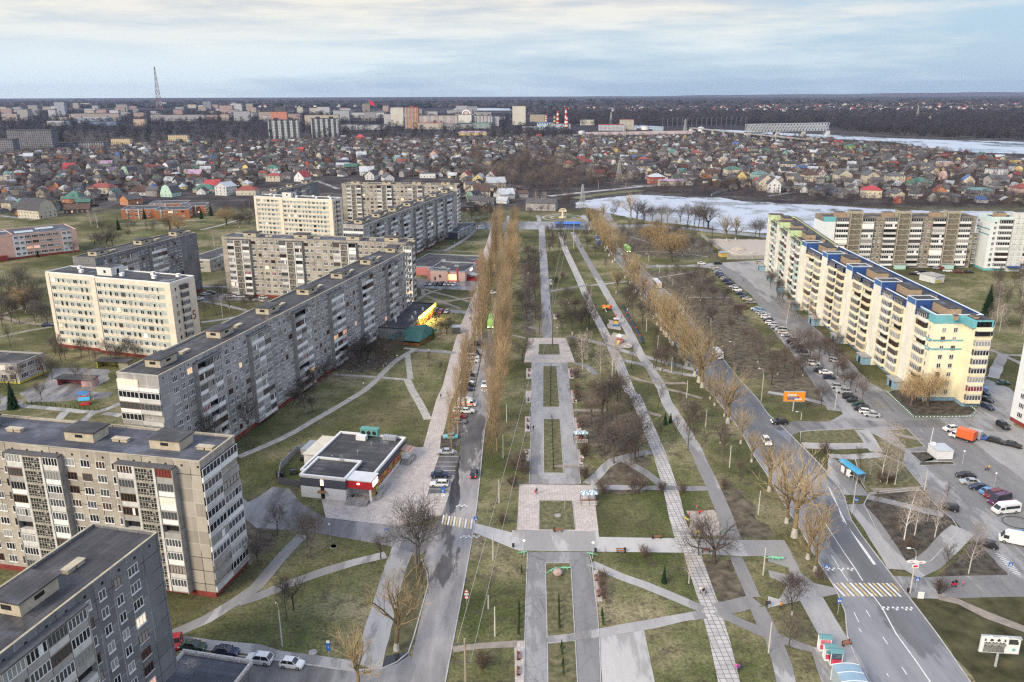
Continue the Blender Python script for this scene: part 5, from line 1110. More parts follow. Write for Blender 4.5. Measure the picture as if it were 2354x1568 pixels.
for kind,n in (('lombardy',3),('loose',3),('golden',3),('bare',3),('broad',1),('slim',3),('red',1),('grey',2),('birch',2),('willow',1),('bush',2),('spruce',1),('thuja',1)):
 nm={'lombardy':'poplar_tree','loose':'poplar_tree','golden':'poplar_tree','birch':'birch_tree','willow':'willow_tree','bush':'bush','spruce':'spruce_tree','thuja':'thuja_shrub','slim':'young_tree','red':'shrubby_tree','broad':'spreading_tree'}.get(kind,'bare_tree')
 TP[kind]=[[*tree_proto(nm,kind,100*len(kind)+7*i+ord(kind[0])),False] for i in range(n)]
TINFO={'loose':('tan bare poplar with open crown','tree','columnar poplars along the left street'),'lombardy':('tan columnar bare poplar','tree','columnar poplars along the left street'),'golden':('golden bare poplar with whitewashed foot','tree','golden poplars along the avenue'),'bare':('dark leafless tree','tree','dark leafless trees'),
   'broad':('big spreading leafless tree','tree','spreading leafless trees'),'slim':('slim dark leafless tree','tree','slim leafless trees'),'red':('reddish-brown leafless tree','tree','reddish trees by the car row'),'grey':('grey leafless tree','tree','grey leafless trees'),
   'birch':('white-trunked bare birch','tree','birches'),'willow':('golden weeping willow','tree','weeping willows'),'bush':('brown leafless bush','bush','bare bushes'),'spruce':('dark green spruce','tree','spruces'),'thuja':('narrow green thuja column','shrub','thuja columns in the lawns')}
HT={'lombardy':25.5,'loose':24.5,'golden':17.5,'bare':10.5,'broad':14.0,'slim':9.8,'red':10.5,'grey':10.5,'birch':15.,'willow':10.5,'bush':2.6,'spruce':11.8,'thuja':3.3}
trng=random.Random(21);TREES=[]
def plant(kind,g,h=None,wide=1.,label=None,where=True):
 v=trng.choice(TP[kind]);s=(h or HT[kind]*trng.uniform(.85,1.12))/HT[kind];sc=(s*wide,s*wide,s)
 if kind == 'lombardy':sc=(s*wide*1.0,s*wide*1.0,s)
 rz=trng.uniform(0,6.28);lb,cat,grp=TINFO[kind]
 if not v[2]:
  o=v[0];o.location=(g[0],g[1],0);o.rotation_euler=(0,0,rz);o.scale=sc;v[2]=True;tag(o,label or lb,cat,grp,where)
 else:
  o=copy_tree(v[0],v[1],(g[0],g[1],0),rz,sc,label or lb,where);o['category']=cat;o['group']=grp
 TREES.append(o);return o
# columnar poplars on both sides of the left street
def lerp_line(pts,y):
 for a,b in zip(pts,pts[1:]):
  if a[1] <= y <= b[1]:return (a[0]+(b[0]-a[0])*(y-a[1])/(b[1]-a[1]),y)
 return (pts[-1][0],y)
LA=[(-16.6,190),(-15.6,206.2),(-14.6,228),(-13.2,258),(-12.2,290),(-10.4,366),(-8.6,453),(-6.8,520)]
for y,h in ((194.5,17),(206,20),(216,18),(223,21),(231,19),(239,21),(247,20),(255,18),(287,23),(293,25),(300,26),(308,27),(316,26),(325,27),(335,25),(345,26),(356,24),(414,24),(424,26),(435,26),(446,26),(458,27),(470,26),(482,25),(494,24),(508,23)):
 q=lerp_line(LA,y);plant('lombardy' if y > 260 or trng.random() < .6 else 'loose',(q[0]+trng.uniform(-.7,.7),y+trng.uniform(-2,2)),h*trng.uniform(.82,1.06),.85 if y < 260 else 1.05,'tan columnar poplar left of the street')
LB=[(-5.4,180),(-4.8,194.7),(-4.6,214),(-2.4,335),(.5,430),(3.5,525)]
for i,(y,h) in enumerate(((183,15),(194,17),(205,20),(214,21),(224,23),(233,22),(243,25),(253,24),(264,26),(275,25),(287,27),(299,26),(311,27),(323,27),(336,27),(349,27),(362,27),(376,27),(390,26),(404,26),(418,26),(433,26),(448,26),(463,26),(478,25),(494,25),(510,24))):
 q=lerp_line(LB,y);plant('loose' if trng.random() < .8 else 'lombardy',(q[0]+trng.uniform(-.9,.9),y+trng.uniform(-3,3)),h*trng.uniform(.7,1.12),.92,'tan poplar between the street and the alley')
# golden poplars along the avenue
for a in ('C4 240 1260 22','C4 365 1460 14','D4 432 548 13','C4 10 840 15','C3 2200 570 10','C3 2100 400 11','C3 1980 215 19','B3 1950 1530 10','B3 1860 1430 10','B3 1820 1370 9','B3 1745 1265 19','B3 1715 1215 21','B3 1605 1060 15','B3 1575 1020 16','B3 1540 960 18','B3 1475 880 19','B3 1450 820 18','B3 1420 800 19','B3 1395 775 17','B3 1370 740 18','B3 1110 390 17','B3 1135 400 18','B3 960 400 15','B3 925 120 17','B3 945 100 16','A3 1010 1540 14','A3 895 1500 17','A3 875 1485 19','A3 855 1475 18','A3 825 1450 18','A3 800 1400 17','A3 780 1350 18','A3 760 1310 16','A3 735 1300 17','A3 710 1310 18','C4 170 1130 15'):
 t,x,y,h=a.split();plant('golden',P(t,float(x),float(y)),float(h)*1.06,1.0)
for y,h in ((252,17),(262,19),(270,18),(288,18),(296,19),(312,17),(322,16),(338,15),(352,16),(385,16),(398,17),(455,16),(470,17),(490,17),(512,16)):plant('golden',(60.6-(y-245)*.0225+trng.uniform(-.5,.5),y),h,1.05)
# trees placed one by one
for a in '''broad D3 1860 480 14|bare D3 1715 400 8|birch D3 1625 665 7|bare C3 1610 245 9|slim C3 1685 210 7|slim C3 1365 400 8|slim C3 1505 360 7|slim C3 1615 465 10|bare C3 1130 545 11|grey C3 935 585 12|bare C3 845 500 9|bare C3 1045 740 6|bush C3 830 865 3.4|bush C3 1140 860 4.5|bush C3 1370 850 2.5|bush C3 1565 860 2.6|bush C3 1950 820 2.6|bush D3 1210 420 2.5
slim B3 250 770 12|bare B3 555 780 13|bare B3 690 740 11|bare B3 520 500 10|bare B3 600 1040 12|bare B3 95 1060 11|slim B3 465 795 6|slim B3 875 945 8|slim B3 1095 1085 9|slim B3 1300 1090 10|bare B3 1365 1110 10|slim B3 1420 1050 9|slim B3 1495 1075 9|slim B3 1340 1460 8|bare B3 830 1500 13|bare B3 870 1540 12|bare B3 960 1430 12|bare B3 1000 1400 11|bare B3 780 1440 10|birch B3 650 1100 14|birch B3 690 1010 11|birch B3 810 1150 13|birch B3 920 1190 15|birch B3 945 1140 11
bare B3 1060 560 12|bare B3 1130 480 10|slim B3 1105 620 9|bare B3 1250 580 9|bare B3 1195 680 12|slim B3 1270 735 11|slim B3 960 405 10|slim B3 1130 350 8|slim B3 860 210 8|slim B3 720 420 4|slim B3 385 200 8|bush B3 465 265 3.5|bush B3 395 300 3|bush B3 420 640 2.6|bush B3 590 1180 3.4|bush B3 600 1390 3.6|bush B3 590 1300 3|bush C3 640 250 3|bush C3 670 520 3.5|bush C3 670 720 3|bush D3 830 720 2.2|bush D3 845 800 2.2|bush D3 830 640 2.2
slim B3 170 520 9|bare B3 200 400 11|bare B3 190 300 11|bare B3 215 470 12|bare B3 120 300 12|bare B3 95 560 11|bare B3 130 640 10|bare B3 215 640 9|bare B3 150 220 12|bare B3 205 200 11|bare B3 225 120 10|bare B3 160 100 11|bush C3 40 650 4|bush C3 90 600 4|bush C3 110 690 3|bush C3 10 800 3
grey C2 200 1240 8.5|grey C2 470 1350 9|grey C2 497 1440 11.5|bare C2 1145 1460 7|grey C2 1470 1515 16.5|grey C2 1497 1512 15|bare D2 345 900 8.5|slim D2 285 975 7|golden D2 1290 1275 17|golden D2 945 1640 13|slim D2 1535 770 7|slim D2 1425 765 6|bare C2 20 1520 8|slim D2 2150 800 6|bush D2 2260 120 2.6|bush D2 2080 1440 3
bare B2 1030 1010 9|bare B2 900 1055 9|bare B2 1100 1025 9.5|bare B2 1195 1055 9|bare B2 1275 990 9|bare B2 1340 920 8|bare B2 1170 1075 8|birch B2 730 1090 10|grey B2 530 1300 10|bare B2 400 1430 7|bare B2 455 1490 6.5|bare B2 515 1490 6|broad B2 1750 770 8|bare B2 1660 680 6|slim B2 1980 650 7|bare B2 1000 930 8|bare B2 960 980 8|bush B2 620 1170 3|slim B2 1590 1060 5|slim B2 1690 1120 4|bush C2 80 170 3|bare C2 80 60 5
bare A2 1640 1420 9|bare A2 2040 1320 10|bare A2 2110 1300 6|bare A2 1330 1540 6|slim A2 1985 1230 9|slim A2 2180 1190 9
bare B1 1170 1000 9|grey B1 1590 900 9|willow B1 225 560 10|bare B1 240 580 11|bare B1 300 555 12|bare B1 350 520 11|birch B1 860 1380 9|birch B1 835 1350 10|spruce B1 125 1455 9|bare B1 700 1200 7|bare B1 480 1190 8|bare B1 380 1380 7|bare B1 90 1330 8|grey B1 160 1240 9|bare B1 510 960 8|bare B1 600 1010 6|bare B1 800 860 7|bare B1 400 1160 9|birch B1 2050 410 14|grey B1 2000 440 8|bush B1 2300 480 3|slim B1 100 900 9|bare B1 20 700 9
birch A1 900 1290 14|birch A1 840 1280 13|spruce A1 1090 1310 9|spruce A1 1330 1210 9|spruce A1 1850 1210 9|spruce A1 1940 1180 10|willow A1 2080 1270 13|willow A1 1560 1310 12|willow A1 1640 1330 10|grey A1 1420 1330 10|bare A1 980 1480 13|bare A1 1040 1470 12|bare A1 930 1490 12|bare A1 870 1470 11|birch A1 1990 1560 17|bare A1 2200 1290 12|bare A1 2280 1280 11|spruce A1 350 1560 5|grey A1 680 1540 10|bare A1 1180 1240 8|bare A1 1490 1200 9
birch C4 1035 755 17|birch C4 1165 780 12|birch C4 935 690 5|birch C4 1090 775 7|birch C4 1250 1285 13|birch C4 1345 1245 11|birch C4 1530 1265 11|birch C4 1465 1115 8|birch D4 1840 575 12|slim D4 1620 590 7|bare D4 220 950 9|bare D4 185 1258 7.5|slim C4 850 630 6|slim C4 985 1010 5|bush C4 1050 760 3|bush C4 1110 770 2.6|slim C4 1130 1290 6|bush C4 1300 1380 2.6|bush C4 520 490 3|bush D4 470 630 2.4|bush D4 1570 760 3|slim C4 1640 930 5|bush D4 230 700 3
birch B4 165 690 12|birch B4 375 620 9|slim B4 430 740 7|slim B4 630 890 8|grey B4 865 1390 9|slim B4 800 1310 9|bare B4 490 1430 8|willow B4 1310 1430 8.5|willow B4 1465 1430 11|spruce B4 2010 605 14|spruce B4 90 240 9|bare B4 940 1010 8|bare B4 1240 1190 7|bare B4 120 390 8|grey B4 10 960 9|bare B4 420 660 5
red B4 260 950 9|red B4 330 900 9|red B4 410 930 9|red B4 470 1000 9|red B4 520 960 8|red B4 380 1010 9|red B4 300 1040 9|red B4 560 1030 8|bare B4 150 1080 10|bare B4 90 1150 10|bare B4 230 1180 9|bare B4 320 1160 9|red B4 440 1100 7|bare B4 30 1230 9|bare B4 640 1180 7|red B4 680 1120 7|bare B4 700 1260 6'''.replace('\n','|').split('|'):
 k,t,x,y,h=a.split();plant(k,P(t,float(x),float(y)),float(h))
for px_,py_,k,h in ((1541.8,602.4,'willow',15),(1506.6,567.2,'willow',13),(1490,560,'golden',10),(1449,504,'golden',19),(1463,503,'broad',16),(1480,506,'broad',13),(1500,510,'bare',11),(1520,509,'grey',12),(1533,511,'grey',12),(1580,517,'grey',15),(1595,519,'bare',14),(1616,526,'grey',18),(1627,527,'broad',18),(1605,522,'bare',14),(1563,514,'bare',13),(1415,488,'bare',9),(1670,555,'golden',17),(1690,552,'golden',15),(1745,545,'grey',13),(1735,547,'bare',11),(1300,487,'bare',16),(1232,476,'birch',12),(1251,478,'birch',12),(1410,500,'bare',8),(1385,512,'golden',14)):
 plant(k,G(px_,py_),h*1.15,1.1)
for x,y,h in ((-75.5,186,17),(-70.5,199,16)):plant('grey',(x,y),h,.5,'grey upright poplar before the long diagonal block');
# groves
def in_poly(p,poly):
 c=False
 for (x0,y0),(x1,y1) in zip(poly,poly[1:]+poly[:1]):
  if (y0 > p[1]) != (y1 > p[1]) and p[0] < (x1-x0)*(p[1]-y0)/(y1-y0)+x0:c=not c
 return c
def grove(poly,n,kinds,hs,gap=4.5,label=None):
 xs_=[p[0] for p in poly];ys_=[p[1] for p in poly];got=[];tries=0
 while len(got) < n and tries < n*60:
  tries += 1;p=(trng.uniform(min(xs_),max(xs_)),trng.uniform(min(ys_),max(ys_)))
  if not in_poly(p,poly) or any(math.dist(p,q) < gap for q in got):continue
  got.append(p);plant(trng.choice(kinds),p,trng.uniform(*hs),1.,label)
grove(PP('B3',1350,270,1700,230,1960,470,2150,760,2330,1040,2100,1160,1800,770,1500,440),38,['bare','slim','bare','grey'],(6,10.5),5)
grove(PP('A3',985,1330,1250,1320,1600,1350,1720,1430,1850,1550,1100,1560,1000,1420),40,['slim','slim','bare','grey'],(7,12),6)
grove(PP('A3',330,1320,480,1320,490,1550,340,1560),12,['bare','slim'],(7,11),7);grove(PP('A3',560,1340,780,1330,860,1540,700,1550),10,['slim','bare'],(5,9),8)
grove(PP('C3',1480,60,1800,220,2060,560,2250,900,2000,760,1760,480),16,['slim','bare','slim'],(4,8),5);grove(PP('B3',470,560,700,560,780,780,560,800),8,['bare','slim'],(8,12),5);grove(PP('B3',1300,860,1440,1000,1580,1180,1300,1150),9,['slim','bare'],(6,10),5);grove(PP('C3',720,150,1090,160,1230,480,1130,620,900,520,760,480),15,['bare','grey','slim','red'],(6,11.5),4.5)
grove(PP('B3',1000,420,1200,430,1330,700,1180,560,1050,560),9,['bare','slim'],(7,10),5);grove(PP('B4',2060,320,2351,260,2351,780,2000,800,1990,640),26,['bare','grey','birch','slim'],(7,12),6)
grove(PP('B4',20,280,230,560,300,640,160,560,20,420),12,['bare','slim'],(5,8),5);grove(PP('B4',560,900,760,1130,860,1260,760,1300,600,1120),9,['bare','red'],(4,8),5);grove(PP('B1',0,380,380,380,460,700,0,640),8,['bare','grey'],(8,12),9)
for a in ((PP('B1',1850,560,2100,480,2351,500,2300,560,1900,660),5,(6,9)),(PP('B2',700,1080,1000,960,1250,1000,1000,1120,620,1220,420,1420,300,1440),14,(6,9)),(PP('B1',420,950,850,990,1300,1010,1200,1080,500,1060),9,(6,9)),(PP('A1',1850,1300,2050,1200,2351,1150,2351,1260,2100,1330),9,(8,12)),(PP('B1',0,380,420,250,470,700,0,760),14,(8,13)),(PP('A2',1480,1500,1700,1400,1750,1460,1560,1568),7,(7,10)),(PP('A2',1900,1120,2180,1130,2150,1230,1920,1260),12,(7,11)),(PP('A3',180,1050,480,1100,420,1230,150,1200),8,(6,9))):grove(a[0],a[1],['bare','grey','slim','bare'],a[2],5)
grove(PP('A1',860,1320,1700,1250,1750,1300,1100,1440),14,['bare','grey','slim'],(6,10),8)
for a in ('D3 88 570','D3 65 900','D3 65 960','D3 62 1020','D3 64 1080','D3 60 1130','D3 825 960','D3 832 1000','D3 838 1050','D3 428 840','D3 430 900','D3 432 960','D3 434 1020','D3 436 1070','D3 455 1270','D3 460 1320','D3 468 1430','D3 472 1500'):
 t,x,y=a.split();plant('thuja',P(t,float(x),float(y)),2.0,.8)
for tok,y0,y1,xa,xb in (('B3',1080,1430,358,352),('C3',170,640,366,382)):
 for i in range(14):t=i/13;plant('thuja',P(tok,xa+(xb-xa)*t,y0+(y1-y0)*t),1.5,.75)
plant('spruce',P('D3',1395,655),3.9,.8);plant('spruce',P('C3',1405,230),4.);plant('spruce',P('C3',1455,210),3.2);plant('thuja',P('B2',1625,830),4.4,1.1)
for i in range(16):plant('thuja',P('B1',250+i*44,1415+i*4),1.1,.9,'small clipped thuja in the kindergarten hedge row')
for v in (p for l in TP.values() for p in l):
 if not v[2]:
  for k,s_ in v[1]:bpy.data.objects.remove(k)
  bpy.data.objects.remove(v[0])

# ------------------------------------------------------------------ house quarter
HW_={'cream':(.54,.49,.38),'white':(.60,.60,.60),'grey brick':(.30,.285,.28),'orange brick':(.42,.19,.09),'dark timber':(.10,.075,.06),'green-painted':(.22,.34,.27),'blue-painted':(.17,.26,.42),'pale pink':(.56,.40,.36),'yellow':(.62,.50,.22),'mint':(.42,.58,.48),'red brick':(.33,.09,.06),'lime':(.42,.55,.10)}
HR_={'grey slate':(.10,.098,.104),'dark brown':(.10,.065,.055),'bright red':(.36,.06,.07),'dull red':(.26,.075,.065),'green':(.07,.16,.13),'pale metal':(.42,.45,.48),'blue':(.08,.17,.40),'teal':(.12,.24,.24),'lilac':(.36,.25,.34),'charcoal':(.06,.06,.068),'orange':(.36,.16,.08)}
HWM={k:mat('house_wall_'+k.replace(' ','_'),c,.9,.12,.5,objvar=.12) for k,c in HW_.items()}
HRM={k:mat('house_roof_'+k.replace(' ','_'),c,.75 if k != 'pale metal' else .5,.22,.7,objvar=.15) for k,c in HR_.items()}
hrng=random.Random(5)
HWIN=None
def house_parts(L,W,h,pitch,shape,rng):
 """wall, roof meshes; x along the ridge, centred on the origin"""
 w=MB();r=MB();l2,w2=L/2,W/2;ov=.45;rh=w2*pitch
 w.box(-l2,-w2,0,l2,w2,h,0,skip='bt')
 e=h-ov*pitch
 if shape == 'gable':
  w.poly([(l2,-w2,h),(l2,w2,h),(l2,0,h+rh)]);w.poly([(-l2,w2,h),(-l2,-w2,h),(-l2,0,h+rh)])
  for s in (1,-1):
   a,b_,c,d=(-l2-ov,s*(w2+ov),e),(l2+ov,s*(w2+ov),e),(l2+ov,0,h+rh+.02),(-l2-ov,0,h+rh+.02)
   r.quad(*((a,b_,c,d) if s < 0 else (b_,a,d,c)));r.quad(*[(q[0],q[1],q[2]-.14) for q in ((d,c,b_,a) if s < 0 else (c,d,a,b_))])
   r.quad(a,b_,(b_[0],b_[1],b_[2]-.14),(a[0],a[1],a[2]-.14))
   for q in (a,b_):
    o=d if q is a else c;r.quad(q,o,(o[0],o[1],o[2]-.14),(q[0],q[1],q[2]-.14))
 elif shape == 'hip':
  k=max(0,l2-w2*.9);a=[(-l2-ov,-w2-ov,e),(l2+ov,-w2-ov,e),(l2+ov,w2+ov,e),(-l2-ov,w2+ov,e)]
  p,q=(-k,0,h+rh),(k,0,h+rh);r.quad(a[0],a[1],q,p);r.poly([a[1],a[2],q]);r.quad(a[2],a[3],p,q);r.poly([a[3],a[0],p]);r.quad(a[3],a[2],a[1],a[0])
 elif shape == 'mansard':
  m=w2*.62;mh=h+rh*.85;th=h+rh*1.15
  for s in (1,-1):
   w.poly([(s*l2,-w2,h),(s*l2,w2,h),(s*l2,m,mh),(s*l2,0,th),(s*l2,-m,mh)][::s])
   for (y0,z0),(y1,z1) in (((w2+ov,h-.5),(m,mh)),((m,mh),(0,th+.02))):
    a,b_,c,d=(-l2-ov,s*y0,z0),(l2+ov,s*y0,z0),(l2+ov,s*y1,z1),(-l2-ov,s*y1,z1);r.quad(*((a,b_,c,d) if s < 0 else (b_,a,d,c)))
 else:
  r.box(-l2-.3,-w2-.3,h,l2+.3,w2+.3,h+.3,0)
 return w,r,h+rh
HOUSES=[]
def house(g,L,W,h,pitch,shape,wall,roof,rz,detail,label=None,where=True):
 o=empty('house',label or f'{wall} house with a {roof} {"" if shape == "flat" else shape+" "}roof','house',g,rz,'houses of the garden quarter',where)
 w,r,top=house_parts(L,W,h,pitch,shape,hrng);w.build('wall',HWM[wall],o);ro=r.build('roof',HRM[roof],o)
 if detail:
  c=MB();c.box(-.35,-.9,top-1.0,.35,-.3,top+.7);c.build('chimney',HWM['grey brick'],ro)
  n=max(1,int(L/3.4));fl=max(1,int(h/2.6))
  for f in range(fl):
   for k in range(n):
    pr=window(1.2,1.4,.9,2,.03)
    for s in ((1,-1) if detail > 1 else (1,)):
     ob=link('window',pr[0],o,(-L/2+L*(k+.5)/n,-s*W/2,f*2.6),0 if s == 1 else math.pi)
   for k in range(max(1,int(W/3.6))):
    nn=max(1,int(W/3.6));pr=window(1.2,1.4,.9,2,.03)
    for s in (1,-1):link('window',pr[0],o,(s*L/2,-W/2+W*(k+.5)/nn,f*2.6),R(90)*s)
  if shape in ('gable','mansard') and pitch > .7:
   for s in (1,-1):pr=window(1.0,1.2,.4,2,.03);link('window',pr[0],o,(s*L/2,0,h-.1),R(90)*s)
 HOUSES.append(g);return o
def D(x,y):return G(x,y)
# houses one can tell by eye: display px of the foot centre, size, kind
for a in '''A3 1320 885 15 12 7.5 .5 hip|red brick|pale metal|8
A3 1455 900 24 9 5 .3 gable|cream|lilac|10
A3 1040 835 14 10 5.5 .9 gable|cream|grey slate|-60
A3 1190 765 20 10 6 .45 gable|cream|charcoal|5
A3 1075 790 16 11 5 .8 gable|white|grey slate|25
A3 800 815 14 9 3.6 .8 gable|white|dull red|15
A3 660 770 18 9 4.5 .5 gable|grey brick|grey slate|5
A3 520 740 14 11 6 .5 hip|cream|dull red|0
A3 500 670 12 10 5.4 .6 hip|cream|grey slate|0
A3 1805 825 15 11 5 .8 gable|cream|dark brown|20
A3 2020 810 17 12 7.5 .45 hip|cream|green|10
A3 2100 855 12 11 4.5 1.1 gable|yellow|dark brown|80
A3 2270 850 16 12 6.5 .45 hip|mint|teal|5
A3 2320 945 14 14 9 .9 gable|cream|grey slate|85
A3 1940 700 15 11 6.5 .7 gable|cream|pale metal|70
A3 2200 600 15 11 6 .7 gable|cream|grey slate|10
A3 1690 635 13 11 6 .6 hip|pale pink|dull red|10
A3 1480 635 13 10 5.5 1 gable|white|green|-70
A3 1210 700 14 11 6 .5 hip|dark timber|dull red|0
A3 1165 665 18 9 3.6 .6 gable|grey brick|blue|5
A3 650 520 14 10 6 .9 gable|orange brick|dull red|75
A3 275 1125 24 11 6.2 .5 gable|grey brick|grey slate|-14
A3 30 1010 22 9 4 .5 gable|grey brick|dark brown|10
A3 1650 720 14 10 5 .7 gable|cream|grey slate|30
A4 940 1010 16 12 7 .55 hip|cream|bright red|-12
A4 675 870 19 14 8.5 .7 gable|cream|grey slate|88
A4 930 880 15 13 8.5 .6 gable|cream|grey slate|88
A4 1155 880 16 13 8 .5 hip|cream|grey slate|0
A4 375 860 15 13 7 .8 hip|cream|dark brown|10
A4 45 960 14 12 8 1.0 gable|white|grey slate|80
A4 510 975 17 11 4.5 .7 gable|blue-painted|charcoal|15
A4 1570 990 13 11 4.5 .8 gable|orange brick|dull red|70
A4 1930 1005 20 11 6 .4 hip|grey brick|teal|0
A4 2090 905 19 12 7.5 .5 gable|grey brick|grey slate|5
A4 2310 985 13 12 6.5 .6 hip|pale pink|dull red|10
A4 2080 815 16 12 8 .2 flat|white|grey slate|5
A4 745 575 14 11 6 .5 hip|lime|green|5
A4 190 745 22 10 6 .6 gable|cream|charcoal|-20
A4 290 780 16 10 5 .6 hip|orange brick|blue|10
A4 495 840 14 11 5 1 gable|white|dull red|70
A4 1400 760 26 11 5.5 .7 gable|cream|grey slate|-35
A4 1620 740 16 11 7 .2 flat|pale pink|pale metal|5
A4 1740 815 16 13 4.5 .7 hip|cream|dark brown|5
A4 1830 890 14 11 4.5 .9 gable|cream|blue|70
A4 1510 815 12 10 5.5 .9 gable|cream|grey slate|85
A4 1380 905 20 14 3.4 .7 hip|green-painted|green|10
A4 1195 1060 8 6 3 .8 gable|red brick|dull red|80
A2 430 860 14 12 5 1 gable|white|bright red|70
A2 170 860 15 12 6 .45 hip|cream|dull red|0
A2 155 785 15 12 6 .5 hip|white|green|0
A2 515 785 13 10 4.5 1.2 gable|cream|dark brown|-60
A2 1020 805 16 12 4.5 .9 gable|white|pale metal|10
A2 1065 845 14 10 5.5 .9 gable|white|charcoal|80
A2 970 660 14 12 6.5 .7 gable|white|pale metal|10
A2 960 495 16 13 8 .8 hip|red brick|bright red|0
A2 1640 640 14 12 5 .8 gable|pale pink|orange|80
A2 800 740 16 10 4 .5 gable|grey brick|pale metal|5
A2 885 755 18 9 4 .7 gable|dark timber|green|5
A2 1210 860 16 11 4.5 .7 gable|white|grey slate|-70
A2 1580 830 17 10 5 .5 flat|white|grey slate|0
A2 2050 880 14 11 5.5 .8 gable|yellow|pale metal|80
A2 2200 925 18 12 6 .8 gable|cream|pale metal|10
A2 2160 855 16 11 5.5 1 gable|white|dull red|85
A2 1930 850 14 10 5 .9 gable|cream|dull red|75
A2 2060 1000 15 12 5.5 1 gable|cream|dark brown|20
A2 2290 1020 14 11 4.5 .8 gable|white|pale metal|20
A2 2010 1070 12 9 4 .6 gable|grey brick|grey slate|10
A2 2130 1130 13 8 3.4 .8 gable|dark timber|charcoal|80
A2 1940 1130 12 8 3.4 .8 gable|dark timber|charcoal|10
A2 2120 1080 12 8 3.4 .7 gable|grey brick|grey slate|0
A2 1990 440 62 13 6.5 .4 hip|yellow|lilac|-4
A1 650 775 14 11 4 1.2 gable|white|bright red|10
A1 900 870 13 10 5 .6 hip|cream|grey slate|0
A1 950 970 22 14 6 .45 hip|cream|dull red|-5
A1 1310 985 20 14 3.4 .8 hip|white|dark brown|-5
A1 1570 1000 13 12 4 1.1 mansard|mint|grey slate|75
A1 1960 935 14 12 4.5 .8 gable|white|bright red|10
A1 2080 985 15 13 8 .6 gable|white|pale metal|70
A1 1890 960 20 12 3.6 .6 hip|cream|green|0
A1 700 1055 17 14 4 .8 hip|orange brick|green|-10
A1 350 1190 24 15 6.5 .9 mansard|cream|charcoal|-25
A1 1210 1075 14 11 5 .7 gable|orange brick|grey slate|60
A1 1800 840 15 12 6 .7 gable|orange brick|lilac|0
A1 2280 985 18 13 5 .5 hip|cream|dull red|0
A1 720 1150 18 10 3.4 .7 gable|dark timber|dark brown|20
A1 860 755 13 10 4 .8 gable|white|grey slate|60
A1 985 730 14 10 4 .8 gable|mint|lilac|10
A1 1190 800 15 12 3.6 1 mansard|mint|grey slate|70
A1 1560 765 14 11 4 1 mansard|white|grey slate|70
A1 2160 780 14 11 5 .5 flat|white|grey slate|0
A1 2290 780 14 11 4 .9 mansard|yellow|dark brown|70'''.split('\n'):
 s,wall,roof,ang=a.split('|');t,x,y,L,W,h,pi,shp=s.split()
 house(P(t,float(x),float(y)),float(L),float(W),float(h)*1.0,float(pi),shp,wall,roof,R(float(ang)),1)
QL=[D(*q) for q in ((0,338),(240,330),(560,330),(800,318),(1180,322),(1182,352),(1120,385),(1178,440),(1172,468),(1085,470),(1070,410),(780,408),(720,405),(580,425),(470,452),(290,452),(200,482),(0,500))]
QR=[D(*q) for q in ((1186,316),(1500,316),(1830,318),(2000,332),(2353,372),(2500,400),(2400,470),(2100,462),(1900,455),(1800,442),(1700,436),(1620,428),(1480,418),(1400,405),(1250,372),(1190,350))]
cand=[]
for poly in (QL,QR):
 xs_=[p[0] for p in poly];ys_=[p[1] for p in poly]
 for i in range(60000):
  y=min(ys_)+(max(ys_)-min(ys_))*hrng.random()**1.25;x=hrng.uniform(min(xs_),max(xs_))
  if in_poly((x,y),poly):cand.append((x,y))
grid={}
def near(p,d):
 k=(int(p[0]//20),int(p[1]//20))
 return any(math.dist(p,q) < d for i in (-1,0,1) for j in (-1,0,1) for q in grid.get((k[0]+i,k[1]+j),()))
for q in HOUSES:grid.setdefault((int(q[0]//20),int(q[1]//20)),[]).append(q)
BLK=[(-190,480,-20,620)]
extra=[]
for p in cand:
 if len(extra) > 2600:break
 if near(p,21 if hrng.random() < .6 else 16):continue
 if -185 < p[0] < -28 and p[1] < 622:continue
 if -310 < p[0] < -220 and p[1] < 665:continue
 grid.setdefault((int(p[0]//20),int(p[1]//20)),[]).append(p);extra.append(p)
extra.sort(key=lambda p:math.hypot(*p))
def rnd_house():
 shp=hrng.choices(('gable','hip','mansard','flat'),(7,2.2,.8,.7))[0]
 wall=hrng.choices(list(HW_),(6,5,8,1.2,5,.6,.3,.7,.6,.4,.5,.02))[0];roof=hrng.choices(list(HR_),(18,3,.3,.7,.35,3,.12,.2,.15,6,.1))[0]
 big=hrng.random() < .3
 return (hrng.uniform(6.5,10) if not big else hrng.uniform(10,13),hrng.uniform(5.5,8.5),hrng.uniform(2.6,3.4) if not big else hrng.uniform(4,6),hrng.uniform(.5,.95),shp,wall,roof)
NIND=300-len(HOUSES)
bulk={}
for i,p in enumerate(extra):
 q=pix(p[0],p[1],3);vis=-20 < q[0] < CW+20
 L,W,h,pi,shp,wall,roof=rnd_house();rz=R(hrng.choice((-18,72,8,98,-30,60))+hrng.gauss(0,6))
 if vis and NIND > 0:
  house(p,L,W,h,pi,shp,wall,roof,rz,1 if math.hypot(*p) < 640 else 0);NIND -= 1
 elif vis:
  w,r,top=house_parts(L,W,h,pi,shp,hrng);M=Matrix.Translation((p[0],p[1],0)) @ Matrix.Rotation(rz,4,'Z')
  b=bulk.setdefault('x',(MB(),[]));mats=b[1]
  for mb,m in ((w,HWM[wall]),(r,HRM[roof])):
   if m not in mats:mats.append(m)
   k=mats.index(m);b[0].add((mb.v,mb.f,[0]*len(mb.f)),M,[k])
for b,mats in bulk.values():stuff(b.build('distant_houses',mats))
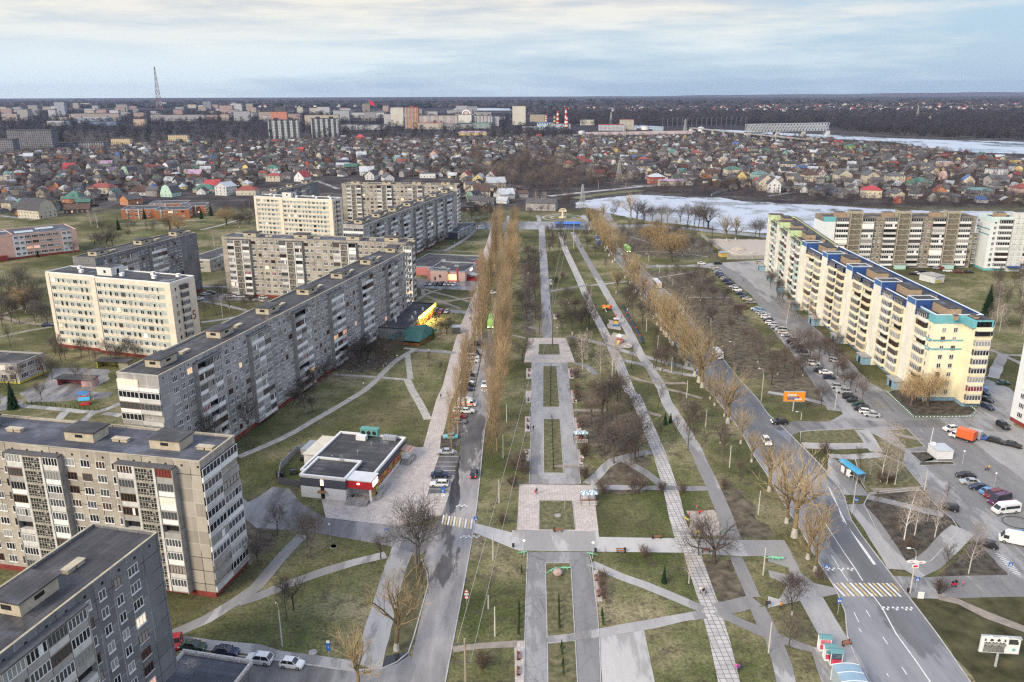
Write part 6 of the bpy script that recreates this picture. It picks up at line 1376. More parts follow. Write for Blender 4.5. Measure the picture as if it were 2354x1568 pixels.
# outhouses and sheds, fences: too many and too small to count
sheds=MB()
for p in extra[:1500]:
 for k in range(hrng.choice((1,1,2))):
  x,y=p[0]+hrng.uniform(-9,9),p[1]+hrng.uniform(-9,9)
  if not (near((x,y),.1)):
   w_,d_,h_=hrng.uniform(2.5,5),hrng.uniform(2.5,4.5),hrng.uniform(2,2.7);mb=MB();mb.box(-w_/2,-d_/2,0,w_/2,d_/2,h_,0,skip='bt');mb.quad((-w_/2-.2,-d_/2-.2,h_),(w_/2+.2,-d_/2-.2,h_),(w_/2+.2,d_/2+.2,h_+.5),(-w_/2-.2,d_/2+.2,h_+.5),hrng.choice((1,1,2,3)))
   sheds.add(mb.data(),Matrix.Translation((x,y,0)) @ Matrix.Rotation(hrng.uniform(0,6),4,'Z'))
 if hrng.random() < .8:
  a=hrng.choice((-.3,1.27));l=hrng.uniform(10,18);c,s=math.cos(a),math.sin(a);x,y=p[0]-8*s,p[1]+8*c
  sheds.quad((x-c*l/2,y-s*l/2,0),(x+c*l/2,y+s*l/2,0),(x+c*l/2,y+s*l/2,1.5),(x-c*l/2,y-s*l/2,1.5),hrng.choice((0,0,4,1)))
stuff(sheds.build('garden_sheds',[HWM['dark timber'],HRM['grey slate'],HRM['pale metal'],HRM['dull red'],HWM['green-painted']]))
# bare fruit trees and scrub between the houses: one mass
def np_merge(name,mats,protos,places,kind='stuff'):
 """protos: list of (verts Nx3, tris Mx3, mat M); places: (proto, x, y, z, scale, rz, zscale)"""
 V=[];F=[];Mi=[];n=0
 for k,x,y,z,s,rz,zs in places:
  v,f,m=protos[k];c,sn=math.cos(rz),math.sin(rz)
  q=np.empty_like(v);q[:,0]=(v[:,0]*c-v[:,1]*sn)*s+x;q[:,1]=(v[:,0]*sn+v[:,1]*c)*s+y;q[:,2]=v[:,2]*s*zs+z
  V.append(q);F.append(f+n);Mi.append(m);n += len(v)
 V=np.concatenate(V).astype(np.float32);F=np.concatenate(F).astype(np.int32);Mi=np.concatenate(Mi).astype(np.int32)
 me=bpy.data.meshes.new(name);me.vertices.add(len(V));me.vertices.foreach_set('co',V.ravel());me.loops.add(F.size);me.loops.foreach_set('vertex_index',F.ravel())
 me.polygons.add(len(F));me.polygons.foreach_set('loop_start',np.arange(0,F.size,3,dtype=np.int32));me.polygons.foreach_set('material_index',Mi)
 for m in mats:me.materials.append(m)
 me.update(calc_edges=True);o=link(name,me);o['kind']=kind;return o
def stick_proto(n,rx,h,seed,m=0,thick=.05):
 rng=random.Random(seed);V=[];F=[]
 for i in range(n):
  u=rng.random()**.5;a=rng.uniform(0,6.28);zc=h*(.25+.75*rng.random());prof=math.sin(math.pi*min(1,max(.05,(zc/h-.15)/.9)))**.6
  p=Vector((rx*u*prof*math.cos(a),rx*u*prof*math.sin(a),zc));d=(Vector((p.x,p.y,(zc-h*.25)*.9+.4))+Vector((rng.gauss(0,.5),rng.gauss(0,.5),rng.gauss(0,.5)))).normalized();l=rng.uniform(.8,2.)*h/7
  o=d.orthogonal().normalized()*thick*h/7;o2=d.cross(o);k=len(V);a_,b_=p-d*l*.5,p+d*l*.5
  V += [tuple(a_+o),tuple(a_-o*.5+o2*.87),tuple(a_-o*.5-o2*.87),tuple(b_)];F += [(k,k+1,k+3),(k+1,k+2,k+3),(k+2,k,k+3)]
 for q in range(3):
  k=len(V);a=q*2.1;V += [(.12*math.cos(a),.12*math.sin(a),0),(.12*math.cos(a+2.1),.12*math.sin(a+2.1),0),(.4*math.cos(a),.4*math.sin(a),h*.5)];F.append((k,k+1,k+2))
 return np.array(V),np.array(F),np.full(len(F),m)
SCR=[mat('scrub_dark',(.05,.042,.046),1,.3,.05,world=True),mat('scrub_brown',(.085,.066,.064),1,.3,.05,world=True),mat('scrub_tan',(.17,.135,.105),1,.3,.05,world=True),NEEDLE]
SP=[stick_proto(110,3.4,7,1,0),stick_proto(110,3.2,7.5,2,1),stick_proto(90,2.8,6,3,0),stick_proto(110,3.4,8,4,2)]
pl=[]
for p in extra:
 q=pix(p[0],p[1],0)
 if not (-30 < q[0] < CW+30):continue
 for k in range(hrng.choice((5,6,7)) if p[1] < 1000 else hrng.choice((4,5))):
  x,y=p[0]+hrng.uniform(-14,14),p[1]+hrng.uniform(-14,14)
  pl.append((hrng.choices((0,1,2,3),(5,3,3,.7))[0],x,y,0,hrng.uniform(.6,1.35),hrng.uniform(0,6),hrng.uniform(.85,1.4)))
np_merge('garden_trees',SCR,SP,pl)
# the wooded gully at the head of the pond and the scrub along its far bank
pl=[]
for poly,n,s0_,s1_,ks in ((([P('A3',-300,800),P('A3',0,690),P('A3',250,640),P('A3',600,720),P('A3',1000,830),P('A3',1200,870),P('A3',1000,905),P('A3',700,940),P('A3',300,985),P('A3',0,900),P('A2',1900,780),P('A2',1900,640),P('A3',-250,600)]),520,1.0,1.9,(1,3,0,1)),
        (PP('A3',1200,935,1600,890,2000,900,2351,960,2351,1040,2100,1030,1900,1000,1600,1000,1300,985),150,.6,1.3,(1,0,1)),([P('A4',0,985),P('A4',500,985),P('A4',850,1020),P('A4',1100,1060),P('A4',1400,1050),P('A4',1900,1040),P('A4',2400,1060),P('A4',2400,1130),P('A4',1500,1120),P('A4',900,1100),P('A4',100,1060)],260,.6,1.3,(1,0,2))):
 xs_=[p[0] for p in poly];ys_=[p[1] for p in poly];c=0
 while c < n:
  p=(hrng.uniform(min(xs_),max(xs_)),hrng.uniform(min(ys_),max(ys_)))
  if in_poly(p,poly):pl.append((hrng.choice(ks),p[0],p[1],0,hrng.uniform(s0_,s1_),hrng.uniform(0,6),hrng.uniform(.8,1.2)));c += 1
np_merge('bankside_scrub',SCR,SP,pl)
# ------------------------------------------------------------------ far woods: crowns by the thousand
def crown_proto(seed,m):
 rng=random.Random(seed);V=[];F=[];u,w_=9,5
 for j in range(w_+1):
  ph=math.pi*.5*j/w_
  for i in range(u):
   t=6.283*(i+.5*(j % 2))/u;k=rng.uniform(.72,1.15);V.append((math.cos(ph)*math.cos(t)*k,math.cos(ph)*math.sin(t)*k,(.25+.75*math.sin(ph))*k))
 for j in range(w_):
  for i in range(u):
   a,b_,c,d=j*u+i,j*u+(i+1) % u,(j+1)*u+(i+1) % u,(j+1)*u+i;F += [(a,b_,c),(a,c,d)]
 return np.array(V),np.array(F),np.full(len(F),m)
WD=[mat('wood_haze_violet',(.042,.039,.048),1,.4,.06,world=True),mat('wood_haze_grey',(.060,.055,.064),1,.4,.05,world=True),mat('wood_pine',(.018,.024,.026),1,.3,.05,world=True)]  # bluish haze of distance put into the wood colours
CP=[crown_proto(1,0),crown_proto(2,1),crown_proto(3,0),crown_proto(4,2)]
CF=[stick_proto(80,1.0,1.5,11,0,.17),stick_proto(80,.95,1.5,12,1,.17),stick_proto(80,1.,1.4,13,0,.17),stick_proto(70,.8,1.7,14,2,.2)]
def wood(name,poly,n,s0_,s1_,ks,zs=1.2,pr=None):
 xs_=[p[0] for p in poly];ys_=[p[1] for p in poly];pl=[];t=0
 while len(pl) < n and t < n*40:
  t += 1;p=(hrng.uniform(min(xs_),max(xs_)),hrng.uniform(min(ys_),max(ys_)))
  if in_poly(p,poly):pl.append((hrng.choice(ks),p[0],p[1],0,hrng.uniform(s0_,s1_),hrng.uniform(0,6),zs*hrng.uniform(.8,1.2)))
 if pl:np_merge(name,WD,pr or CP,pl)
dd=lambda *a:[D(a[i],a[i+1]) for i in range(0,len(a),2)]
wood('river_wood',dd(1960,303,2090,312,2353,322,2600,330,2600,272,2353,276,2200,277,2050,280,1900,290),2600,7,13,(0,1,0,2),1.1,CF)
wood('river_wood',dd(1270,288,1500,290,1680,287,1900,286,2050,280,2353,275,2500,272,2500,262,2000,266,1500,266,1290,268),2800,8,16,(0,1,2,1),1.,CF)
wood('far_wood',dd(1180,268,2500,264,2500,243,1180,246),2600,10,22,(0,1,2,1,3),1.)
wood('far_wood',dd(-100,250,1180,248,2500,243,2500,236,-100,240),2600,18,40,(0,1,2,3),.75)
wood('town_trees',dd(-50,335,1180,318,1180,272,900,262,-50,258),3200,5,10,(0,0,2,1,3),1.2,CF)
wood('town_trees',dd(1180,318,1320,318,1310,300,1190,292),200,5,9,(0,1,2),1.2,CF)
# villages beyond the river: specks of pale walls and roofs
vil=MB()
for poly,n in ((dd(1700,262,2500,258,2500,244,2000,243,1560,252),620),(dd(1300,262,1560,260,1560,250,1300,252),60),(dd(0,248,800,250,1100,246,1100,240,0,240),160)):
 xs_=[p[0] for p in poly];ys_=[p[1] for p in poly];c=0
 while c < n:
  p=(hrng.uniform(min(xs_),max(xs_)),hrng.uniform(min(ys_),max(ys_)))
  if not in_poly(p,poly):continue
  c += 1;w,r,top=house_parts(hrng.uniform(10,20),hrng.uniform(8,12),hrng.uniform(5,11),.8,'gable',hrng);M=Matrix.Translation((p[0],p[1],6)) @ Matrix.Rotation(hrng.uniform(0,3),4,'Z');vil.add((w.v,w.f,[0]*len(w.f)),M,[hrng.choice((0,0,3))]);vil.add((r.v,r.f,[0]*len(r.f)),M,[hrng.choice((1,1,2))])
stuff(vil.build('distant_villages',[HWM['white'],HRM['grey slate'],HRM['dull red'],HWM['cream']]))
# low plateau on the right-hand horizon
g=MB();n=60;base=[(900+i*260,15800-i*8) for i in range(n)]
hh=[max(2,62*min(1,i/34)+8*math.sin(i*.7)*math.sin(i*.23)) for i in range(n)]
for i in range(n-1):
 a,b_=base[i],base[i+1];g.quad((a[0],a[1]-2600,0),(b_[0],b_[1]-2600,0),(b_[0],b_[1],hh[i+1]),(a[0],a[1],hh[i]));g.quad((a[0],a[1],hh[i]),(b_[0],b_[1],hh[i+1]),(b_[0],b_[1]+600,0),(a[0],a[1]+600,0))
structure(g.build('far_hills',mat('hill_woods',(.07,.066,.072),1,.3,.0012,world=True)))

# ------------------------------------------------------------------ the town
def tower_mat(name,c,win,bw,bh,ww=.5,wh=.5):
 m,nt,b=node_mat(name);oc=coord(nt);s=N(nt,'ShaderNodeSeparateXYZ');nt.links.new(oc,s.inputs[0])
 u=math_(nt,'ADD',s.outputs[0],s.outputs[1]);fx=math_(nt,'FRACT',math_(nt,'DIVIDE',math_(nt,'ADD',u,1000),bw));fz=math_(nt,'FRACT',math_(nt,'DIVIDE',s.outputs[2],bh))
 k=math_(nt,'MULTIPLY',math_(nt,'LESS_THAN',fx,ww),math_(nt,'MULTIPLY',math_(nt,'GREATER_THAN',fz,.3),math_(nt,'LESS_THAN',fz,.3+wh)))
 cb=N(nt,'ShaderNodeCombineXYZ');nt.links.new(math_(nt,'FLOOR',math_(nt,'DIVIDE',u,bw)),cb.inputs[0]);nt.links.new(math_(nt,'FLOOR',math_(nt,'DIVIDE',s.outputs[2],bh)),cb.inputs[1])
 wn=N(nt,'ShaderNodeTexWhiteNoise');nt.links.new(cb.outputs[0],wn.inputs['Vector'])
 wc=ramp(nt,wn.outputs['Value'],[(.5,win),(.9,tuple(x*2.6+.03 for x in win))]);nt.links.new(mix(nt,k,c,wc),b.inputs['Base Color']);b.inputs['Roughness'].default_value=.8;return m
TM={}
def tm(c,win=(.07,.075,.09),bw=3.2,bh=3.,ww=.5,wh=.5):
 k=(c,win,bw,bh,ww,wh)
 if k not in TM:TM[k]=tower_mat('town_facade',*k)
 return TM[k]
CIT=[]
def city(label,xl,xr,yt,yb,c,depth=14,rot=0.,roofc='charcoal',cat='building',where=True,name='city_building',cap=0,fins=None,**k):
 """a far building sighted by its foot line and its roof line"""
 g0_,g1_=G(xl,yb),G(xr,yb);y=(g0_[1]+g1_[1])/2;r=ray((xl+xr)/2,yt);h=CAMH+r[2]*y/r[1];L=g1_[0]-g0_[0]
 o=empty(name,label,cat,(g0_[0],y),R(rot),'buildings of the distant town',where);h=max(h,4.)
 m=MB();m.box(0,0,0,L,depth,h,0,skip='b');m.build('wall',tm(c,**k),o);m=MB();m.box(-.4,-.4,h+.002,L+.4,depth+.4,h+.8,0);
 if cap:
  for i in range(cap):m.box(L*(i+.35)/cap,depth*.3,h+.8,L*(i+.65)/cap,depth*.7,h+4,0)
 m.build('roof',HRM[roofc],o)
 if fins:
  for i in range(fins[0]):q=MB();w_=L/fins[0];q.box(w_*(i+fins[2]),-.5,0,w_*(i+fins[2]+fins[3]),-.002,h,0);q.build('glazed_bay' if fins[1] != W_ else 'pier',tm(fins[1],(.03,.04,.045),2.2,3.,.7,.6),o)
 CIT.append((o,L,depth,h));return o
W_=(.50,.50,.52);CR=(.52,.47,.385);GY=(.34,.33,.33)
A=lambda n,x,y:px(n,x,y)
def cA(label,t,x0,x1,y0,y1,c,*a,**k):p,q=px(t,x0,y0),px(t,x1,y1);return city(label,p[0],q[0],p[1],q[1],c,*a,**k)
cA('left one of two matching white towers with dark glazed bays','A2',125,385,302,488,W_,26,8,cap=2,fins=(5,(.07,.08,.08),.15,.45),where=False)
cA('right one of two matching white towers with dark glazed bays','A2',515,752,290,462,W_,26,8,cap=2,fins=(5,(.07,.08,.08),.2,.45),where=False)
cA('orange-pink block behind the left white tower','A2',148,292,224,400,(.56,.22,.14),14,0,where=False,ww=.4)
cA('near-black office block above the orange-pink one','A2',187,282,178,330,(.07,.075,.09),14,0,where=False,ww=.5)
cA('white slab office on the skyline above the right white tower','A2',565,675,180,250,W_,14,0,where=False)
cA('small beige block on the skyline left of the white slab','A2',380,430,182,235,CR,14,where=False)
cA('brown ribbed office tower with a red flag beside it','A2',978,1048,150,255,(.25,.22,.19),20,0,where=False,bw=4,ww=.35)
cA('long white government building under the brown ribbed tower','A2',858,1175,232,282,W_,20,0,where=False,ww=.4)
cA('white office block with a blank gable left of the government building','A2',715,855,212,305,W_,20,10,where=False)
cA('cream tower left of the orange-brown one','A2',1245,1355,184,355,(.66,.63,.55),22,0,where=False,cap=1,ww=.45)
cA('lower pale wing at the left foot of the cream tower','A2',1180,1250,246,350,W_,18,0,where=False)
cA('tall orange-brown striped tower','A2',1373,1493,186,382,(.48,.24,.13),24,0,'dull red',where=False,cap=1,fins=(4,W_,.1,.35))
cA('long pink and white apartment terrace right of the orange-brown tower','A2',1497,1850,258,360,(.60,.48,.42),16,0,where=False,fins=(5,W_,.1,.5))
cA('white slab between the two long terraces under the ferris wheel','A2',1860,1980,250,360,(.66,.64,.58),18,0,where=False,ww=.2)
cA('long white apartment terrace right of the ferris wheel','A2',1982,2170,260,358,W_,16,0,where=False,cap=3,fins=(6,(.40,.30,.22),.3,.25));cA('stepped white block at the end of the long terrace','A2',2140,2230,268,356,W_,18,0,where=False)
cA('cream building with a magenta roof below the orange-brown tower','A2',1495,1715,328,385,CR,16,0,'bright red',where=False)
cA('long grey low building with a green dome front','A2',1750,1990,338,388,GY,24,0,where=False);cA('grey low hall with green sign left of the plant','A2',1850,2165,330,378,(.30,.38,.36),20,0,'green',where=False)
cA('beige old factory block left of the government building','A2',455,760,255,350,(.45,.40,.32),18,0,where=False,ww=.3);cA('white low school right of the right white tower','A2',780,925,342,388,W_,18,8,where=False)
cA('white two-storey hall with pale roof near the terraces','A2',925,1190,345,390,(.50,.50,.52),22,0,where=False)
cA('cream tower standing alone left of the chimneys','A3',5,125,172,345,(.64,.61,.52),24,0,where=False,cap=1,ww=.3)
cA('blue and white power plant hall','A3',232,374,327,404,(.42,.55,.62),20,0,'blue',where=False,bw=6,ww=.4,bh=12);cA('white power plant hall with blue windows under the chimneys','A3',395,537,338,410,W_,24,0,'dull red',where=False,win=(.10,.25,.38),bw=5,bh=10)
cA('pale low annex left of the blue plant hall','A3',98,232,365,405,W_,20,0,'pale metal',where=False);cA('white five-storey block behind the plant','A3',627,757,297,348,(.62,.60,.52),14,0,where=False);cA('beige block with lit windows behind the chimneys','A3',165,300,250,320,(.45,.37,.27),14,0,where=False)
cA('white works building with a long red roof','A3',800,1028,345,398,W_,22,0,'bright red',where=False);cA('cream works tower beside the red roof','A3',993,1117,298,392,CR,16,0,'dull red',where=False);cA('pale blue shed by the storage tanks','A3',1300,1390,372,402,(.40,.52,.60),16,0,'pale metal',where=False)
cA('white angular riverside pavilion on the far bank','A4',1450,1600,238,278,W_,30,0,'pale metal',where=False);cA('white warehouse on the far bank behind the bridge','A4',890,955,228,262,W_,30,0,'pale metal',where=False)
cA('tall part of the unfinished grey concrete block','A1',95,492,395,590,(.17,.17,.19),18,0,where=False,win=(.03,.035,.045),bw=3.4,bh=3,ww=.55,wh=.6);cA('lower left wing of the unfinished grey concrete block','A1',-60,130,480,610,(.19,.19,.21),18,0,where=False,win=(.03,.035,.045),bw=3.4,ww=.55,wh=.6)
cA('low unfinished concrete wing right of the tall part','A1',500,690,518,578,(.30,.31,.34),16,0,where=False,win=(.03,.035,.045),bw=4,ww=.55,wh=.6);cA('second low unfinished concrete wing farther right','A1',697,955,508,575,(.27,.28,.30),16,0,where=False,win=(.03,.035,.045),bw=4,ww=.55,wh=.6)
cA('left of two beige five-storey blocks among the houses','A1',1030,1190,472,552,(.62,.50,.30),16,8,where=False,ww=.4);cA('right of two beige five-storey blocks among the houses','A1',1552,1720,440,518,(.62,.50,.30),16,8,where=False,ww=.4)
cA('tall beige block alone above the houses','A1',1230,1330,292,358,(.52,.40,.30),16,0,where=False,ww=.3);cA('white and glass office tower in the left town','A1',515,600,135,260,(.35,.37,.42),20,0,where=False);cA('white slab on the skyline right of the television tower','A1',2125,2220,150,222,W_,16,0,where=False);cA('dark tower on the skyline right of the television tower','A1',1870,1940,128,215,(.22,.23,.26),18,0,where=False)
cA('long dark slab in the middle of the left town','A1',700,1090,240,315,(.36,.31,.29),14,0,where=False);cA('long grey slab right of the dark one','A1',1400,1870,252,312,(.36,.35,.36),14,0,where=False);cA('white supermarket box with lit red sign','A1',440,590,308,355,W_,30,0,where=False);cA('grey-blue hall with lit signs','A1',715,975,282,325,(.36,.40,.48),40,0,'pale metal',where=False);cA('blue cladded shopping hall','A1',790,1060,315,350,(.18,.24,.38),30,0,where=False)
crng=random.Random(11)
for i in range(100):                                                   # the rest of the left-hand town
 x=crng.uniform(-10,600) if i < 66 else crng.uniform(560,1180);yb=crng.uniform(243,280) if i < 66 else crng.uniform(256,284);hpx=(yb-222)*crng.uniform(.14,.46)*(1.25 if crng.random() < .25 else .9);wpx=crng.uniform(6,26)*(yb-222)/40+4
 nm,c=crng.choice((('white',W_),('white',W_),('pale grey',(.40,.40,.43)),('cream',CR),('beige',(.38,.32,.27)),('grey',GY),('dull pink',(.40,.28,.25))))
 city(f'{nm} {"tower" if hpx > wpx else "slab block"} in the hazy distant town',x,x+wpx,yb-hpx,yb,c,14+crng.random()*10,crng.uniform(-8,8),crng.choice(('charcoal','pale metal','grey slate','dull red')))
# storage tanks, chimneys, television tower, ferris wheel
for i,(x,yb,yt,r_) in enumerate(((1115,390,363,30),(1223,390,358,33),(1735,402,366,26),(640,435,402,28),(1640,408,385,14))):
 g0_=P('A3',x,yb);h=height_at('A3',x,yt,g0_);rr=r_*.25*g0_[1]/1850*1.02;o=empty('storage_tank','white round storage tank by the river works','storage tank',g0_,0,'storage tanks');g=MB();g.tube((0,0,0),(0,0,h),rr,rr,20);g.build('shell',SHOPW,o);g=MB();g.tube((0,0,h),(0,0,h+1.5),rr*1.01,rr*.1,20);g.build('lid',STEEL,o)
RW=[mat('chimney_red',(.50,.05,.04),.8,.1),mat('chimney_white',(.68,.66,.64),.8,.1)]
for lab,x,yb,yt in (('short red and white chimney at the left of the power plant',313,345,250),('middle red and white chimney of the power plant',418,405,216),('tallest red and white chimney of the power plant',493,405,188),('red and white chimney standing in front of the plant',503,410,262),('dark and yellow chimney behind the plant',390,405,250)):
 g0_=P('A3',x,yb);h=height_at('A3',x,yt,g0_);o=empty('chimney',lab,'chimney',g0_,0,None,False);n=9
 g=MB()
 for k in range(n):g.tube((0,0,h*k/n),(0,0,h*(k+1)/n),3.6-1.5*k/n,3.6-1.5*(k+1)/n,10,k % 2,caps=False)
 g.build('stack',RW if 'red' in lab else [CANOPY,PAINTY],o);g=MB();g.tube((0,0,h),(0,0,h+.6),2.5,2.5,10);g.build('rim',CANOPY,o)
def lattice(name,label,cat,g0_,h,w0,w1,r_,mats,n=9,arms=(),bands=False,where=False,group=None):
 o=empty(name,label,cat,g0_,R(20),group,where);g=MB();zz=[h*(1-(1-k/n)**1.35) for k in range(n+1)]
 ww=[w0+(w1-w0)*(z/h)**.8 for z in zz]
 for k in range(n):
  a,b_=ww[k]/2,ww[k+1]/2;m=(k % 2) if bands else 0;c0_=[(a,a),(-a,a),(-a,-a),(a,-a)];c1_=[(b_,b_),(-b_,b_),(-b_,-b_),(b_,-b_)]
  for i in range(4):
   j=(i+1) % 4;g.tube((*c0_[i],zz[k]),(*c1_[i],zz[k+1]),r_,r_,4,m);g.tube((*c0_[i],zz[k]),(*c1_[j],zz[k+1]),r_*.7,r_*.7,3,m);g.tube((*c0_[j],zz[k]),(*c1_[i],zz[k+1]),r_*.7,r_*.7,3,m);g.tube((*c1_[i],zz[k+1]),(*c1_[j],zz[k+1]),r_*.7,r_*.7,3,m)
 g.build('mast',mats,o)
 for z,l in arms:
  q=MB();q.tube((-l,0,z),(0,0,z+.8),r_*.8,r_*.8,4);q.tube((l,0,z),(0,0,z+.8),r_*.8,r_*.8,4);q.tube((-l,0,z),(l,0,z),r_*.8,r_*.8,4);q.build('cross_arm',mats[0],o)
 return o
gt=P('A1',1467,205);lattice('television_tower','tall red and white lattice television tower on the left skyline','tower',gt,height_at('A1',1436,-190,gt),34,4,1.5,[mat('tower_steel',(.30,.16,.15),.7,.1),mat('tower_steel_pale',(.45,.42,.42),.7,.1)],14,bands=True)
PYL=mat('pylon_steel',(.42,.42,.41),.6,.1)
for lab,t,x,yb,yt,w0,arms in (('steel lattice pylon standing by the head of the pond','A3',645,1108,893,5.2,((.45,9),(.62,6))),('steel lattice pylon beside the cream house across the dam','A3',980,870,668,6.5,()),('slim lattice pylon by the storage tanks','A3',1587,402,290,7,((.75,6),(.86,5))),('slim lattice pylon above the houses','A3',1030,470,330,5,((.8,5),)),('lattice pylon on the far river bank','A4',1480,335,262,9,((.75,9),)),('taller lattice pylon on the far river bank','A4',1367,300,165,10,((.8,9),)),('lattice mast with lamps behind the works','A3',907,345,222,8,())):
 g0_=P(t,x,yb);h=height_at(t,x,yt,g0_);lattice('pylon',lab,'pylon',g0_,h,w0,.8,.13 if yb > 600 else .3,[PYL],9,[(h*a,l) for a,l in arms])
gf=P('A2',1932,330);hc=height_at('A2',1932,248,gf);rr=36*.25*gf[1]/1850
o=empty('ferris_wheel','ferris wheel with lit rim standing behind the white slab','ferris wheel',gf,0,None,False);g=MB();pts=[(rr*math.cos(6.2832*i/28),0,hc+rr*math.sin(6.2832*i/28)) for i in range(29)];g.path(pts,1.0,4);g.build('rim',emit('wheel_lights',(1,.75,.9),.7),o)
g=MB();[g.tube((0,0,hc),pts[i],.45,.45,3) for i in range(0,28,2)];g.build('spokes',emit('spoke_lights',(1,.6,.15),.4),o);g=MB();g.tube((-rr*.5,3,0),(0,1,hc),1,.8,4);g.tube((rr*.5,3,0),(0,1,hc),1,.8,4);g.build('support',STEEL,o)
gq=P('A2',1045,250);o=empty('flag_pole','red flag flying from a pole on the brown tower','flag',(gq[0],gq[1],0),0,None,False);h=height_at('A2',1045,118,gq);g=MB();g.tube((0,0,0),(0,0,h),.9,.6,5);g.build('pole',STEEL,o);g=MB();g.quad((0,0,h),(0,0,h-16),(22,4,h-26),(18,3,h-8));g.build('flag',mat('flag_red',(.7,.03,.06),.8,.05),o)
# railway truss bridge
br0=P('A4',295,462);BH_=height_at('A4',295,404,br0);a0=P('A3',2165,470);
e0=Vector(G(*px('A3',2150,414),0));y0_=br0[1]
def on_line(t,x,y,z):        # bridge axis: through the right pier, running across the river
 return Vector(G(*px(t,x,y),z))
pA=on_line('A3',2150,412,BH_);pB=on_line('A4',550,396,BH_);o=empty('truss_bridge','white steel truss railway bridge over the river','bridge',(pA.x,pA.y,0),math.atan2(pB.y-pA.y,pB.x-pA.x),None,False);LB_=(pB-pA).length
tH=height_at('A4',540,333,pB)-BH_ if False else 15.
g=MB();n=26;dx=LB_/n
for s in (-4,4):
 g.tube((0,s,BH_),(LB_,s,BH_),.7,.7,4);g.tube((0,s,BH_+tH),(LB_,s,BH_+tH),.7,.7,4)
 for i in range(n):z0_,z1_=(BH_,BH_+tH) if i % 2 else (BH_+tH,BH_);g.tube((i*dx,s,z0_),((i+1)*dx,s,z1_),.55,.55,4);g.tube((i*dx,s,z1_),((i+1)*dx,s,z0_),.5,.5,4);g.tube((i*dx,s,BH_),(i*dx,s,BH_+tH),.35,.35,4)
for i in range(n+1):g.tube((i*dx,-4,BH_+tH),(i*dx,4,BH_+tH),.4,.4,4)
g.build('truss',mat('bridge_paint',(.50,.52,.53),.6,.1),o);g=MB();g.box(-2,-4.5,BH_-1,LB_+2,4.5,BH_-.02);g.build('deck',CANOPY,o)
for f in (.02,.36,.68,.985):g=MB();g.box(LB_*f-4,-6,-1,LB_*f+4,6,BH_-1.002);g.build('pier',CONL,o)
pC=on_line('A3',1650,372,9);o=empty('road_bridge','low girder road bridge leading to the truss bridge','bridge',(pC.x,pC.y,0),math.atan2(pA.y+60-pC.y,pA.x-pC.x),None,False);L=math.hypot(pA.x-pC.x,pA.y+60-pC.y)+260;g=MB();g.box(0,-6,8,L,6,9.5);g.build('deck',CONM,o)
for k in range(9):g=MB();g.box(L*k/9+10,-5,-1,L*k/9+14,5,7.998);g.build('pier',CONL,o)
for i in range(18):
 q=P('A3',1380+i*45,366-i*.8);o=empty('street_lamp','tall street lamp along the road to the river bridge','street lamp',q,0,'lamps along the bridge road');g=MB();g.tube((0,0,0),(0,0,22),.35,.25,4);g.build('pole',STEEL,o);g=MB();g.tube((0,0,22),(4,0,23),.3,.3,4);g.build('arm',STEEL,o)
o=empty('works_wall','long white and pink wall of the river works','wall',P('A3',675,443),0,None,False);q0,q1=P('A3',675,443),P('A3',1655,428);g=MB();d=(q1[0]-q0[0],q1[1]-q0[1]);g.prism([(0,0),(d[0],d[1]),(d[0],d[1]+1),(0,1)],0,7.);g.build('panels',mat('works_panels',(.60,.50,.50),.9,.12,.05),o)

# ------------------------------------------------------------------ vehicles
def paint(name,c,met=.0):
 m,nt,b=node_mat('paint_'+name.replace(' ','_'));b.inputs['Base Color'].default_value=(*c,1);b.inputs['Roughness'].default_value=.28;b.inputs['Metallic'].default_value=met;b.inputs['Coat Weight'].default_value=.4
 n_=noise(nt,coord(nt),3.,4);nt.links.new(ramp(nt,n_,[(.3,(.24,)*3),(.7,(.42,)*3)]),b.inputs['Roughness']);return m
PT={k:paint(k,c,m) for k,c,m in (('white',(.72,.72,.71),0),('silver',(.50,.51,.52),.4),('grey',(.22,.225,.235),.3),('black',(.016,.016,.019),0),('dark blue',(.02,.03,.075),.1),('blue',(.03,.10,.38),.1),('light blue',(.12,.28,.50),0),('turquoise',(.16,.42,.47),0),('red',(.36,.02,.03),.1),('dark red',(.17,.018,.03),.1),('purple',(.10,.03,.09),.1),('dark green',(.02,.06,.045),.1),('beige',(.52,.45,.33),.1),('orange',(.75,.13,.035),0),('lime green',(.40,.68,.20),0),('cream',(.66,.60,.46),0))}
CGL=glass('car_glass',(.018,.022,.026),.05,.8);TYRE=mat('tyre',(.02,.02,.02),.9,.1);RIM=mat('wheel_rim',(.42,.42,.43),.4,.1,metal=.6);HEADL=emit('headlamp_on',(1,.85,.55),14,(.9,.9,.9));HEAD0=glass('headlamp',(.62,.63,.64),.1);TAIL1=emit('tail_lamp_on',(1,.03,.02),6,(.4,.02,.02));TAIL0=glass('tail_lamp',(.28,.015,.012),.2);TRIMB=mat('bumper_black',(.035,.035,.037),.7,.1)
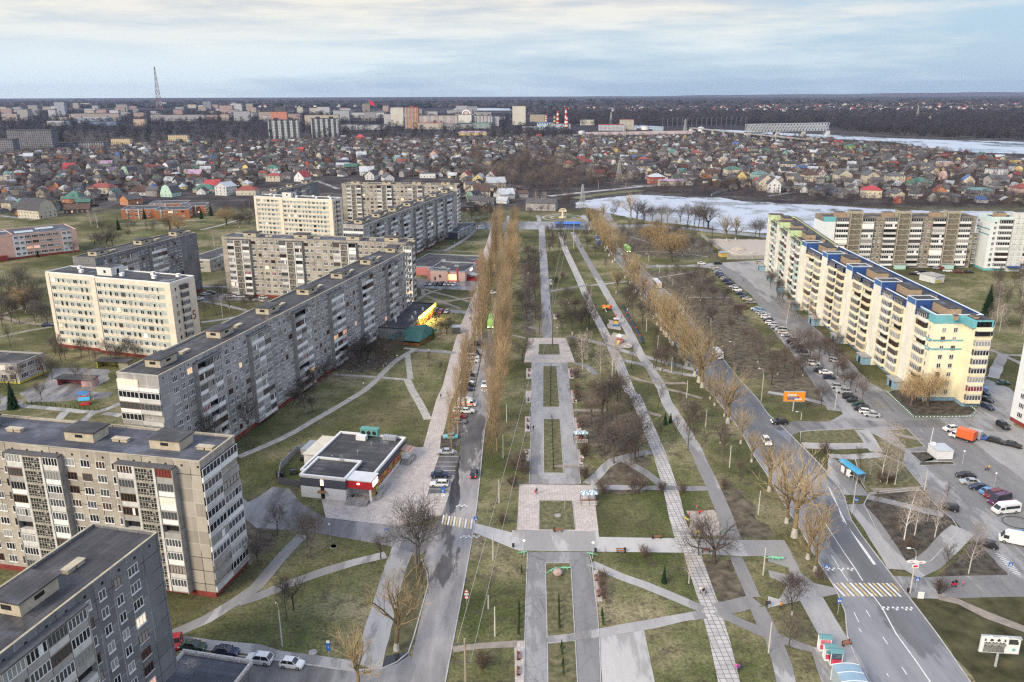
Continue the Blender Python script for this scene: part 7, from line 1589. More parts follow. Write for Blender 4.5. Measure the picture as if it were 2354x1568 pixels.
# length, width, belt height, roof height, (windscreen foot, roof front, roof back, rear foot) as fractions from the tail, bonnet drop
CART={'sedan':(4.5,1.74,.92,1.43,(.70,.56,.27,.13),.14),'hatch':(4.0,1.70,.94,1.48,(.73,.57,.16,.03),.12),'wagon':(4.5,1.74,.93,1.48,(.71,.57,.12,.02),.13),'suv':(4.5,1.84,1.06,1.70,(.72,.58,.13,.02),.10),'boxy':(4.05,1.62,.92,1.42,(.70,.60,.26,.17),.06),'minivan':(4.7,1.88,1.12,1.86,(.86,.68,.06,.01),.16),'van':(5.6,2.0,1.30,2.45,(.90,.74,.03,.0),.26)}
def car_body(t):
 L,W,belt,roof,fr,drop=CART[t];b=MB();hw=W/2;X=lambda f:-L/2+L*f
 st=[(0.,.42,belt-.10,hw*.86),(.02,.24,belt-.02,hw*.94),(.14,.2,belt,hw),(fr[0],.2,belt,hw),(.90,.2,belt-drop*.6,hw*.98),(.975,.24,belt-drop-.06,hw*.90),(1.,.36,belt-drop-.22,hw*.80)]
 rings=[]
 for f,z0,z1,w_ in st:
  n=len(b.v);zm=z0+(z1-z0)*.62;b.v += [(X(f),-w_*.93,z0),(X(f),-w_,zm),(X(f),-w_*.93,z1),(X(f),w_*.93,z1),(X(f),w_,zm),(X(f),w_*.93,z0)];rings.append(n)
 for a,c in zip(rings,rings[1:]):
  for i in range(6):j=(i+1) % 6;b.f.append((a+i,c+i,c+j,a+j));b.m.append(0)
 b.f.append(tuple(rings[0]+i for i in range(6)));b.m.append(0);b.f.append(tuple(rings[-1]+i for i in reversed(range(6))));b.m.append(0)
 x0,x1=X(fr[2]),X(fr[1]);tw=hw*.74;b.box(x0,-tw,roof-.05,x1,tw,roof,0)
 for s in (-1,1):                                                    # pillars
  for xa,xb in ((X(fr[3]),x0),(X(fr[0]),x1),((X(fr[3])+X(fr[0]))/2,(x0+x1)/2)):b.tube((xa,s*hw*.90,belt-.02),(xb,s*tw*.99,roof-.03),.05,.045,4,0)
  b.box(X(fr[0])-.25,s*hw*1.0-.02*(s < 0),belt+.02,X(fr[0])-.05,s*(hw+.17),belt+.16,0) if s > 0 else b.box(X(fr[0])-.25,s*(hw+.17),belt+.02,X(fr[0])-.05,s*hw,belt+.16,0)
 return b
def car_glass(t):
 L,W,belt,roof,fr,drop=CART[t];b=MB();hw=W/2*.91;tw=W/2*.73;X=lambda f:-L/2+L*f
 a=[(X(fr[3]),-hw,belt-.03),(X(fr[0]),-hw,belt-.03),(X(fr[0]),hw,belt-.03),(X(fr[3]),hw,belt-.03)];c=[(X(fr[2]),-tw,roof-.04),(X(fr[1]),-tw,roof-.04),(X(fr[1]),tw,roof-.04),(X(fr[2]),tw,roof-.04)]
 for i in range(4):j=(i+1) % 4;b.quad(a[i],a[j],c[j],c[i])
 return b
def wheel_mb(r,w_,m0=0,m1=1):
 b=MB();b.tube((0,-w_/2,0),(0,w_/2,0),r,r,14,m0);return b
CARM={}
for t in CART:
 L,W=CART[t][:2];r=.31 if t not in ('suv','van') else .36;hd=CART[t][2]-CART[t][5]-.24
 rim=MB();rim.tube((0,-.115,0),(0,.115,0),r*.6,r*.6,10)
 hl=MB();hl.box(L/2-.14,-.17,hd,L/2-.02,.17,hd+.15);tl=MB();tl.box(-L/2-.02,-.10,CART[t][2]-.34,-L/2+.08,.10,CART[t][2]-.1)
 CARM[t]=dict(body=car_body(t).mesh('body',PT['white']),glazing=car_glass(t).mesh('glazing',CGL),tyre=wheel_mb(r,.21).mesh('tyre',TYRE),rim=rim.mesh('rim',RIM),head=hl.mesh('headlight',HEAD0),headon=hl.mesh('headlight',HEADL),tail=tl.mesh('tail_light',TAIL0),tailon=tl.mesh('tail_light',TAIL1),r=r)
 far=car_body(t);g=car_glass(t);far.add((g.v,g.f,g.m),Matrix.Identity(4),[1])
 for sx in (-.31,.31):
  for sy in (-1,1):far.tube((L*sx,sy*(W/2-.2),r),(L*sx,sy*(W/2+.01),r),r,r,10,2)
 for s in (-1,1):far.box(L/2-.14,s*W*.33-.15,hd,L/2-.02,s*W*.33+.15,hd+.15,3);far.box(-L/2-.02,s*W*.36-.1,CART[t][2]-.34,-L/2+.05,s*W*.36+.1,CART[t][2]-.12,4)
 CARM[t]['far']=far.mesh('car',[PT['white'],CGL,TYRE,HEAD0,TAIL0])
def setmat(o,m,i=0):o.material_slots[i].link='OBJECT';o.material_slots[i].material=m
NAMES={'sedan':'saloon car','hatch':'hatchback','wagon':'estate car','suv':'four-by-four','boxy':'boxy old saloon','minivan':'people carrier','van':'van'}
CAT={'sedan':'car','hatch':'car','wagon':'car','suv':'car','boxy':'car','minivan':'van','van':'van'}
def car(g,ang,t,col,label=None,head=False,tail=False,group='parked cars',where=True,z=.05):
 d=math.hypot(*g);lb=label or f'{col} {NAMES[t]}';nm='parked_car' if group != 'moving cars' and t != 'van' else ('van' if t == 'van' else 'moving_car');C_=CARM[t]
 if d > 215 and not head and not tail:
  o=link(nm,C_['far'],None,(g[0],g[1],z),R(ang));setmat(o,PT[col]);return tag(o,lb,CAT[t],group,where)
 o=empty(nm,lb,CAT[t],(g[0],g[1],z),R(ang),group,where);L,W=CART[t][:2]
 b=link('body',C_['body'],o);setmat(b,PT[col]);link('glazing',C_['glazing'],o)
 for sx in (-.31,.31):
  for sy in (-1,1):
   w_=empty_part('wheel',o,(L*sx,sy*(W/2-.1),C_['r']));link('tyre',C_['tyre'],w_);link('rim',C_['rim'],w_)
 for s in (-1,1):link('headlight',C_['headon' if head else 'head'],o,(0,s*W*.33,0));link('tail_light',C_['tailon' if tail else 'tail'],o,(0,s*W*.36,0))
 return o
def empty_part(name,parent,loc):
 o=bpy.data.objects.new(name,None);COL.objects.link(o);o.parent=parent;o.location=loc;o.empty_display_size=.1;return o
for a in '''C2 1740 495 178 sedan silver|C2 1692 705 0 sedan dark_blue|C2 1685 790 178 wagon white|C2 1787 355 182 boxy turquoise|C2 1868 215 0 hatch grey|C2 1862 168 0 hatch red|C2 1878 112 0 wagon white|B2 1940 1495 0 sedan white
B2 2025 878 182 suv black|B2 1990 940 0 sedan black|B2 2005 975 182 sedan dark_blue|B2 1990 1000 0 minivan white|B2 1985 1035 2 wagon white|B2 1965 1145 0 sedan silver|B2 1955 1172 180 hatch black|B2 1943 1196 0 sedan grey|B2 1938 1230 0 wagon white|B2 1942 1260 180 sedan black|B2 1938 1295 0 hatch dark_blue
B2 1570 324 -110 hatch grey|B2 1612 324 -110 sedan silver|B2 1657 324 -110 hatch dark_blue|B2 1702 326 -110 suv black|B2 1745 326 -110 hatch silver|B2 1782 328 -110 hatch beige|B2 1820 330 -110 hatch white|B2 1648 578 -105 minivan grey|B2 1698 580 -105 wagon red|B2 1755 578 -105 sedan silver|B2 2190 225 0 sedan black|B2 2180 245 0 hatch black|B2 2170 405 0 sedan white
B3 1740 134 0 sedan white|B3 1890 134 3 suv black|B3 2270 128 5 wagon beige
D1 1625 1225 -75 hatch red|D1 1780 1262 -8 sedan dark_green|D1 2080 1310 -8 sedan dark_blue|D2 35 1385 170 suv white|D2 335 1425 -10 hatch white
B1 1890 418 15 sedan silver|B1 1935 408 15 suv dark_blue|B1 1832 462 30 hatch white|B1 2125 438 0 hatch white|B1 2210 440 -5 wagon silver|B1 2320 445 0 sedan black|B1 440 702 10 sedan dark_blue|B2 70 450 -10 hatch silver|A2 820 1245 20 hatch white|A2 2065 1275 70 sedan white
B4 625 1035 -50 wagon silver|B4 1930 1182 -35 suv dark_blue|B4 1950 1275 -55 wagon light_blue|B4 1975 1330 -55 hatch dark_blue|B4 2000 1390 -60 sedan black|B4 2015 1460 -75 hatch dark_blue|B4 2155 1238 -5 boxy dark_green
C4 1672 282 190 hatch white|C4 1965 362 -40 hatch blue|C4 2095 395 -45 wagon black|C4 2245 430 -42 sedan black|C4 2155 255 -88 suv black|C4 1810 712 170 sedan black|C4 1850 772 172 sedan silver|C4 1935 822 170 sedan dark_blue|C4 2010 858 20 boxy light_blue|C4 2065 895 200 minivan dark_red|C4 2120 950 200 van purple|C4 1660 1010 150 hatch black|C4 2010 1350 150 hatch black|C4 2370 1260 140 hatch light_blue'''.replace('\n','|').split('|'):
 t,x,y,an,ty,c=a.split();car(P(t,float(x),float(y)),float(an),ty,c.replace('_',' '))
vr=random.Random(9);ROWP=[('B3',q) for q in ((1860,175),(1870,193),(1887,215),(1910,238),(1932,256),(1950,276),(1968,294),(1992,317),(2035,350),(2065,380),(2100,410),(2140,444),(2160,464),(2195,494),(2240,553),(2265,566),(2285,588),(2302,605),(2330,630),(2351,655))]+[('B4',q) for q in ((20,682),(45,700),(80,728),(120,750),(142,773),(167,798),(190,820),(210,843),(228,865),(252,885),(268,908),(302,943),(360,1003),(415,1058),(470,1122),(530,1140),(560,1185),(645,1275),(690,1315),(750,1368),(790,1402),(828,1438),(858,1474),(908,1503),(952,1530))]
for i,(t,q) in enumerate(ROWP):
 g=P(t,*q);last={len(ROWP)-1:('sedan','silver'),len(ROWP)-2:('wagon','white'),len(ROWP)-3:('suv','black'),len(ROWP)-4:('hatch','dark green'),len(ROWP)-5:('sedan','black'),len(ROWP)-6:('suv','black')}.get(i)
 ty,c=last or (vr.choice(('sedan','hatch','suv','wagon','hatch','minivan')),vr.choice(('white','silver','silver','dark blue','black','grey','dark blue','white','light blue','beige')))
 car(g,(-14 if vr.random() < .5 else 166)+vr.gauss(0,3),ty,c,f'{c} {NAMES[ty]} in the long diagonal parking row',group='cars in the diagonal row')
for x,y,c,ty in ((2151.9,619,'silver','hatch'),(2163.9,619,'red','hatch'),(2176.6,625,'white','wagon'),(2202.6,628,'dark red','sedan'),(2107.3,631,'white','hatch'),(2098,632,'black','hatch'),(2117.9,626,'black','wagon'),(2226,628,'black','sedan')):car(G(x,y),vr.choice((0,20,-10)),ty,c)
sdir_=lambda a,b_:math.degrees(math.atan2(b_[1]-a[1],b_[0]-a[0]));A2D=sdir_(P('D4',1540,1120),P('D4',760,80));A2F=sdir_(P('B3',1850,890),P('B3',1230,200))
MV='moving cars'
car(P('C2',2002,695),86,'wagon','black','dark estate car driving away with red tail lights lit',tail=True,group=MV,where=False);car(P('B2',2098,1250),-92,'sedan','white','white saloon approaching with headlights on the left street',head=True,group=MV,where=False)
car(P('C4',105,222),178,'suv','black','black four-by-four with headlights on turning into the avenue',head=True,group=MV,where=False);car(P('B3',1228,302),A2F,'hatch','black','dark hatchback with tail lights behind the white bus',tail=True,group=MV,where=False)
car(P('B3',1415,428),A2F,'hatch','silver','silver hatchback following the white bus',group=MV,where=False);car(P('B3',1612,675),A2F+180,'sedan','silver','silver saloon approaching on the avenue',group=MV,where=False);car(P('B3',1580,635),A2F+180,'hatch','grey','grey hatchback behind the silver saloon on the avenue',group=MV,where=False)
car(P('B3',1795,880),A2F+180,'sedan','grey','grey saloon on the avenue just ahead of the white minibus',group=MV,where=False)
car(P('C3',2335,400),A2D+180,'suv','white','car with dazzling headlights coming round the avenue bend',head=True,group=MV,where=False)
def bus(name,label,g,ang,L,W,H,col,trolley=False,roofm=None,cat='bus',lights=True,mini=False):
 o=empty(name,label,cat,(g[0],g[1],.05),R(ang),None,False);b=MB();hw=W/2;n=8
 for x0,x1,z0,z1 in ((-L/2,L/2,.35,1.15),(-L/2,L/2,2.15 if not mini else 1.9,H-.12)):b.box(x0,-hw,z0,x1,hw,z1,0)
 b.box(-L/2+.12,-hw+.15,H-.12,L/2-.12,hw-.15,H,1)
 for i in range(n):xx=-L/2+(L-.18)*i/(n-1);b.box(xx,-hw,1.15,xx+.18,hw,2.15 if not mini else 1.9,0)
 if not mini:b.box(-L*.2,-hw*.6,H,L*.1,hw*.6,H+.28,1);b.box(L*.22,-hw*.5,H,L*.34,hw*.5,H+.2,1)
 b.build('body',[PT[col],roofm or PT[col]],o);g_=MB();g_.box(-L/2+.03,-hw+.03,1.15,L/2-.03,hw-.03,2.16 if not mini else 1.91);g_.build('glazing',CGL,o)
 r=.45 if not mini else .34
 for sx in (-.28,.32):
  for sy in (-1,1):w_=empty_part('wheel',o,(L*sx,sy*(hw-.14),r));wheel_mb(r,.3).build('tyre',TYRE,w_);q=MB();q.tube((0,-.16,0),(0,.16,0),r*.5,r*.5,10);q.build('rim',RIM,w_)
 for s in (-1,1):q=MB();q.box(L/2,s*hw*.7-.2,.6,L/2+.04,s*hw*.7+.2,.85);q.build('headlight',HEADL if lights else HEAD0,o);q=MB();q.box(-L/2-.04,s*hw*.75-.12,.9,-L/2,s*hw*.75+.12,1.3);q.build('tail_light',TAIL0,o)
 if trolley:
  for s in (-.35,.35):q=MB();q.tube((0,s,H+.2),(-L*.62,s*1.6,H+2.4),.06,.04,5);q.build('trolley_pole',CANOPY,o)
 return o
bus('trolleybus','lime green trolleybus coming down the left street',P('B2',2162,690),-92,11.8,2.5,3.1,'lime green',True)
bus('trolleybus','lime green trolleybus far up the avenue half behind trees',G(1441,577),A2F+180,11.8,2.5,3.1,'lime green',True)
bus('bus','white bus driving away up the avenue',P('B3',1330,335),A2F,10.5,2.5,3.0,'cream',lights=False,roofm=PT['white']);bus('bus','cream bus half hidden by the golden poplars',P('B3',1528,575),A2F,10.5,2.5,3.0,'cream',lights=False)
bus('minibus','white minibus coming down the avenue beside the golden poplars',P('B3',1888,985),A2F+180,6.8,2.2,2.7,'white',mini=True,cat='minibus',lights=False)
def cargo(label,g,ang,L,W,H,col,roofc=None,cabcol=None,name='van',boxy=False,glassy=False):
 o=empty(name,label,'van' if not boxy else 'truck',(g[0],g[1],.05),R(ang),None,False);hw=W/2;b=MB()
 if boxy:b.box(-L/2,-hw,.9,L/2-1.9,hw,H,0);b.box(-L/2,-hw+.2,.55,L/2-.3,hw-.2,.9,2);b.build('cargo_box',[PT[col],PT[col],TRIMB],o);
 c=MB();x0=L/2-1.8 if boxy else -L/2
 prof=[(x0,.4),(L/2,.4),(L/2,.95),(L/2-.35,1.15),(L/2-1.0,H*.82 if not boxy else 2.0),(L/2-1.5,H if not boxy else 2.15),(x0,H if not boxy else 2.15)]
 k=len(prof);n=len(c.v);tap=lambda z:hw*(1-.10*max(0,z-1.2)/max(.1,H-1.2))
 c.v += [(x,-tap(z),z) for x,z in prof]+[(x,tap(z),z) for x,z in prof];c.f.append(tuple(range(n,n+k)));c.f.append(tuple(n+k+i for i in reversed(range(k))));c.m += [0,0]
 for i in range(k):j=(i+1) % k;c.f.append((n+j,n+i,n+k+i,n+k+j));c.m.append(0)
 c.build('body' if not boxy else 'cab',PT[cabcol or col],o)
 q=MB();zt=H*.80 if not boxy else 1.95;q.quad((L/2-.33,-hw*.82,1.22),(L/2-.33,hw*.82,1.22),(L/2-.97,hw*.78,zt),(L/2-.97,-hw*.78,zt))
 q.v=[(x+.03,y,z+.03) for x,y,z in q.v]
 for s in (-1,1):
  q.box(L/2-1.75,s*(hw+.012)-.01,1.2,L/2-.75,s*(hw+.012)+.01,zt-.15)
  if glassy:q.box(-L/2+.4,s*(hw+.0)-.01,1.3,L/2-2.,s*(hw+.0)+.01,1.95)
 q.build('glazing',CGL,o)
 for sx in (-.30,.33):
  for sy in (-1,1):w_=empty_part('wheel',o,(L*sx,sy*(hw-.1),.36));wheel_mb(.36,.24).build('tyre',TYRE,w_);q=MB();q.tube((0,-.13,0),(0,.13,0),.2,.2,10);q.build('rim',RIM,w_)
 for s in (-1,1):q=MB();q.box(L/2,s*hw*.7-.18,.75,L/2+.03,s*hw*.7+.18,.95);q.build('headlight',HEAD0,o);q=MB();q.box(-L/2-.03,s*hw*.85-.1,.9,-L/2,s*hw*.85+.1,1.4);q.build('tail_light',TAIL0,o)
 return o
cargo('white minibus van with side windows at the end of the parked row',P('C4',2180,1035),190,5.9,2.0,2.4,'white',glassy=True);cargo('white windowless cargo van nearest the right edge of the car park',P('C4',2265,1320),152,6.0,2.05,2.65,'white')
cargo('orange box truck parked nose-in at the top of the car park',P('C4',1780,365),128,6.2,2.3,3.2,'orange',cabcol='white',boxy=True,name='box_truck');cargo('grey-white trailer van parked close behind the orange truck',P('C4',1868,345),128,5.0,2.1,2.5,'silver')
o=cargo('white ambulance van with orange stripes parked under the poplars',P('B2',1940,1432),-8,5.6,2.0,2.5,'white');q=MB();[q.box(-2.6,s*1.012-.006,.75,2.2,s*1.012+.006,1.1) for s in (-1,1)];q.build('stripe',PT['orange'],o)
# ------------------------------------------------------------------ people
def skin_person(key,arm,stride,child=False):
 """one continuous body grown over a skeleton, with five separate fingers on each hand"""
 V=[];E=[];Rr=[]
 def v(p,r,par=None):
  V.append(p);Rr.append(r);
  if par is not None:E.append((par,len(V)-1))
  return len(V)-1
 pel=v((0,0,.95),.145);ch=v((0,.01,1.12),.135,pel);br=v((0,.01,1.32),.155,ch);nk=v((0,0,1.47),.062,br);hd0=v((0,.01,1.56),.085,nk);hd=v((0,.02,1.66),.098,hd0);v((0,.01,1.74),.06,hd)
 for s in (-1,1):
  st=stride*s;hp=v((.10*s,0,.90),.105,pel);kn=v((.105*s,.10*st+.03,.50),.068,hp);an=v((.105*s,.22*st-.02,.10),.046,kn);v((.115*s,.22*st+.13,.045),.038,an)
  sh=v((.185*s,0,1.40),.068,br);el=v((.235*s,-.08*st-.02+arm*.12,1.13),.048,sh);wr=v((.24*s,.02-.16*st+arm*.3,.89+arm*.22),.033,el);pm=v((.245*s,.04-.17*st+arm*.33,.83+arm*.23),.036,wr)
  b0=V[pm]
  for q in range(4):k=v((b0[0]+.004*s,b0[1]-.03+.02*q,b0[2]-.05),.011,pm);v((b0[0]-.008*s,b0[1]-.028+.02*q,b0[2]-.085-(.012 if q in (1,2) else 0)),.009,k)
  k=v((b0[0]-.01*s,b0[1]+.045,b0[2]-.015),.012,pm);v((b0[0]-.018*s,b0[1]+.06,b0[2]-.045),.010,k)
 me=bpy.data.meshes.new('person');me.from_pydata(V,E,[]);o=bpy.data.objects.new('person',me);COL.objects.link(o)
 md=o.modifiers.new('skin','SKIN');sd=o.modifiers.new('sub','SUBSURF');sd.levels=1
 for i,d in enumerate(me.skin_vertices[0].data):d.radius=(Rr[i],Rr[i]);d.use_root=(i == 0)
 md.use_smooth_shade=True
 dg=bpy.context.evaluated_depsgraph_get();out=bpy.data.meshes.new_from_object(o.evaluated_get(dg));bpy.data.objects.remove(o)
 out.materials.clear()
 for m in (SKINM,CLOTH['navy'],CLOTH['dark'],HAIR,CLOTH['black']):out.materials.append(m)
 for p in out.polygons:
  c=p.center;z=c.z
  p.material_index=4 if z < .11 else 2 if z < .88 and abs(c.x) < .2 else 0 if (abs(c.x) > .2 and z < .9+arm*.2) else 1 if z < 1.46 else 3 if (z > 1.68 or (z > 1.56 and c.y < .0)) else 0
 return out
CLOTH={k:mat('cloth_'+k,c,.95,.15,4) for k,c in (('navy',(.03,.04,.08)),('dark',(.035,.035,.045)),('black',(.014,.014,.016)),('red',(.50,.03,.05)),('pink',(.65,.10,.30)),('purple',(.14,.05,.30)),('orange',(.62,.24,.03)),('yellow',(.65,.50,.06)),('white',(.66,.66,.64)),('grey',(.26,.26,.27)),('brown',(.15,.09,.06)))}
SKINM=mat('skin',(.50,.31,.23),.7,.08);HAIR=mat('hair_dark',(.06,.04,.03),.8,.2)
PM=[skin_person('a',0,1.),skin_person('b',.4,.5),skin_person('c',0,-.8)]
FACE=MB();FACE.ball((.035,.118,1.655),.012,0,6,4);FACE.ball((-.035,.118,1.655),.012,0,6,4);FACE.tube((0,.11,1.65),(0,.14,1.62),.012,.018,5,1);FACE.box(-.025,.112,1.585,.025,.122,1.595,2);[FACE.ball((s*.098,.015,1.645),.024,1,6,4,.5,1,1.2) for s in (-1,1)];FACEM=FACE.mesh('face',[CLOTH['black'],SKINM,mat('lips',(.35,.12,.11),.7,.05)])
def person(tok,x,y,coat,ang,doing,h=1.74,z=.05,pose=None,label=None):
 g=P(tok,x,y);o=link('person',PM[pose if pose is not None else vr.randrange(3)],None,(g[0],g[1],z),R(ang-90));o.scale=(h/1.77,)*3;setmat(o,CLOTH[coat],1);setmat(o,CLOTH[vr.choice(('dark','navy','black','grey'))],2)
 link('face',FACEM,o);kid='child' if h < 1.5 else 'person'
 return tag(o,label or f'{kid} in a {coat} jacket {doing}','person','people out walking',label is None)
for a in '''C3 226 866 navy 92 walking|C3 197 283 black 88 walking|D3 1727 758 white -80 walking|D3 1755 770 black -80 walking|D3 1779 767 grey -80 walking|D3 2055 1472 pink 80 walking|D3 2081 1482 purple 80 walking|D3 2336 882 dark 60 walking|D4 118 902 orange 95 walking|D4 10 888 navy 80 standing|D4 1722 690 black 10 walking|D4 1788 690 pink 0 walking|C4 1994 652 grey -20 walking|C4 2010 648 red -20 walking|C4 2026 650 yellow -20 walking
B3 268 58 black 90 walking|B3 284 58 dark 90 walking|B3 340 553 navy 90 walking|B3 741 543 dark -75 walking|B3 1004 632 red 120 standing|B3 1033 665 navy 200 walking|B3 862 502 black 0 standing|B3 889 497 dark 180 standing|B3 686 338 white 20 walking|B3 238 165 dark 90 walking|A3 485 1452 black -60 walking|A3 491 1452 navy -60 walking|A3 628 1475 black 100 walking|A3 636 1475 dark 100 walking|A3 1690 1403 dark 160 walking|A3 568 1285 black 0 walking|A3 575 1286 dark 0 walking
B2 1698 1368 black -85 walking|B2 1878 992 red 95 walking|B2 1966 652 dark 90 walking|B2 1990 692 brown 85 walking|B2 2011 642 grey 95 walking|B3 1905 108 black 10 walking|B3 1932 112 dark 10 walking|C3 1697 1006 pink 20 standing|C3 1625 1085 red 0 standing|C1 2326 445 brown -60 walking|B3 248 430 black 80 walking|B3 2125 290 red 0 standing'''.replace('\n','|').split('|'):
 t,x,y,c,an,dn=a.split();kid=(t,x) in (('D4','1788'),('C4','2010'),('B3','1033'),('C3','1697'))
 person(t,float(x),float(y),c,float(an),dn,1.2 if kid else 1.74)
g=P('C3',208,868);o=MB();o.box(-.2,-.12,.35,.2,.12,.95);o.tube((-.1,0,.95),(.1,0,1.02),.015,.015,4);tag(o.build('shopping_bag',CLOTH['red'],None,loc=(g[0]+.15,g[1],.1)),'red bag held by the person crossing the pink plaza','bag',None,False)
g=P('D4',1705,692);o=empty('pram','dark pram pushed along the right-hand pavement','pram',(*g,.05),0,None,False);q=MB();q.box(-.4,-.25,.45,.4,.25,.8);q.build('carrycot',CLOTH['red'],o);q=MB();q.quad((-.42,-.27,.8),(-.42,.27,.8),(-.1,.27,1.1),(-.1,-.27,1.1));q.tube((.3,0,.5),(.8,0,1.0),.025,.025,4);q.build('hood',CLOTH['black'],o)
for sx in (-.3,.3):
 for sy in (-.24,.24):q=MB();q.tube((sx,sy-.02,.13),(sx,sy+.02,.13),.13,.13,10);q.build('wheel',TYRE,o)
# ------------------------------------------------------------------ street furniture
GLOBE=glass('lamp_globe',(.72,.72,.66),.3);LAMPON=emit('lamp_globe_on',(1,.9,.65),1.5,(.8,.8,.75));POLEG=mat('pole_grey',(.40,.42,.43),.6,.15);POLEC=mat('pole_concrete',(.50,.48,.43),.9,.15);WOODB=mat('bench_wood',(.33,.13,.065),.7,.2);IRON=mat('cast_iron',(.03,.03,.032),.6,.1)
def globe_lamp(tok,x,y,h=3.7,on=False):
 o=empty('park_lamp','globe lamp on a thin grey post','park lamp',P(tok,x,y),0,'globe park lamps');g=MB();g.tube((0,0,0),(0,0,.5),.11,.09,8);g.tube((0,0,.5),(0,0,h-.35),.06,.05,6);g.build('post',POLEG,o);g=MB();g.ball((0,0,h-.15),.24,0,10,8);g.build('globe',LAMPON if on else GLOBE,o)
for a in (('D3',110,410,3.7,1),('D3',740,430,3.7,1),('C3',650,650),('C3',588,110),('C3',128,600),('B3',415,795),('B3',142,1420),('B2',1300,1062),('B2',992,1322),('C2',682,1282),('C4',1785,590),('C4',2075,800),('C4',2345,330),('A2',1825,1480),('A2',1340+600,1260),('B3',530,1030),('B2',1590,1010),('A3',325,1500)):globe_lamp(*a[:4] if len(a) > 3 else a,on=len(a) > 4)
def street_lamp(tok,x,y,hx,hy,label='concrete street lamp with a curved arm',h=None):
 g_=P(tok,x,y);h=h or height_at(tok,hx,hy,g_)+.3;r=ray(*px(tok,hx,hy));lx=r[0]*g_[1]/r[1]-g_[0];o=empty('street_lamp',label,'street lamp',g_,0,'concrete street lamps');g=MB();g.tube((0,0,0),(0,0,h*.82),.15,.10,8);g.build('pole',POLEC,o)
 g=MB();pts=[(0,0,h*.82),(lx*.1,0,h*.93),(lx*.4,0,h*.99),(lx*.8,0,h)];g.path(pts,.05,6);g.build('arm',POLEG,o);g=MB();g.box(min(lx*.75,lx*1.15),-.16,h-.06,max(lx*.75,lx*1.15),.16,h+.1);g.build('lamp_head',SHOPW,o);return o
for a in (('C4',772,1045,745,705),('D4',1305,750,1288,352),('C4',303,185,262,118),('B3',2288,1395,2268,1097),('B3',2038,905,2000,850),('B3',1825,690,1795,625),('B3',1605,455,1580,402),('B3',1475,335,1445,263),('B3',1356,210,1330,145),('B3',1253,108,1228,42),('D2',242,1240,182,855),('B1',75,390,28,202),('A3',1385,1270,1385,1190),('A3',793,935,778,857),('A3',1045,915,1050,870),('B4',615,1460,630,1270)):street_lamp(*a)
def plain_pole(tok,x,y,top,label,r=.12,name='utility_pole',arms=(),m=None):
 g_=P(tok,x,y);h=height_at(tok,x,top,g_);o=empty(name,label,'pole',g_,0,'plain concrete poles');g=MB();g.tube((0,0,0),(0,0,h),r*1.2,r*.8,8);g.build('shaft',m or POLEC,o)
 for z,l in arms:q=MB();q.box(-l,-.05,h+z-.06,l,.05,h+z+.06);[q.tube((e,0,h+z),(e,0,h+z+.3),.05,.04,5) for e in (-l*.9,l*.9)];q.build('cross_arm',CANOPY,o)
 return g_,h
for a in (('C3',1778,248,92),('C3',1997,622,424),('C3',2262,1052,835),('D3',2306,585,335),('B3',1463,1132,985),('B3',1604,1362,1200),('B3',1337,922,785),('B3',1233,752,628),('B3',725,422,340),('D2',2195,1148,878),('D2',2178,445,215),('C2',2233,948,735),('C2',2270,535,320),('C2',2302,205,40),('D4',5,1300,1020),('B4',1560+800,1310,1100),('B1',2050,665,455),('C4',1437,832,650),('D2',2120+15,895,770),('B2',2170,470,340),('C3',485,1005,900),('A3',565,1480,1215)):
 plain_pole(*a,'plain pale concrete pole' if a[0] != 'A3' else 'dark pole at the far end of the alley',.13 if a[0] != 'C3' or a[1] != 485 else .05)
gp,hp=plain_pole('B3',371,888,395,'tall dark line pole standing in the upper plaza lawn',.2,'line_pole',((-5.6,1.6),(-2.4,.8)),mat('pole_dark',(.16,.14,.12),.9,.2))
g0_=P('D2',1932,1800);h0_=height_at('D2',1916,1168,g0_);o=empty('line_pole','weathered line pole with two cross arms at the bottom edge','pole',g0_,0,None,False);g=MB();g.tube((0,0,0),(0,0,h0_),.2,.16,8);g.build('shaft',mat('pole_weathered',(.33,.28,.21),.95,.2),o)
for z in (-.9,-4.2):q=MB();q.box(-1.3,-.06,h0_+z-.06,.9,.06,h0_+z+.06);q.build('cross_arm',CANOPY,o)
ge=P('A3',565,1482)
for i,dx in enumerate((-1.2,.8)):
 a=Vector((g0_[0]+dx,g0_[1],h0_-.9-3.2*i));b_=Vector((ge[0]-3+dx,ge[1],16.5));g=MB();pts=[tuple(a.lerp(b_,t/30)+Vector((0,0,-5*math.sin(math.pi*t/30)))) for t in range(31)];g.path(pts,.035,4);tag(g.build('overhead_wire',mat('wire_pale',(.45,.43,.40),.5,.05)),('left of the two overhead wires running up the alley','right of the two overhead wires running up the alley')[i],'wire',None,False)
def bench(tok,x,y,ang,label='slatted brown park bench'):
 o=empty('park_bench',label,'bench',(*P(tok,x,y),.05),R(ang),'park benches');g=MB();[g.box(-.9,-.22+.16*k,.42,.9,-.10+.16*k,.47) for k in range(3)];g.build('seat',WOODB,o);g=MB();[g.box(-.9,.26,.58+.16*k,.9,.31,.70+.16*k) for k in range(2)];g.build('backrest',WOODB,o)
 for s in (-.75,.75):g=MB();g.box(s-.05,-.24,0,s+.05,.3,.42);g.box(s-.05,.22,.42,s+.05,.3,.9);g.build('leg',IRON,o)
def bin_(tok,x,y):
 o=empty('litter_bin','dark round litter bin','litter bin',(*P(tok,x,y),.05),0,'litter bins');g=MB();g.tube((0,0,.08),(0,0,.75),.22,.27,10);g.build('drum',IRON,o);g=MB();g.tube((0,0,.75),(0,0,.82),.3,.3,10);g.build('rim',IRON,o)
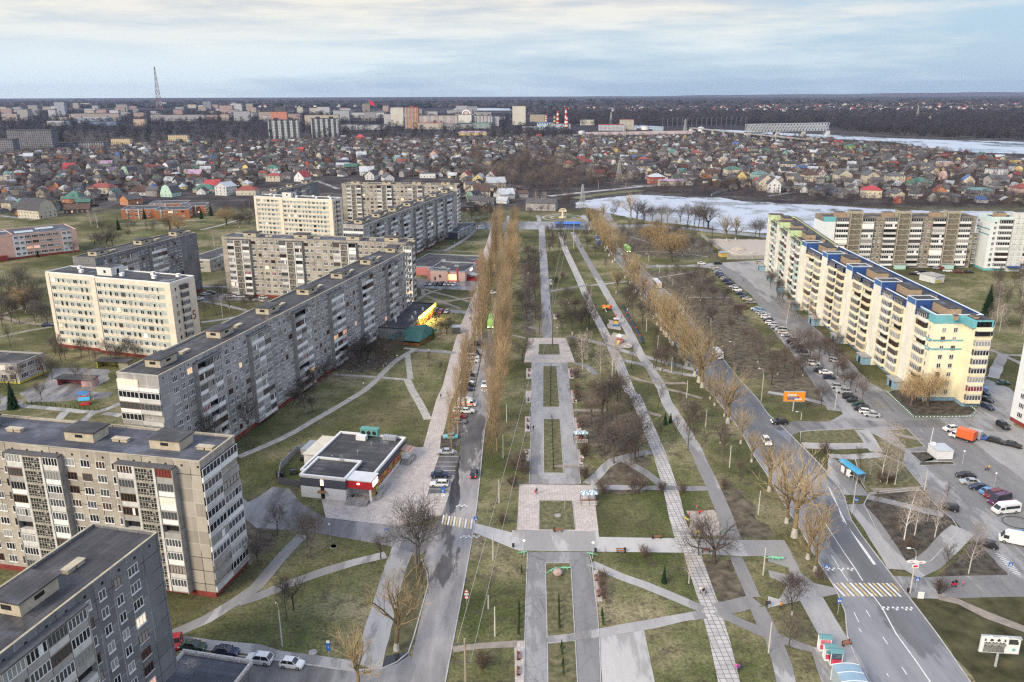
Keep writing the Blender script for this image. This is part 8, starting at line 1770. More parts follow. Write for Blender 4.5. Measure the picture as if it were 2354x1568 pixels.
for a in (('D3',773,620,-90),('D3',792,765,-90),('D3',998,380,0),('D3',1330,250,180),('D3',425,188,180),('D3',1780,378,0),('D3',62,1340,90),('D3',60,1480,90),('C3',142,252,90),('C3',145,195,90),('C3',138,490,90),('C3',600,190,-90),('C3',608,250,-90),('C3',634,490,-90),('C3',640,560,-90),('B3',158,1110,90),('B3',155,1160,90),('B3',540,1115,-90),('B3',545,1165,-90),('B3',568,1310,-90),('B3',572,1390,-90),('B3',150,1380,90),('B3',400,612,-90),('B3',357,296,-90),('D4',722,1232,20)):bench(*a)
for a in (('D3',1037,372),('D3',766,375),('D3',12,332),('D3',388,185),('D3',1293,252),('C3',150,270),('C3',602,215),('D4',1285,745),('B3',540,1140)):bin_(*a)
def gazebo(tok,x,y,label):
 o=empty('gazebo',label,'gazebo',(*P(tok,x,y),.05),R(4),'twin-roofed park gazebos',False);
 for sx in (-.95,.95):
  g=MB();cen=(sx,0,3.3)
  for i in range(10):a0,a1=6.2832*i/10,6.2832*(i+1)/10;m_=((a0+a1)/2);g.poly([cen,(sx+1.1*math.cos(a0),1.25*math.sin(a0),2.72),(sx+1.2*math.cos(m_),1.35*math.sin(m_),2.55),(sx+1.1*math.cos(a1),1.25*math.sin(a1),2.72)],i % 2);g.poly([(sx+1.1*math.cos(a0),1.25*math.sin(a0),2.4),(sx+1.1*math.cos(a1),1.25*math.sin(a1),2.4),(sx+1.2*math.cos(m_),1.35*math.sin(m_),2.55)],1)
  g.build('roof',[mat('gazebo_white',(.66,.70,.72),.5,.06),mat('gazebo_blue',(.22,.36,.46),.5,.08)],o)
 for sx in (-1.8,0,1.8):
  for sy in (-1.1,1.1):g=MB();g.tube((sx,sy,0),(sx,sy,2.7),.07,.07,6);g.build('post',IRON,o)
 g=MB()
 for y0 in (-1.1,1.1):
  for z in (.15,1.0):g.box(-1.8,y0-.03,z,1.8,y0+.03,z+.06)
  for k in range(12):xx=-1.8+.3*k;g.tube((xx,y0,.18),(xx+.3,y0,1.0),.025,.025,4);g.tube((xx+.3,y0,.18),(xx,y0,1.0),.025,.025,4)
 g.build('lattice_railing',SHOPW,o);g=MB();g.box(-1.6,.5,.4,1.6,.95,.46);g.build('bench_seat',WOODB,o);return o
gazebo('C3',632,385,'blue and white twin-roofed gazebo higher up, with people inside');gazebo('C3',706,950,'blue and white twin-roofed gazebo on the pink plaza corner');person('C3',615,372,'red',-90,'sitting',1.6,label='person in a red jacket inside the upper gazebo');person('C3',648,372,'black',-90,'sitting',1.6,label='person in a black jacket inside the upper gazebo')
# signs
BLU=mat('sign_blue',(.02,.13,.45),.4,.05);SGW=mat('sign_white',(.78,.78,.77),.4,.04);SGR=mat('sign_red',(.60,.04,.05),.4,.05);STXT=mat('lettering_dark',(.03,.03,.03),.6,.05)
def post_sign(tok,x,y,kind,label,h=2.9,ang=0,cat='road sign'):
 o=empty('road_sign',label,cat,P(tok,x,y),R(ang),None,False);g=MB();g.tube((0,0,0),(0,0,h),.045,.04,6);g.build('post',POLEG,o);s=.42
 def plate(z,m,w_=s,hh=s):g=MB();g.box(-w_,-.09,z-hh,w_,-.05,z+hh);g.build('plate',m,o)
 if kind == 'crossing':plate(h,BLU);g=MB();g.poly([(-.32,-.095,h-.28),(.32,-.095,h-.28),(0,-.095,h+.3)]);g.build('white_triangle',SGW,o);g=MB();g.tube((0,-.1,h+.12),(0,-.1,h+.02),.05,.05,6);g.box(-.03,-.1,h-.1,.03,-.097,h+.05);g.tube((0,-.1,h-.08),(-.12,-.1,h-.25),.025,.02,4);g.tube((0,-.1,h-.08),(.12,-.1,h-.25),.025,.02,4);g.build('walker_mark',STXT,o)
 elif kind == 'parking':plate(h,BLU);text_mesh('letter','P',.75,SGW,o,(0,-.1,h-.27),(R(90),0,0),.003);plate(h-.85,SGW,.4,.34);plate(h+.8,BLU,.5,.25)
 elif kind == 'stop':plate(h,BLU,.42,.5);g=MB();g.box(-.3,-.096,h-.25,.3,-.092,h+.15);g.build('white_panel',SGW,o);g=MB();g.box(-.2,-.1,h-.12,.2,-.097,h+.04);g.build('bus_mark',STXT,o)
 elif kind == 'warn':
  g=MB();g.poly([(-.5,-.08,h-.1),(.5,-.08,h-.1),(0,-.08,h+.75)]);g.build('red_triangle',SGR,o);g=MB();g.poly([(-.33,-.085,h),(.33,-.085,h),(0,-.085,h+.55)]);g.build('white_triangle',SGW,o);plate(h-.45,SGW,.4,.2);g=MB();g.tube((0,-.05,h-1.1),(0,-.08,h-1.1),.4,.4,16);g.build('red_ring',SGR,o);g=MB();g.tube((0,-.08,h-1.1),(0,-.09,h-1.1),.3,.3,16);g.build('white_disc',SGW,o)
 elif kind == 'blue_tall':plate(h-.5,BLU,.35,.75);plate(h+.5,SGW,.28,.24);text_mesh('letter','i',.9,SGW,o,(0,-.1,h-.8),(R(90),0,0),.003)
 return o
post_sign('D2',2022,175,'crossing','blue pedestrian crossing sign at the left street zebra');post_sign('D4',522,625,'crossing','blue pedestrian crossing sign left of the avenue zebra');post_sign('D4',1352,745,'crossing','blue pedestrian crossing sign right of the avenue zebra beside the lamp');post_sign('D4',2203,605,'crossing','blue pedestrian crossing sign at the car park entrance');post_sign('C2',1722,950,'parking','blue parking sign with plates at the left street bays',3.1)
post_sign('D4',640,945,'stop','blue bus stop sign on the verge left of the avenue');post_sign('C4',800,1010,'stop','blue bus stop sign by the shelter lamp post',2.6);post_sign('D2',1936,870,'warn','red and white warning triangle with a speed disc beside the left street',3.0);post_sign('D2',673,1345,'blue_tall','tall blue and white sign on the lower left lawn',2.7);post_sign('C2',1206,1290,'crossing','small blue sign under the bare tree by the forecourt',2.4)
g_=P('D4',1303,752);o=empty('direction_sign','white arrow direction signs with red marks on the lamp post','sign',(g_[0],g_[1]-.3,0),0,None,False);h=height_at('D4',1335,460,g_)
for s,z in ((-1,.25),(1,.05)):
 q=MB();q.prism([(0,0),(1,0),(1,.06),(0,.06)],0,.1) if False else q.poly([(s*-.2,-.1+.02*s,h+z-.3),(s*1.5,-.1+.02*s,h+z-.3),(s*1.9,-.1+.02*s,h+z),(s*1.5,-.1+.02*s,h+z+.3),(s*-.2,-.1+.02*s,h+z+.3)]);q.build('arrow_plate',SGW,o);q=MB();q.box(s*.9-.3,-.14,h+z-.1,s*.9+.3,-.125,h+z+.02);q.build('red_mark',SGR,o)
q=MB();q.box(-.6,-.1,h-1.2,.6,-.06,h-.4);q.build('square_plate',SGW,o);q=MB();q.box(-.4,-.12,h-1.0,.4,-.105,h-.6);q.build('red_mark',SGR,o)
def billboard(tok,x,y,label,W,z0,z1,facem,ang,fill):
 o=empty('billboard',label,'billboard',P(tok,x,y),R(ang),None,False);g=MB();g.tube((0,0,0),(0,0,z0),.22,.18,10);g.build('post',POLEG,o);g=MB();g.box(-W/2,-.2,z0,W/2,.2,z1);g.build('panel',facem,o);g=MB()
 for a in ((-W/2-.08,z0-.08,W/2+.08,z0-.002),(-W/2-.08,z1+.002,W/2+.08,z1+.08)):g.box(a[0],-.22,a[1],a[2],.22,a[3])
 g.build('frame',POLEG,o);fill(o,W,z0,z1);return o
ORB_=mat('poster_orange',(.75,.28,.03),.6,.05);PUR=mat('poster_purple',(.07,.02,.14),.6,.05)
def fill1(o,W,z0,z1):
 h=z1-z0;q=MB();q.box(-W*.33,-.23,z0+h*.55,W*.08,-.205,z0+h*.74,0);q.build('white_strip',SGW,o);q=MB();q.box(-W*.33,-.23,z0+h*.16,W*.22,-.205,z0+h*.5,0);q.build('purple_block',PUR,o);q=MB();q.box(W*.02,-.26,z0+h*.15,W*.34,-.235,z0+h*.31,0);q.build('white_strip',SGW,o)
 for s,sz,m,x,z in (('Кассир,',.56,ORB_,-W*.31,z0+h*.585),('ищешь работу?',.40,SGW,-W*.31,z0+h*.365),('Находи на',.40,SGW,-W*.31,z0+h*.21),('rabota.by',.40,ORB_,W*.05,z0+h*.19),('rabota.by',.24,SGW,-W*.36,z0+h*.84)):text_mesh('lettering',s,sz,m,o,(x,-.27,z),(R(90),0,0),.004,'LEFT')
billboard('B4',228,1482,'orange job advert billboard with white and purple lettering strips',6.1,3.2,6.1,ORB_,-3,fill1)
FURG=mat('poster_grey',(.20,.20,.19),.7,.4,3);FURD=mat('poster_dark',(.05,.05,.05),.7,.2)
def fill2(o,W,z0,z1):
 h=z1-z0
 for i,x in enumerate((-W*.33,-W*.15,W*.03)):
  q=MB();q.tube((x,-.205,z0+h*.60),(x,-.23,z0+h*.62),.60,.60,14);q.build('animal_head',FURG,o);q=MB();q.poly([(x-.6,-.215,z0+.05),(x+.6,-.215,z0+.05),(x+.5,-.215,z0+h*.5),(x-.5,-.215,z0+h*.5)]);q.build('animal_body',FURG,o);q=MB()
  for s in (-1,1):q.tube((x+s*.24,-.23,z0+h*.62),(x+s*.24,-.245,z0+h*.62),.19,.19,8);q.poly([(x+s*.2,-.232,z0+h*.76),(x+s*.6,-.232,z0+h*.70),(x+s*.5,-.232,z0+h*.93)])
  q.build('face_mask',FURD,o)
 q=MB();q.box(W*.2,-.23,z0+h*.58,W*.45,-.205,z0+h*.78);q.box(W*.2,-.23,z0+h*.72+.2,W*.42,-.205,z0+h*.9);q.build('dark_block',FURD,o);q=MB();q.tube((W*.36,-.205,z0+h*.25),(W*.36,-.23,z0+h*.25),.28,.28,14);q.build('round_mark',mat('poster_cyan',(.2,.45,.5),.6,.05),o)
 for x in (-W*.4,0,W*.35):q=MB();q.tube((x,-.2,z1),(x,-1.6,z1+.9),.03,.03,4);q.box(x-.14,-1.8,z1+.85,x+.14,-1.5,z1+1.05);q.build('flood_arm',POLEG if x > 0 else LAMPON,o)
billboard('D4',2088,1422,'white billboard with three grey raccoon-like animals at the bottom right',6.0,2.75,5.7,SGW,-6,fill2)
# bus shelters and advert kiosks
SHB=mat('shelter_blue',(.06,.33,.52),.35,.12,1);a=P('C4',648,650);b_=P('C4',815,775);L=math.dist(a,b_);o=empty('bus_shelter','long bus shelter with a bright blue roof by the car park trees','bus shelter',a,math.atan2(b_[1]-a[1],b_[0]-a[0]),None,False)
g=MB();[g.quad((-.5,y0,z0),(L+.5,y0,z0),(L+.5,y1,z1),(-.5,y1,z1)) for y0,z0,y1,z1 in ((-.3,2.6,.5,2.85),(.5,2.85,1.4,2.85),(1.4,2.85,2.2,2.6))];g.box(-.5,-.3,2.45,L+.5,2.2,2.59);g.build('roof',SHB,o);g=MB();g.box(-.55,-.34,2.4,L+.55,-.302,2.72);g.box(L+.502,-.3,2.4,L+.55,2.2,2.8);g.build('fascia',CANOPY,o)
for k in range(6):
 for y_ in (0,1.9):g=MB();x=L*k/5;g.box(x-.05,y_-.05,0,x+.05,y_+.05,2.45);g.build('post',POLEG,o)
g=MB();g.box(0,1.92,.3,L,1.96,2.2);g.build('back_panel',glass('shelter_glass',(.18,.22,.24),.1),o);g=MB();g.box(1,1.2,.4,L-1,1.6,.46);g.build('bench_seat',WOODB,o)
for x in (L*.15,L*.45):g=MB();g.box(x,-.2,.4,x+1.3,-.1,2.1);g.build('advert_panel',SGW,o)
g=MB();g.box(L*.55,-.25,2.0,L*.66,-.15,2.35);g.build('lit_sign',LAMPON,o)
o=empty('bus_shelter','white-framed pavilion with a pale blue ribbed roof at the bottom edge','pavilion',(50.7,107.2),R(-91),None,False);L=12;g=MB()
for i in range(6):t0,t1=i/6,(i+1)/6;z0_,z1_=2.9+.3*math.sin(math.pi*t0),2.9+.3*math.sin(math.pi*t1);g.quad((.2,4.2*t0,z0_),(L,4.2*t0,z0_),(L,4.2*t1,z1_),(.2,4.2*t1,z1_))
g.build('roof',mat('roof_pale_blue',(.26,.37,.46),.3,.1,.8),o);g=MB();[g.path([(x,4.2*t/8,2.93+.3*math.sin(math.pi*t/8)) for t in range(9)],.06,4) for x in (.2,2.2,4.2,6.2,8.2,10.2,12)];[g.box(x,y_,0,x+.1,y_+.1,2.9) for x in (.2,4,8,11.9) for y_ in (0,4.1)];g.build('frame',SGW,o);g=MB();g.box(.25,.05,.3,L,.1,2.8);g.box(.2,.1,.3,.25,4.1,2.8);g.build('side_panel',glass('panel_pale',(.40,.48,.50),.15),o)
for i,(x,y,c1) in enumerate(((510,1268,(.62,.20,.25)),(560,1358,(.20,.42,.50)),(612,1400,(.10,.14,.18)))):
 o=empty('advert_kiosk',('advert kiosk with pink posters farthest from the pavilion','advert kiosk with a red and green poster in the middle','advert kiosk with dark glass next to the pavilion')[i],'kiosk',P('D4',x,y),R(-6),'advert kiosks by the avenue',False);g=MB();g.box(-.95,-.6,0,.95,.6,.35);[g.box(sx-.06,sy-.06,.35,sx+.06,sy+.06,2.5) for sx in (-.9,.9) for sy in (-.55,.55)];g.build('frame',SGW,o);g=MB();g.box(-.84,-.58,.4,.84,.58,2.4);g.build('glass_box',CGL if i == 2 else SGW,o)
 for z0_,z1_,c in ((.45,1.3,(.55,.06,.12)),(1.4,2.3,c1)):g=MB();g.box(-.78,-.63,z0_,.78,-.59,z1_);g.build('poster',mat(f'kiosk_poster_{i}{int(z0_*10)}',c,.5,.5,2.5),o)
 g=MB();[g.quad((-1.1,-.75+1.5*k/6,2.5+.42*math.sin(math.pi*k/6)),(1.1,-.75+1.5*k/6,2.5+.42*math.sin(math.pi*k/6)),(1.1,-.75+1.5*(k+1)/6,2.5+.42*math.sin(math.pi*(k+1)/6)),(-1.1,-.75+1.5*(k+1)/6,2.5+.42*math.sin(math.pi*(k+1)/6))) for k in range(6)];g.build('roof',mat('kiosk_roof_teal',(.13,.27,.29),.4,.08),o)
o=empty('sandwich_board','plain white board standing beside the zebra lamp post','board',P('D4',1400,805),R(-5),None,False);g=MB();g.box(-.55,-.05,.1,.55,.05,1.5);g.build('board',SGW,o);g=MB();g.tube((0,0,0),(0,.4,1.4),.03,.03,4);g.tube((-.5,0,0),(-.5,0,.3),.03,.03,4);g.build('stand',POLEG,o)
# figures on the lawns: stone and lizards
st=MB();sr=random.Random(4);st.ball((0,0,.55),.95,0,12,9,1,.85,.85);st.v=[(x*sr.uniform(.9,1.1),y*sr.uniform(.9,1.1),max(-.05,z*sr.uniform(.92,1.08))) for x,y,z in st.v];tag(st.build('boulder',mat('granite_pink',(.40,.31,.27),.95,.2,3),None,True,(*P('D3',420,585),.05)),'pinkish boulder at the head of the lower lawn','boulder',None,False)
def lizard(tok,x,y,ang,label,sc=1.):
 o=empty('lizard_figure',label,'figure',(*P(tok,x,y),.05),R(ang),'green lizard figures',False);o.scale=(sc,)*3;g=MB();pts=[(-1.5,.25,.1),(-1.0,-.1,.14),(-.5,.1,.22),(0,0,.28),(.5,-.05,.3),(.85,0,.33)];rr_=(.03,.07,.13,.19,.17,.12)
 for i in range(5):g.tube(pts[i],pts[i+1],rr_[i],rr_[i+1],8)
 g.ball((1.0,0,.36),.17,0,8,6,1.5,1,.8);g.build('body',mat('lizard_green',(.20,.52,.33),.6,.15),o)
 for sx,sy in ((.45,1),(.45,-1),(-.35,1),(-.35,-1)):g=MB();g.tube((sx,sy*.12,.25),(sx+.12,sy*.38,.2),.06,.05,6);g.tube((sx+.12,sy*.38,.2),(sx+.2,sy*.42,.02),.05,.04,6);g.build('leg',MATS['lizard_green'],o)
lizard('D3',367,552,40,'green lizard figure left of the boulder');lizard('D3',484,530,-5,'green lizard figure right of the boulder');lizard('D4',60,442,-12,'bright green lizard figure on the small triangle lawn',1.5);lizard('D3',97,385,10,'pale green figure at the foot of the left globe lamp',.8);lizard('D3',735,398,170,'pale green figure at the foot of the right globe lamp',.8)
# playground
PB={k:mat('play_'+k,c,.5,.1) for k,c in (('orange',(.70,.16,.03)),('red',(.55,.04,.04)),('blue',(.05,.18,.42)),('white',(.7,.7,.68)),('yellow',(.7,.52,.05)),('green',(.1,.42,.2)),('navy',(.03,.08,.2)))}
o=empty('play_plane','orange aeroplane climbing frame in the playground','play frame',P('B3',868,555),R(150),None,False);g=MB();g.tube((-2.2,0,1.3),(1.6,0,1.6),.5,.75,10);g.tube((1.6,0,1.6),(2.3,0,1.6),.75,.3,10);g.build('fuselage',PB['orange'],o);g=MB();g.box(-.4,-3,1.5,.8,3,1.62);g.build('wing',PB['yellow'],o);g=MB();g.box(-2.3,-1,1.7,-1.7,1,1.8);g.box(-2.3,-.06,1.7,-1.6,.06,2.6);g.build('tail',PB['red'],o);g=MB();g.quad((.5,1,1.5),(.5,1.7,1.5),(-1.5,3.6,.1),(-1.5,2.9,.1));g.build('slide',PB['white'],o);g=MB();[g.tube((x,y_,0),(x,y_,1.4),.07,.07,6) for x in (-1.6,1.2) for y_ in (-.4,.4)];g.build('legs',PB['navy'],o)
o=empty('play_boat','boat-shaped play tower with a white roof and red mast','play frame',P('B3',955,690),R(80),None,False);g=MB();g.prism([(-2.4,-1.1),(1.2,-1.1),(2.8,0),(1.2,1.1),(-2.4,1.1)],.05,1.0,0,1);g.build('hull',[PB['blue'],PB['yellow']],o);g=MB();g.box(-1.5,-1,2.7,.8,1,2.85);g.build('roof',PB['white'],o);g=MB();[g.tube((x,y_,1),(x,y_,2.7),.06,.06,5) for x in (-1.4,.7) for y_ in (-.9,.9)];g.build('posts',PB['red'],o);g=MB();g.tube((-1.2,0,2.8),(-1.2,0,4.6),.08,.06,6);g.box(-1.5,-.3,4.2,-.9,.3,4.8);g.build('mast',PB['red'],o)
o=empty('play_slide','white and pink slide tower with a swing in the sand','play frame',P('B3',985,860),R(60),None,False);g=MB();[g.tube((x,y_,0),(x*.6,y_*.6,3.2),.07,.06,6) for x in (-1.4,1.4) for y_ in (-1.2,1.2)];g.box(-1,-1,1.5,1,1,1.6);g.build('tower_frame',PB['red'],o);g=MB();g.quad((1,-.5,1.6),(1,.5,1.6),(4.2,.5,.15),(4.2,-.5,.15));g.box(1,-.55,1.6,1.1,-.45,2.2);g.build('slide',PB['white'],o);g=MB();g.poly([(-1.2,-1.2,2.9),(1.2,-1.2,2.9),(0,0,3.9)]);g.poly([(1.2,-1.2,2.9),(1.2,1.2,2.9),(0,0,3.9)]);g.poly([(1.2,1.2,2.9),(-1.2,1.2,2.9),(0,0,3.9)]);g.poly([(-1.2,1.2,2.9),(-1.2,-1.2,2.9),(0,0,3.9)]);g.build('roof',PB['white'],o);g=MB();g.quad((-1,.2,1.6),(-1,-.6,1.6),(-2.5,-.6,.1),(-2.5,.2,.1));g.build('ramp',PB['yellow'],o)
g=MB();pts=[(1.5*math.cos(a*.449),1.5*math.sin(a*.449),.25) for a in range(15)];g.path(pts,.12,5);tag(g.build('sandpit_ring',PB['white'],None,loc=(*P('B3',1068,892),.05)),'white ring of a round sandpit below the slide tower','sandpit',None,False)
o=empty('playground_fence','long navy board fence with red panels along the playground','fence',P('B3',1008,510),0,None,False);fp=[P('B3',*q) for q in ((1008,510),(1050,595),(1090,660),(1130,730),(1170,800),(1200,865))]
for i,(a,b_) in enumerate(zip(fp,fp[1:])):g=MB();d=Vector((b_[0]-a[0],b_[1]-a[1])).normalized();n_=(-d.y*.06,d.x*.06);q=[(a[0]-o.location.x-n_[0],a[1]-o.location.y-n_[1]),(b_[0]-o.location.x-n_[0],b_[1]-o.location.y-n_[1]),(b_[0]-o.location.x+n_[0],b_[1]-o.location.y+n_[1]),(a[0]-o.location.x+n_[0],a[1]-o.location.y+n_[1])];g.prism(q,.1,1.1);g.build('board_panel',PB['navy'],o);g=MB();e=Vector(a)+d*(1.2);e=(e.x-o.location.x,e.y-o.location.y);g.box(e[0]-.3,e[1]-.3,.8,e[0]+.3,e[1]+.3,1.3);g.build('red_panel',PB['red'],o)
for i,(t,x,y,c,lab) in enumerate((('C3',1720,1050,'red','red spring rocker in the lower sand playground'),('C3',1610,1120,'yellow','yellow spring rocker in the lower sand playground'),('C3',1775,1150,'navy','dark spring rocker in the lower sand playground'),('C3',1915,1240,'green','green spring rocker in the lower sand playground'),('C3',1705,1235,'yellow','yellow play seat behind the big spreading tree'))):
 o=empty('spring_rocker',lab,'play toy',P(t,x,y),i*40,'spring rockers',False);g=MB();g.tube((0,0,0),(0,0,.4),.12,.12,8);g.build('spring',IRON,o);g=MB();g.ball((0,0,.6),.35,0,8,6,1.6,.5,.6);g.ball((.5,0,.85),.2,0,6,5);g.build('body',PB[c],o)
for lab,t,x,y,c in (('blue roofed sandbox house in the kindergarten yard','B1',775,1365,'blue'),('turquoise roofed sandbox house in the kindergarten yard','B1',785,1420,'green')):
 o=empty('play_house',lab,'play house',P(t,x,y),.2,None,False);g=MB();[g.tube((sx,sy,0),(sx,sy,1.8),.06,.06,5) for sx in (-1.3,1.3) for sy in (-1,1)];g.box(-1.3,-1,.1,1.3,1,.4);g.build('frame',PB['red'],o);g=MB();g.quad((-1.6,-1.3,1.7),(1.6,-1.3,1.7),(1.6,0,2.4),(-1.6,0,2.4));g.quad((-1.6,0,2.4),(1.6,0,2.4),(1.6,1.3,1.7),(-1.6,1.3,1.7));g.build('roof',SHB if c == 'green' else PB['blue'],o)
# monument, cross, kiosks at the far end
o=empty('monument','pale winged monument on a column at the far end of the alley','monument',P('A3',465,1198),0,None,False);h=height_at('A3',465,1120,P('A3',465,1198));CRM_=mat('monument_stone',(.66,.58,.42),.8,.1);g=MB();g.tube((0,0,0),(0,0,.6),3,3,16);g.tube((0,0,.6),(0,0,h*.7),1.0,.5,10);g.build('column',CRM_,o);g=MB();
for i in range(9):a_=math.pi*i/8;g.tube((0,0,h*.7),(2.6*math.cos(a_),.3*math.sin(i),h*.75+2.0*math.sin(a_)),.4,.25,6);g.ball((2.6*math.cos(a_),.3*math.sin(i),h*.75+2.0*math.sin(a_)),.55,0,7,5)
g.build('wings',CRM_,o)
o=empty('memorial_cross','dark wooden memorial cross by the pond road','cross',P('A3',1836,1384),R(-10),None,False);g=MB();g.box(-.2,-.2,0,.2,.2,7.5);g.build('upright',IRON,o);g=MB();g.box(-1.6,-.15,5.2,1.6,.15,5.6);g.box(-.9,-.15,6.3,.9,.15,6.6);g.build('crossbar',IRON,o)
for lab,x,y,c in (('blue cabin kiosk behind the avenue poplars',786,1400,BLUEL),('second blue cabin kiosk nearer the path',793,1440,BLUEL),('pale kiosk with lit white sign behind the avenue poplars',800,1350,SHOPW)):
 o=empty('kiosk',lab,'kiosk',P('A3',x,y),R(10),None,False);g=MB();g.box(-1.3,-1.3,0,1.3,1.3,2.6);g.build('wall',c,o);g=MB();g.box(-1.5,-1.5,2.6,1.5,1.5,2.8);g.build('roof',STEEL,o)
 if c is SHOPW:g=MB();g.box(-1.4,-1.6,2.81,1.4,-1.4,3.3);g.build('lit_sign',emit('kiosk_lit',(1,.85,.9),5),o)
# fences and yard walls on the right
def rail_fence(name,label,pts,h,m,posts=None,dots=None,cat='fence'):
 o=empty(name,label,cat,pts[0],0,None,False);ox,oy=pts[0]
 for a,b_ in zip(pts,pts[1:]):
  d=math.dist(a,b_);g=MB();a2,b2=(a[0]-ox,a[1]-oy),(b_[0]-ox,b_[1]-oy)
  for z in (.2,h):g.tube((*a2,z),(*b2,z),.04,.04,4)
  k=int(d/.35)
  for i in range(k):t=i/k;q=(a2[0]+(b2[0]-a2[0])*t,a2[1]+(b2[1]-a2[1])*t);g.tube((*q,0),(*q,h),.02,.02,3)
  g.build('rail_panel',m,o)
  if dots:
   q_=MB();k=int(d/1.0)
   for i in range(k):t=(i+.5)/k;q_.ball((a2[0]+(b2[0]-a2[0])*t,a2[1]+(b2[1]-a2[1])*t,h*.55),.16,0,6,4)
   q_.build('diamond_panel',dots,o)['kind']='stuff'
 return o
rail_fence('garden_fence','low green railing with yellow diamonds round the gable garden',PP('B4',1080,1305,1340,1548,1875,1542,1915,1492,1840,1432),.9,mat('rail_green',(.10,.24,.17),.6,.1),dots=SGW)
def wall_line(name,label,pts,h,m,t=.15):
 o=empty(name,label,'wall',pts[0],0,None,False);ox,oy=pts[0]
 for a,b_ in zip(pts,pts[1:]):d=Vector((b_[0]-a[0],b_[1]-a[1])).normalized();n_=Vector((-d.y,d.x))*t;g=MB();g.prism([(a[0]-ox-n_.x,a[1]-oy-n_.y),(b_[0]-ox-n_.x,b_[1]-oy-n_.y),(b_[0]-ox+n_.x,b_[1]-oy+n_.y),(a[0]-ox+n_.x,a[1]-oy+n_.y)],0,h);g.build('wall_panel',m,o)
 return o
wall_line('yard_wall','grey concrete panel wall round the building site by the pond',PP('A3',1740,1372,1870,1470,2000,1568)+[P('B3',1975,88),P('B3',2330,85)],2.2,CONM);wall_line('sheet_fence','pale sheet fence on the far bank of the pond',PP('A3',1830,1000,1930,960,2030,945),2.0,STEEL)
area('building_site',PP('A3',1800,1390,2351,1400)+[P('B3',2351,60),P('B3',2000,60)]+PP('A3',1900,1460),.02,SAND,1.);hp_=random.Random(8)
for i in range(7):
 g=MB();r_=hp_.uniform(1.5,3.5);g.ball((0,0,0),r_,0,12,8,1.2,1,.5);g.v=[(x*hp_.uniform(.85,1.15),y*hp_.uniform(.85,1.15),max(-.1,z)) for x,y,z in g.v];q=P('A3',hp_.uniform(2000,2320),hp_.uniform(1430,1550));tag(g.build('rubble_heap',mat('rubble',(.42,.37,.31),1,.25,1),None,loc=(q[0],q[1],0)),'rubble heap on the sandy building site','heap','rubble heaps')
o=empty('site_cabin','yellow cabin on the building site by the wall','cabin',P('B3',1930,62),R(10),None,False);g=MB();g.box(-1.5,-2,0,3,2,2.4);g.build('wall',mat('cabin_yellow',(.55,.40,.12),.8,.12),o);g=MB();g.box(-1.8,-2.3,2.4,3.3,2.3,2.6);g.build('roof',STEEL,o)
o=empty('dark_shed','low dark shed among the trees beside the car row','shed',P('B3',2095,545),R(-5),None,False);g=MB();g.box(-2.5,-1.5,0,2.5,1.5,1.9);g.build('wall',HWM['dark timber'],o);g=MB();g.box(-2.8,-1.8,1.9,2.8,1.8,2.1);g.build('roof',HRM['dark brown'],o)
# flush manholes and a barrel hoop of hose on the car park
g=MB();pts=[(3.0*math.cos(a*.21),2.6*math.sin(a*.21),.1) for a in range(31)];g.path(pts,.06,5);tag(g.build('hose_loop',IRON,None,loc=(*P('C4',2290,1130),.04)),'black hose lying in a loop on the car park','hose',None,False)
for t,x,y in (('D2',522,1298),('C2',715,1348),('D2',710,325),('C1',2040,500),('D3',420,40)):
 g=MB();g.tube((0,0,0),(0,0,.12),.75,.75,18);tag(g.build('manhole_ring',CONM,None,loc=(*P(t,x,y),.02)),'round concrete manhole ring set in the lawn','manhole','manhole rings')
# snow melt and dishes on roofs
for x,y,r_ in ((92,4,1),(118,3,1)):pass

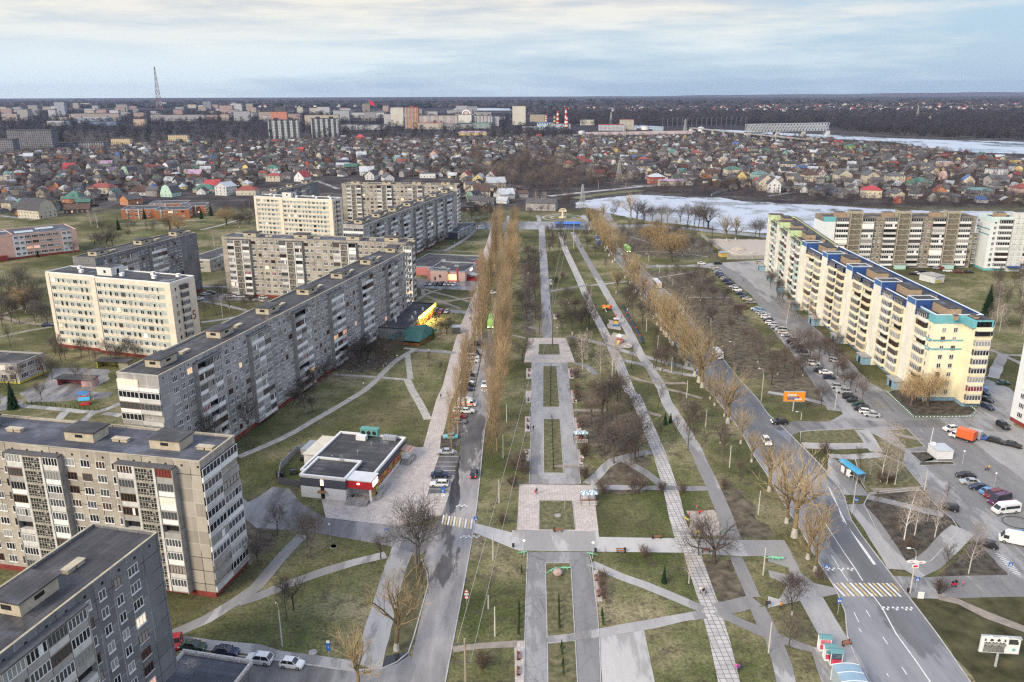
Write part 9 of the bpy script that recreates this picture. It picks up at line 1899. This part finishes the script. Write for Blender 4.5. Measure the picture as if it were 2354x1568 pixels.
# ------------------------------------------------------------------ labels: say where each look-alike stands
LM=[((285,700),'near the hostel numbered 5'),((690,490),'near the second cream hostel'),((220,900),'near the diagonal block\'s near end'),((330,1120),'by the beige block at left'),((640,760),'beside the long diagonal block'),((760,900),'on the lawn before the diagonal block'),((810,1060),'by the red-fronted supermarket'),((950,760),'by the green-roofed cafe'),((1020,610),'by the pink shop'),((1040,530),'by the dark pavilion'),((700,1300),'on the lower left lawn'),((920,1300),'by the broad lower path'),((1050,1000),'beside the left parking bays'),((1080,820),'beside the left street'),((1130,650),'far up the left street'),((1180,550),'at the far end of the left street'),
  ((1270,800),'by the upper plaza'),((1260,660),'along the upper alley'),((1260,560),'at the far end of the alley'),((1215,930),'left of the alley'),((1335,940),'right of the alley'),((1280,1150),'by the pink plaza'),((1290,1330),'by the boulder lawn'),((1290,1500),'by the lowest lawn strip'),((1200,1450),'left of the lower alley'),((1430,1000),'in the park thicket'),((1400,850),'by the playground'),((1340,720),'in the upper park'),((1430,600),'by the far park paths'),((1480,1350),'on the diagonal-path lawn'),((1560,1120),'between the park paths'),((1640,1250),'by the big spreading tree'),((1570,900),'between footpath and avenue'),((1680,1400),'by the avenue footpaths'),((1500,720),'by the avenue\'s upper bend'),((1660,960),'along the avenue'),((1830,1120),'by the avenue near the shelter'),((1900,1300),'by the avenue near the zebra'),((1620,780),'in the grove beyond the avenue'),((1780,850),'in the trees by the billboard'),((1700,700),'in the grove by the car row'),((1530,580),'by the weeping willows'),((1660,590),'by the building site'),
  ((1600,500),'on the near bank of the pond'),((1400,480),'at the head of the pond'),((1850,800),'by the diagonal car row'),((1950,930),'at the near end of the car row'),((2130,900),'by the yellow block\'s gable'),((1880,700),'before the yellow block'),((2290,720),'behind the yellow block'),((2150,620),'before the brown-grey block'),((2030,1060),'by the blue-roofed shelter'),((2150,1040),'by the white kiosk'),((2270,1010),'at the top of the car park'),((2290,1150),'in the middle of the car park'),((2100,1200),'on the car park verge'),((2310,1260),'at the car park\'s right edge'),((2250,1330),'by the right-hand pavement'),((2260,1480),'by the raccoon billboard'),((2310,900),'on the lane by the gable'),
  ((120,560),'before the pink school'),((200,480),'by the brick kindergarten'),((80,870),'by the white kindergarten'),((200,900),'in the kindergarten yard'),((450,640),'by the dark grey block'),((530,480),'behind the dark grey block'),((60,700),'left of the hostel'),
  ((60,420),'at the far left, below the unfinished block'),((260,400),'below the left beige blocks'),((430,400),'below the right beige blocks'),((560,370),'left of the white towers'),((700,350),'below the white towers'),((850,350),'right of the white towers'),((1000,350),'below the orange-brown tower'),((1120,370),'left of the wooded gully'),((640,410),'above the farthest block'),((1120,430),'right of the farthest block'),((1260,340),'above the wooded gully'),((1420,330),'below the river works'),((1560,340),'in the middle right quarter'),((1500,400),'above the pond dam'),((1720,340),'below the truss bridge'),((1700,420),'on the pond\'s far bank'),((1900,340),'near the river bend'),((1900,420),'above the green block'),((2080,400),'above the brown-grey block'),((2250,400),'above the white block at right'),((2200,350),'by the river at right'),
  ((60,255),'at the far left of the skyline'),((200,260),'left of the television tower'),((370,260),'around the television tower'),((520,262),'right of the television tower'),((680,262),'above the white towers'),((900,260),'by the government building'),((1080,265),'by the ferris wheel'),((1240,280),'by the power plant'),((1420,285),'by the river works'),((1650,282),'on the bridge approach')]
ORD=['leftmost','second from the left','third from the left','fourth from the left','fifth from the left','sixth from the left','seventh from the left','eighth from the left','ninth from the left','tenth from the left']
def ordinal(i,n):
 if n == 2:return ('the left one','the right one')[i]
 if n == 3:return ('the leftmost','the middle one','the rightmost')[i]
 if i < n/2 and i < len(ORD):return ORD[i]
 j=n-1-i
 return (['rightmost']+[o.replace('left','right') for o in ORD[1:]])[j] if j < len(ORD) else f'number {i+1} from the left'
bpy.context.view_layer.update()
info=[]
for o,where in THINGS:
 l=o.location;q=pix(l.x,l.y,l.z+1.);lb=str(o['label'])
 if where:
  d=min(LM,key=lambda m:(m[0][0]-q[0])**2+((m[0][1]-q[1])*(1.6 if q[1] < 520 else 1.0))**2);lb=lb+' '+d[1] if len((lb+' '+d[1]).split()) <= 16 else lb
 info.append((o,q,lb))
grp={}
for o,q,lb in info:grp.setdefault(lb,[]).append((q[0],q[1],o))
for lb,l in grp.items():
 if len(l) == 1:l[0][2]['label']=lb;continue
 l.sort(key=lambda e:(e[0],e[1]));n=len(l)
 for i,(x,y,o) in enumerate(l):
  s=lb+', '+ordinal(i,n);w_=s.split()
  o['label']=s if len(w_) <= 16 else lb
# settle the kind of things no one could miss
for o in bpy.data.objects:
 if o.parent is None and o.type == 'MESH' and 'label' not in o and 'kind' not in o:o['kind']='structure'
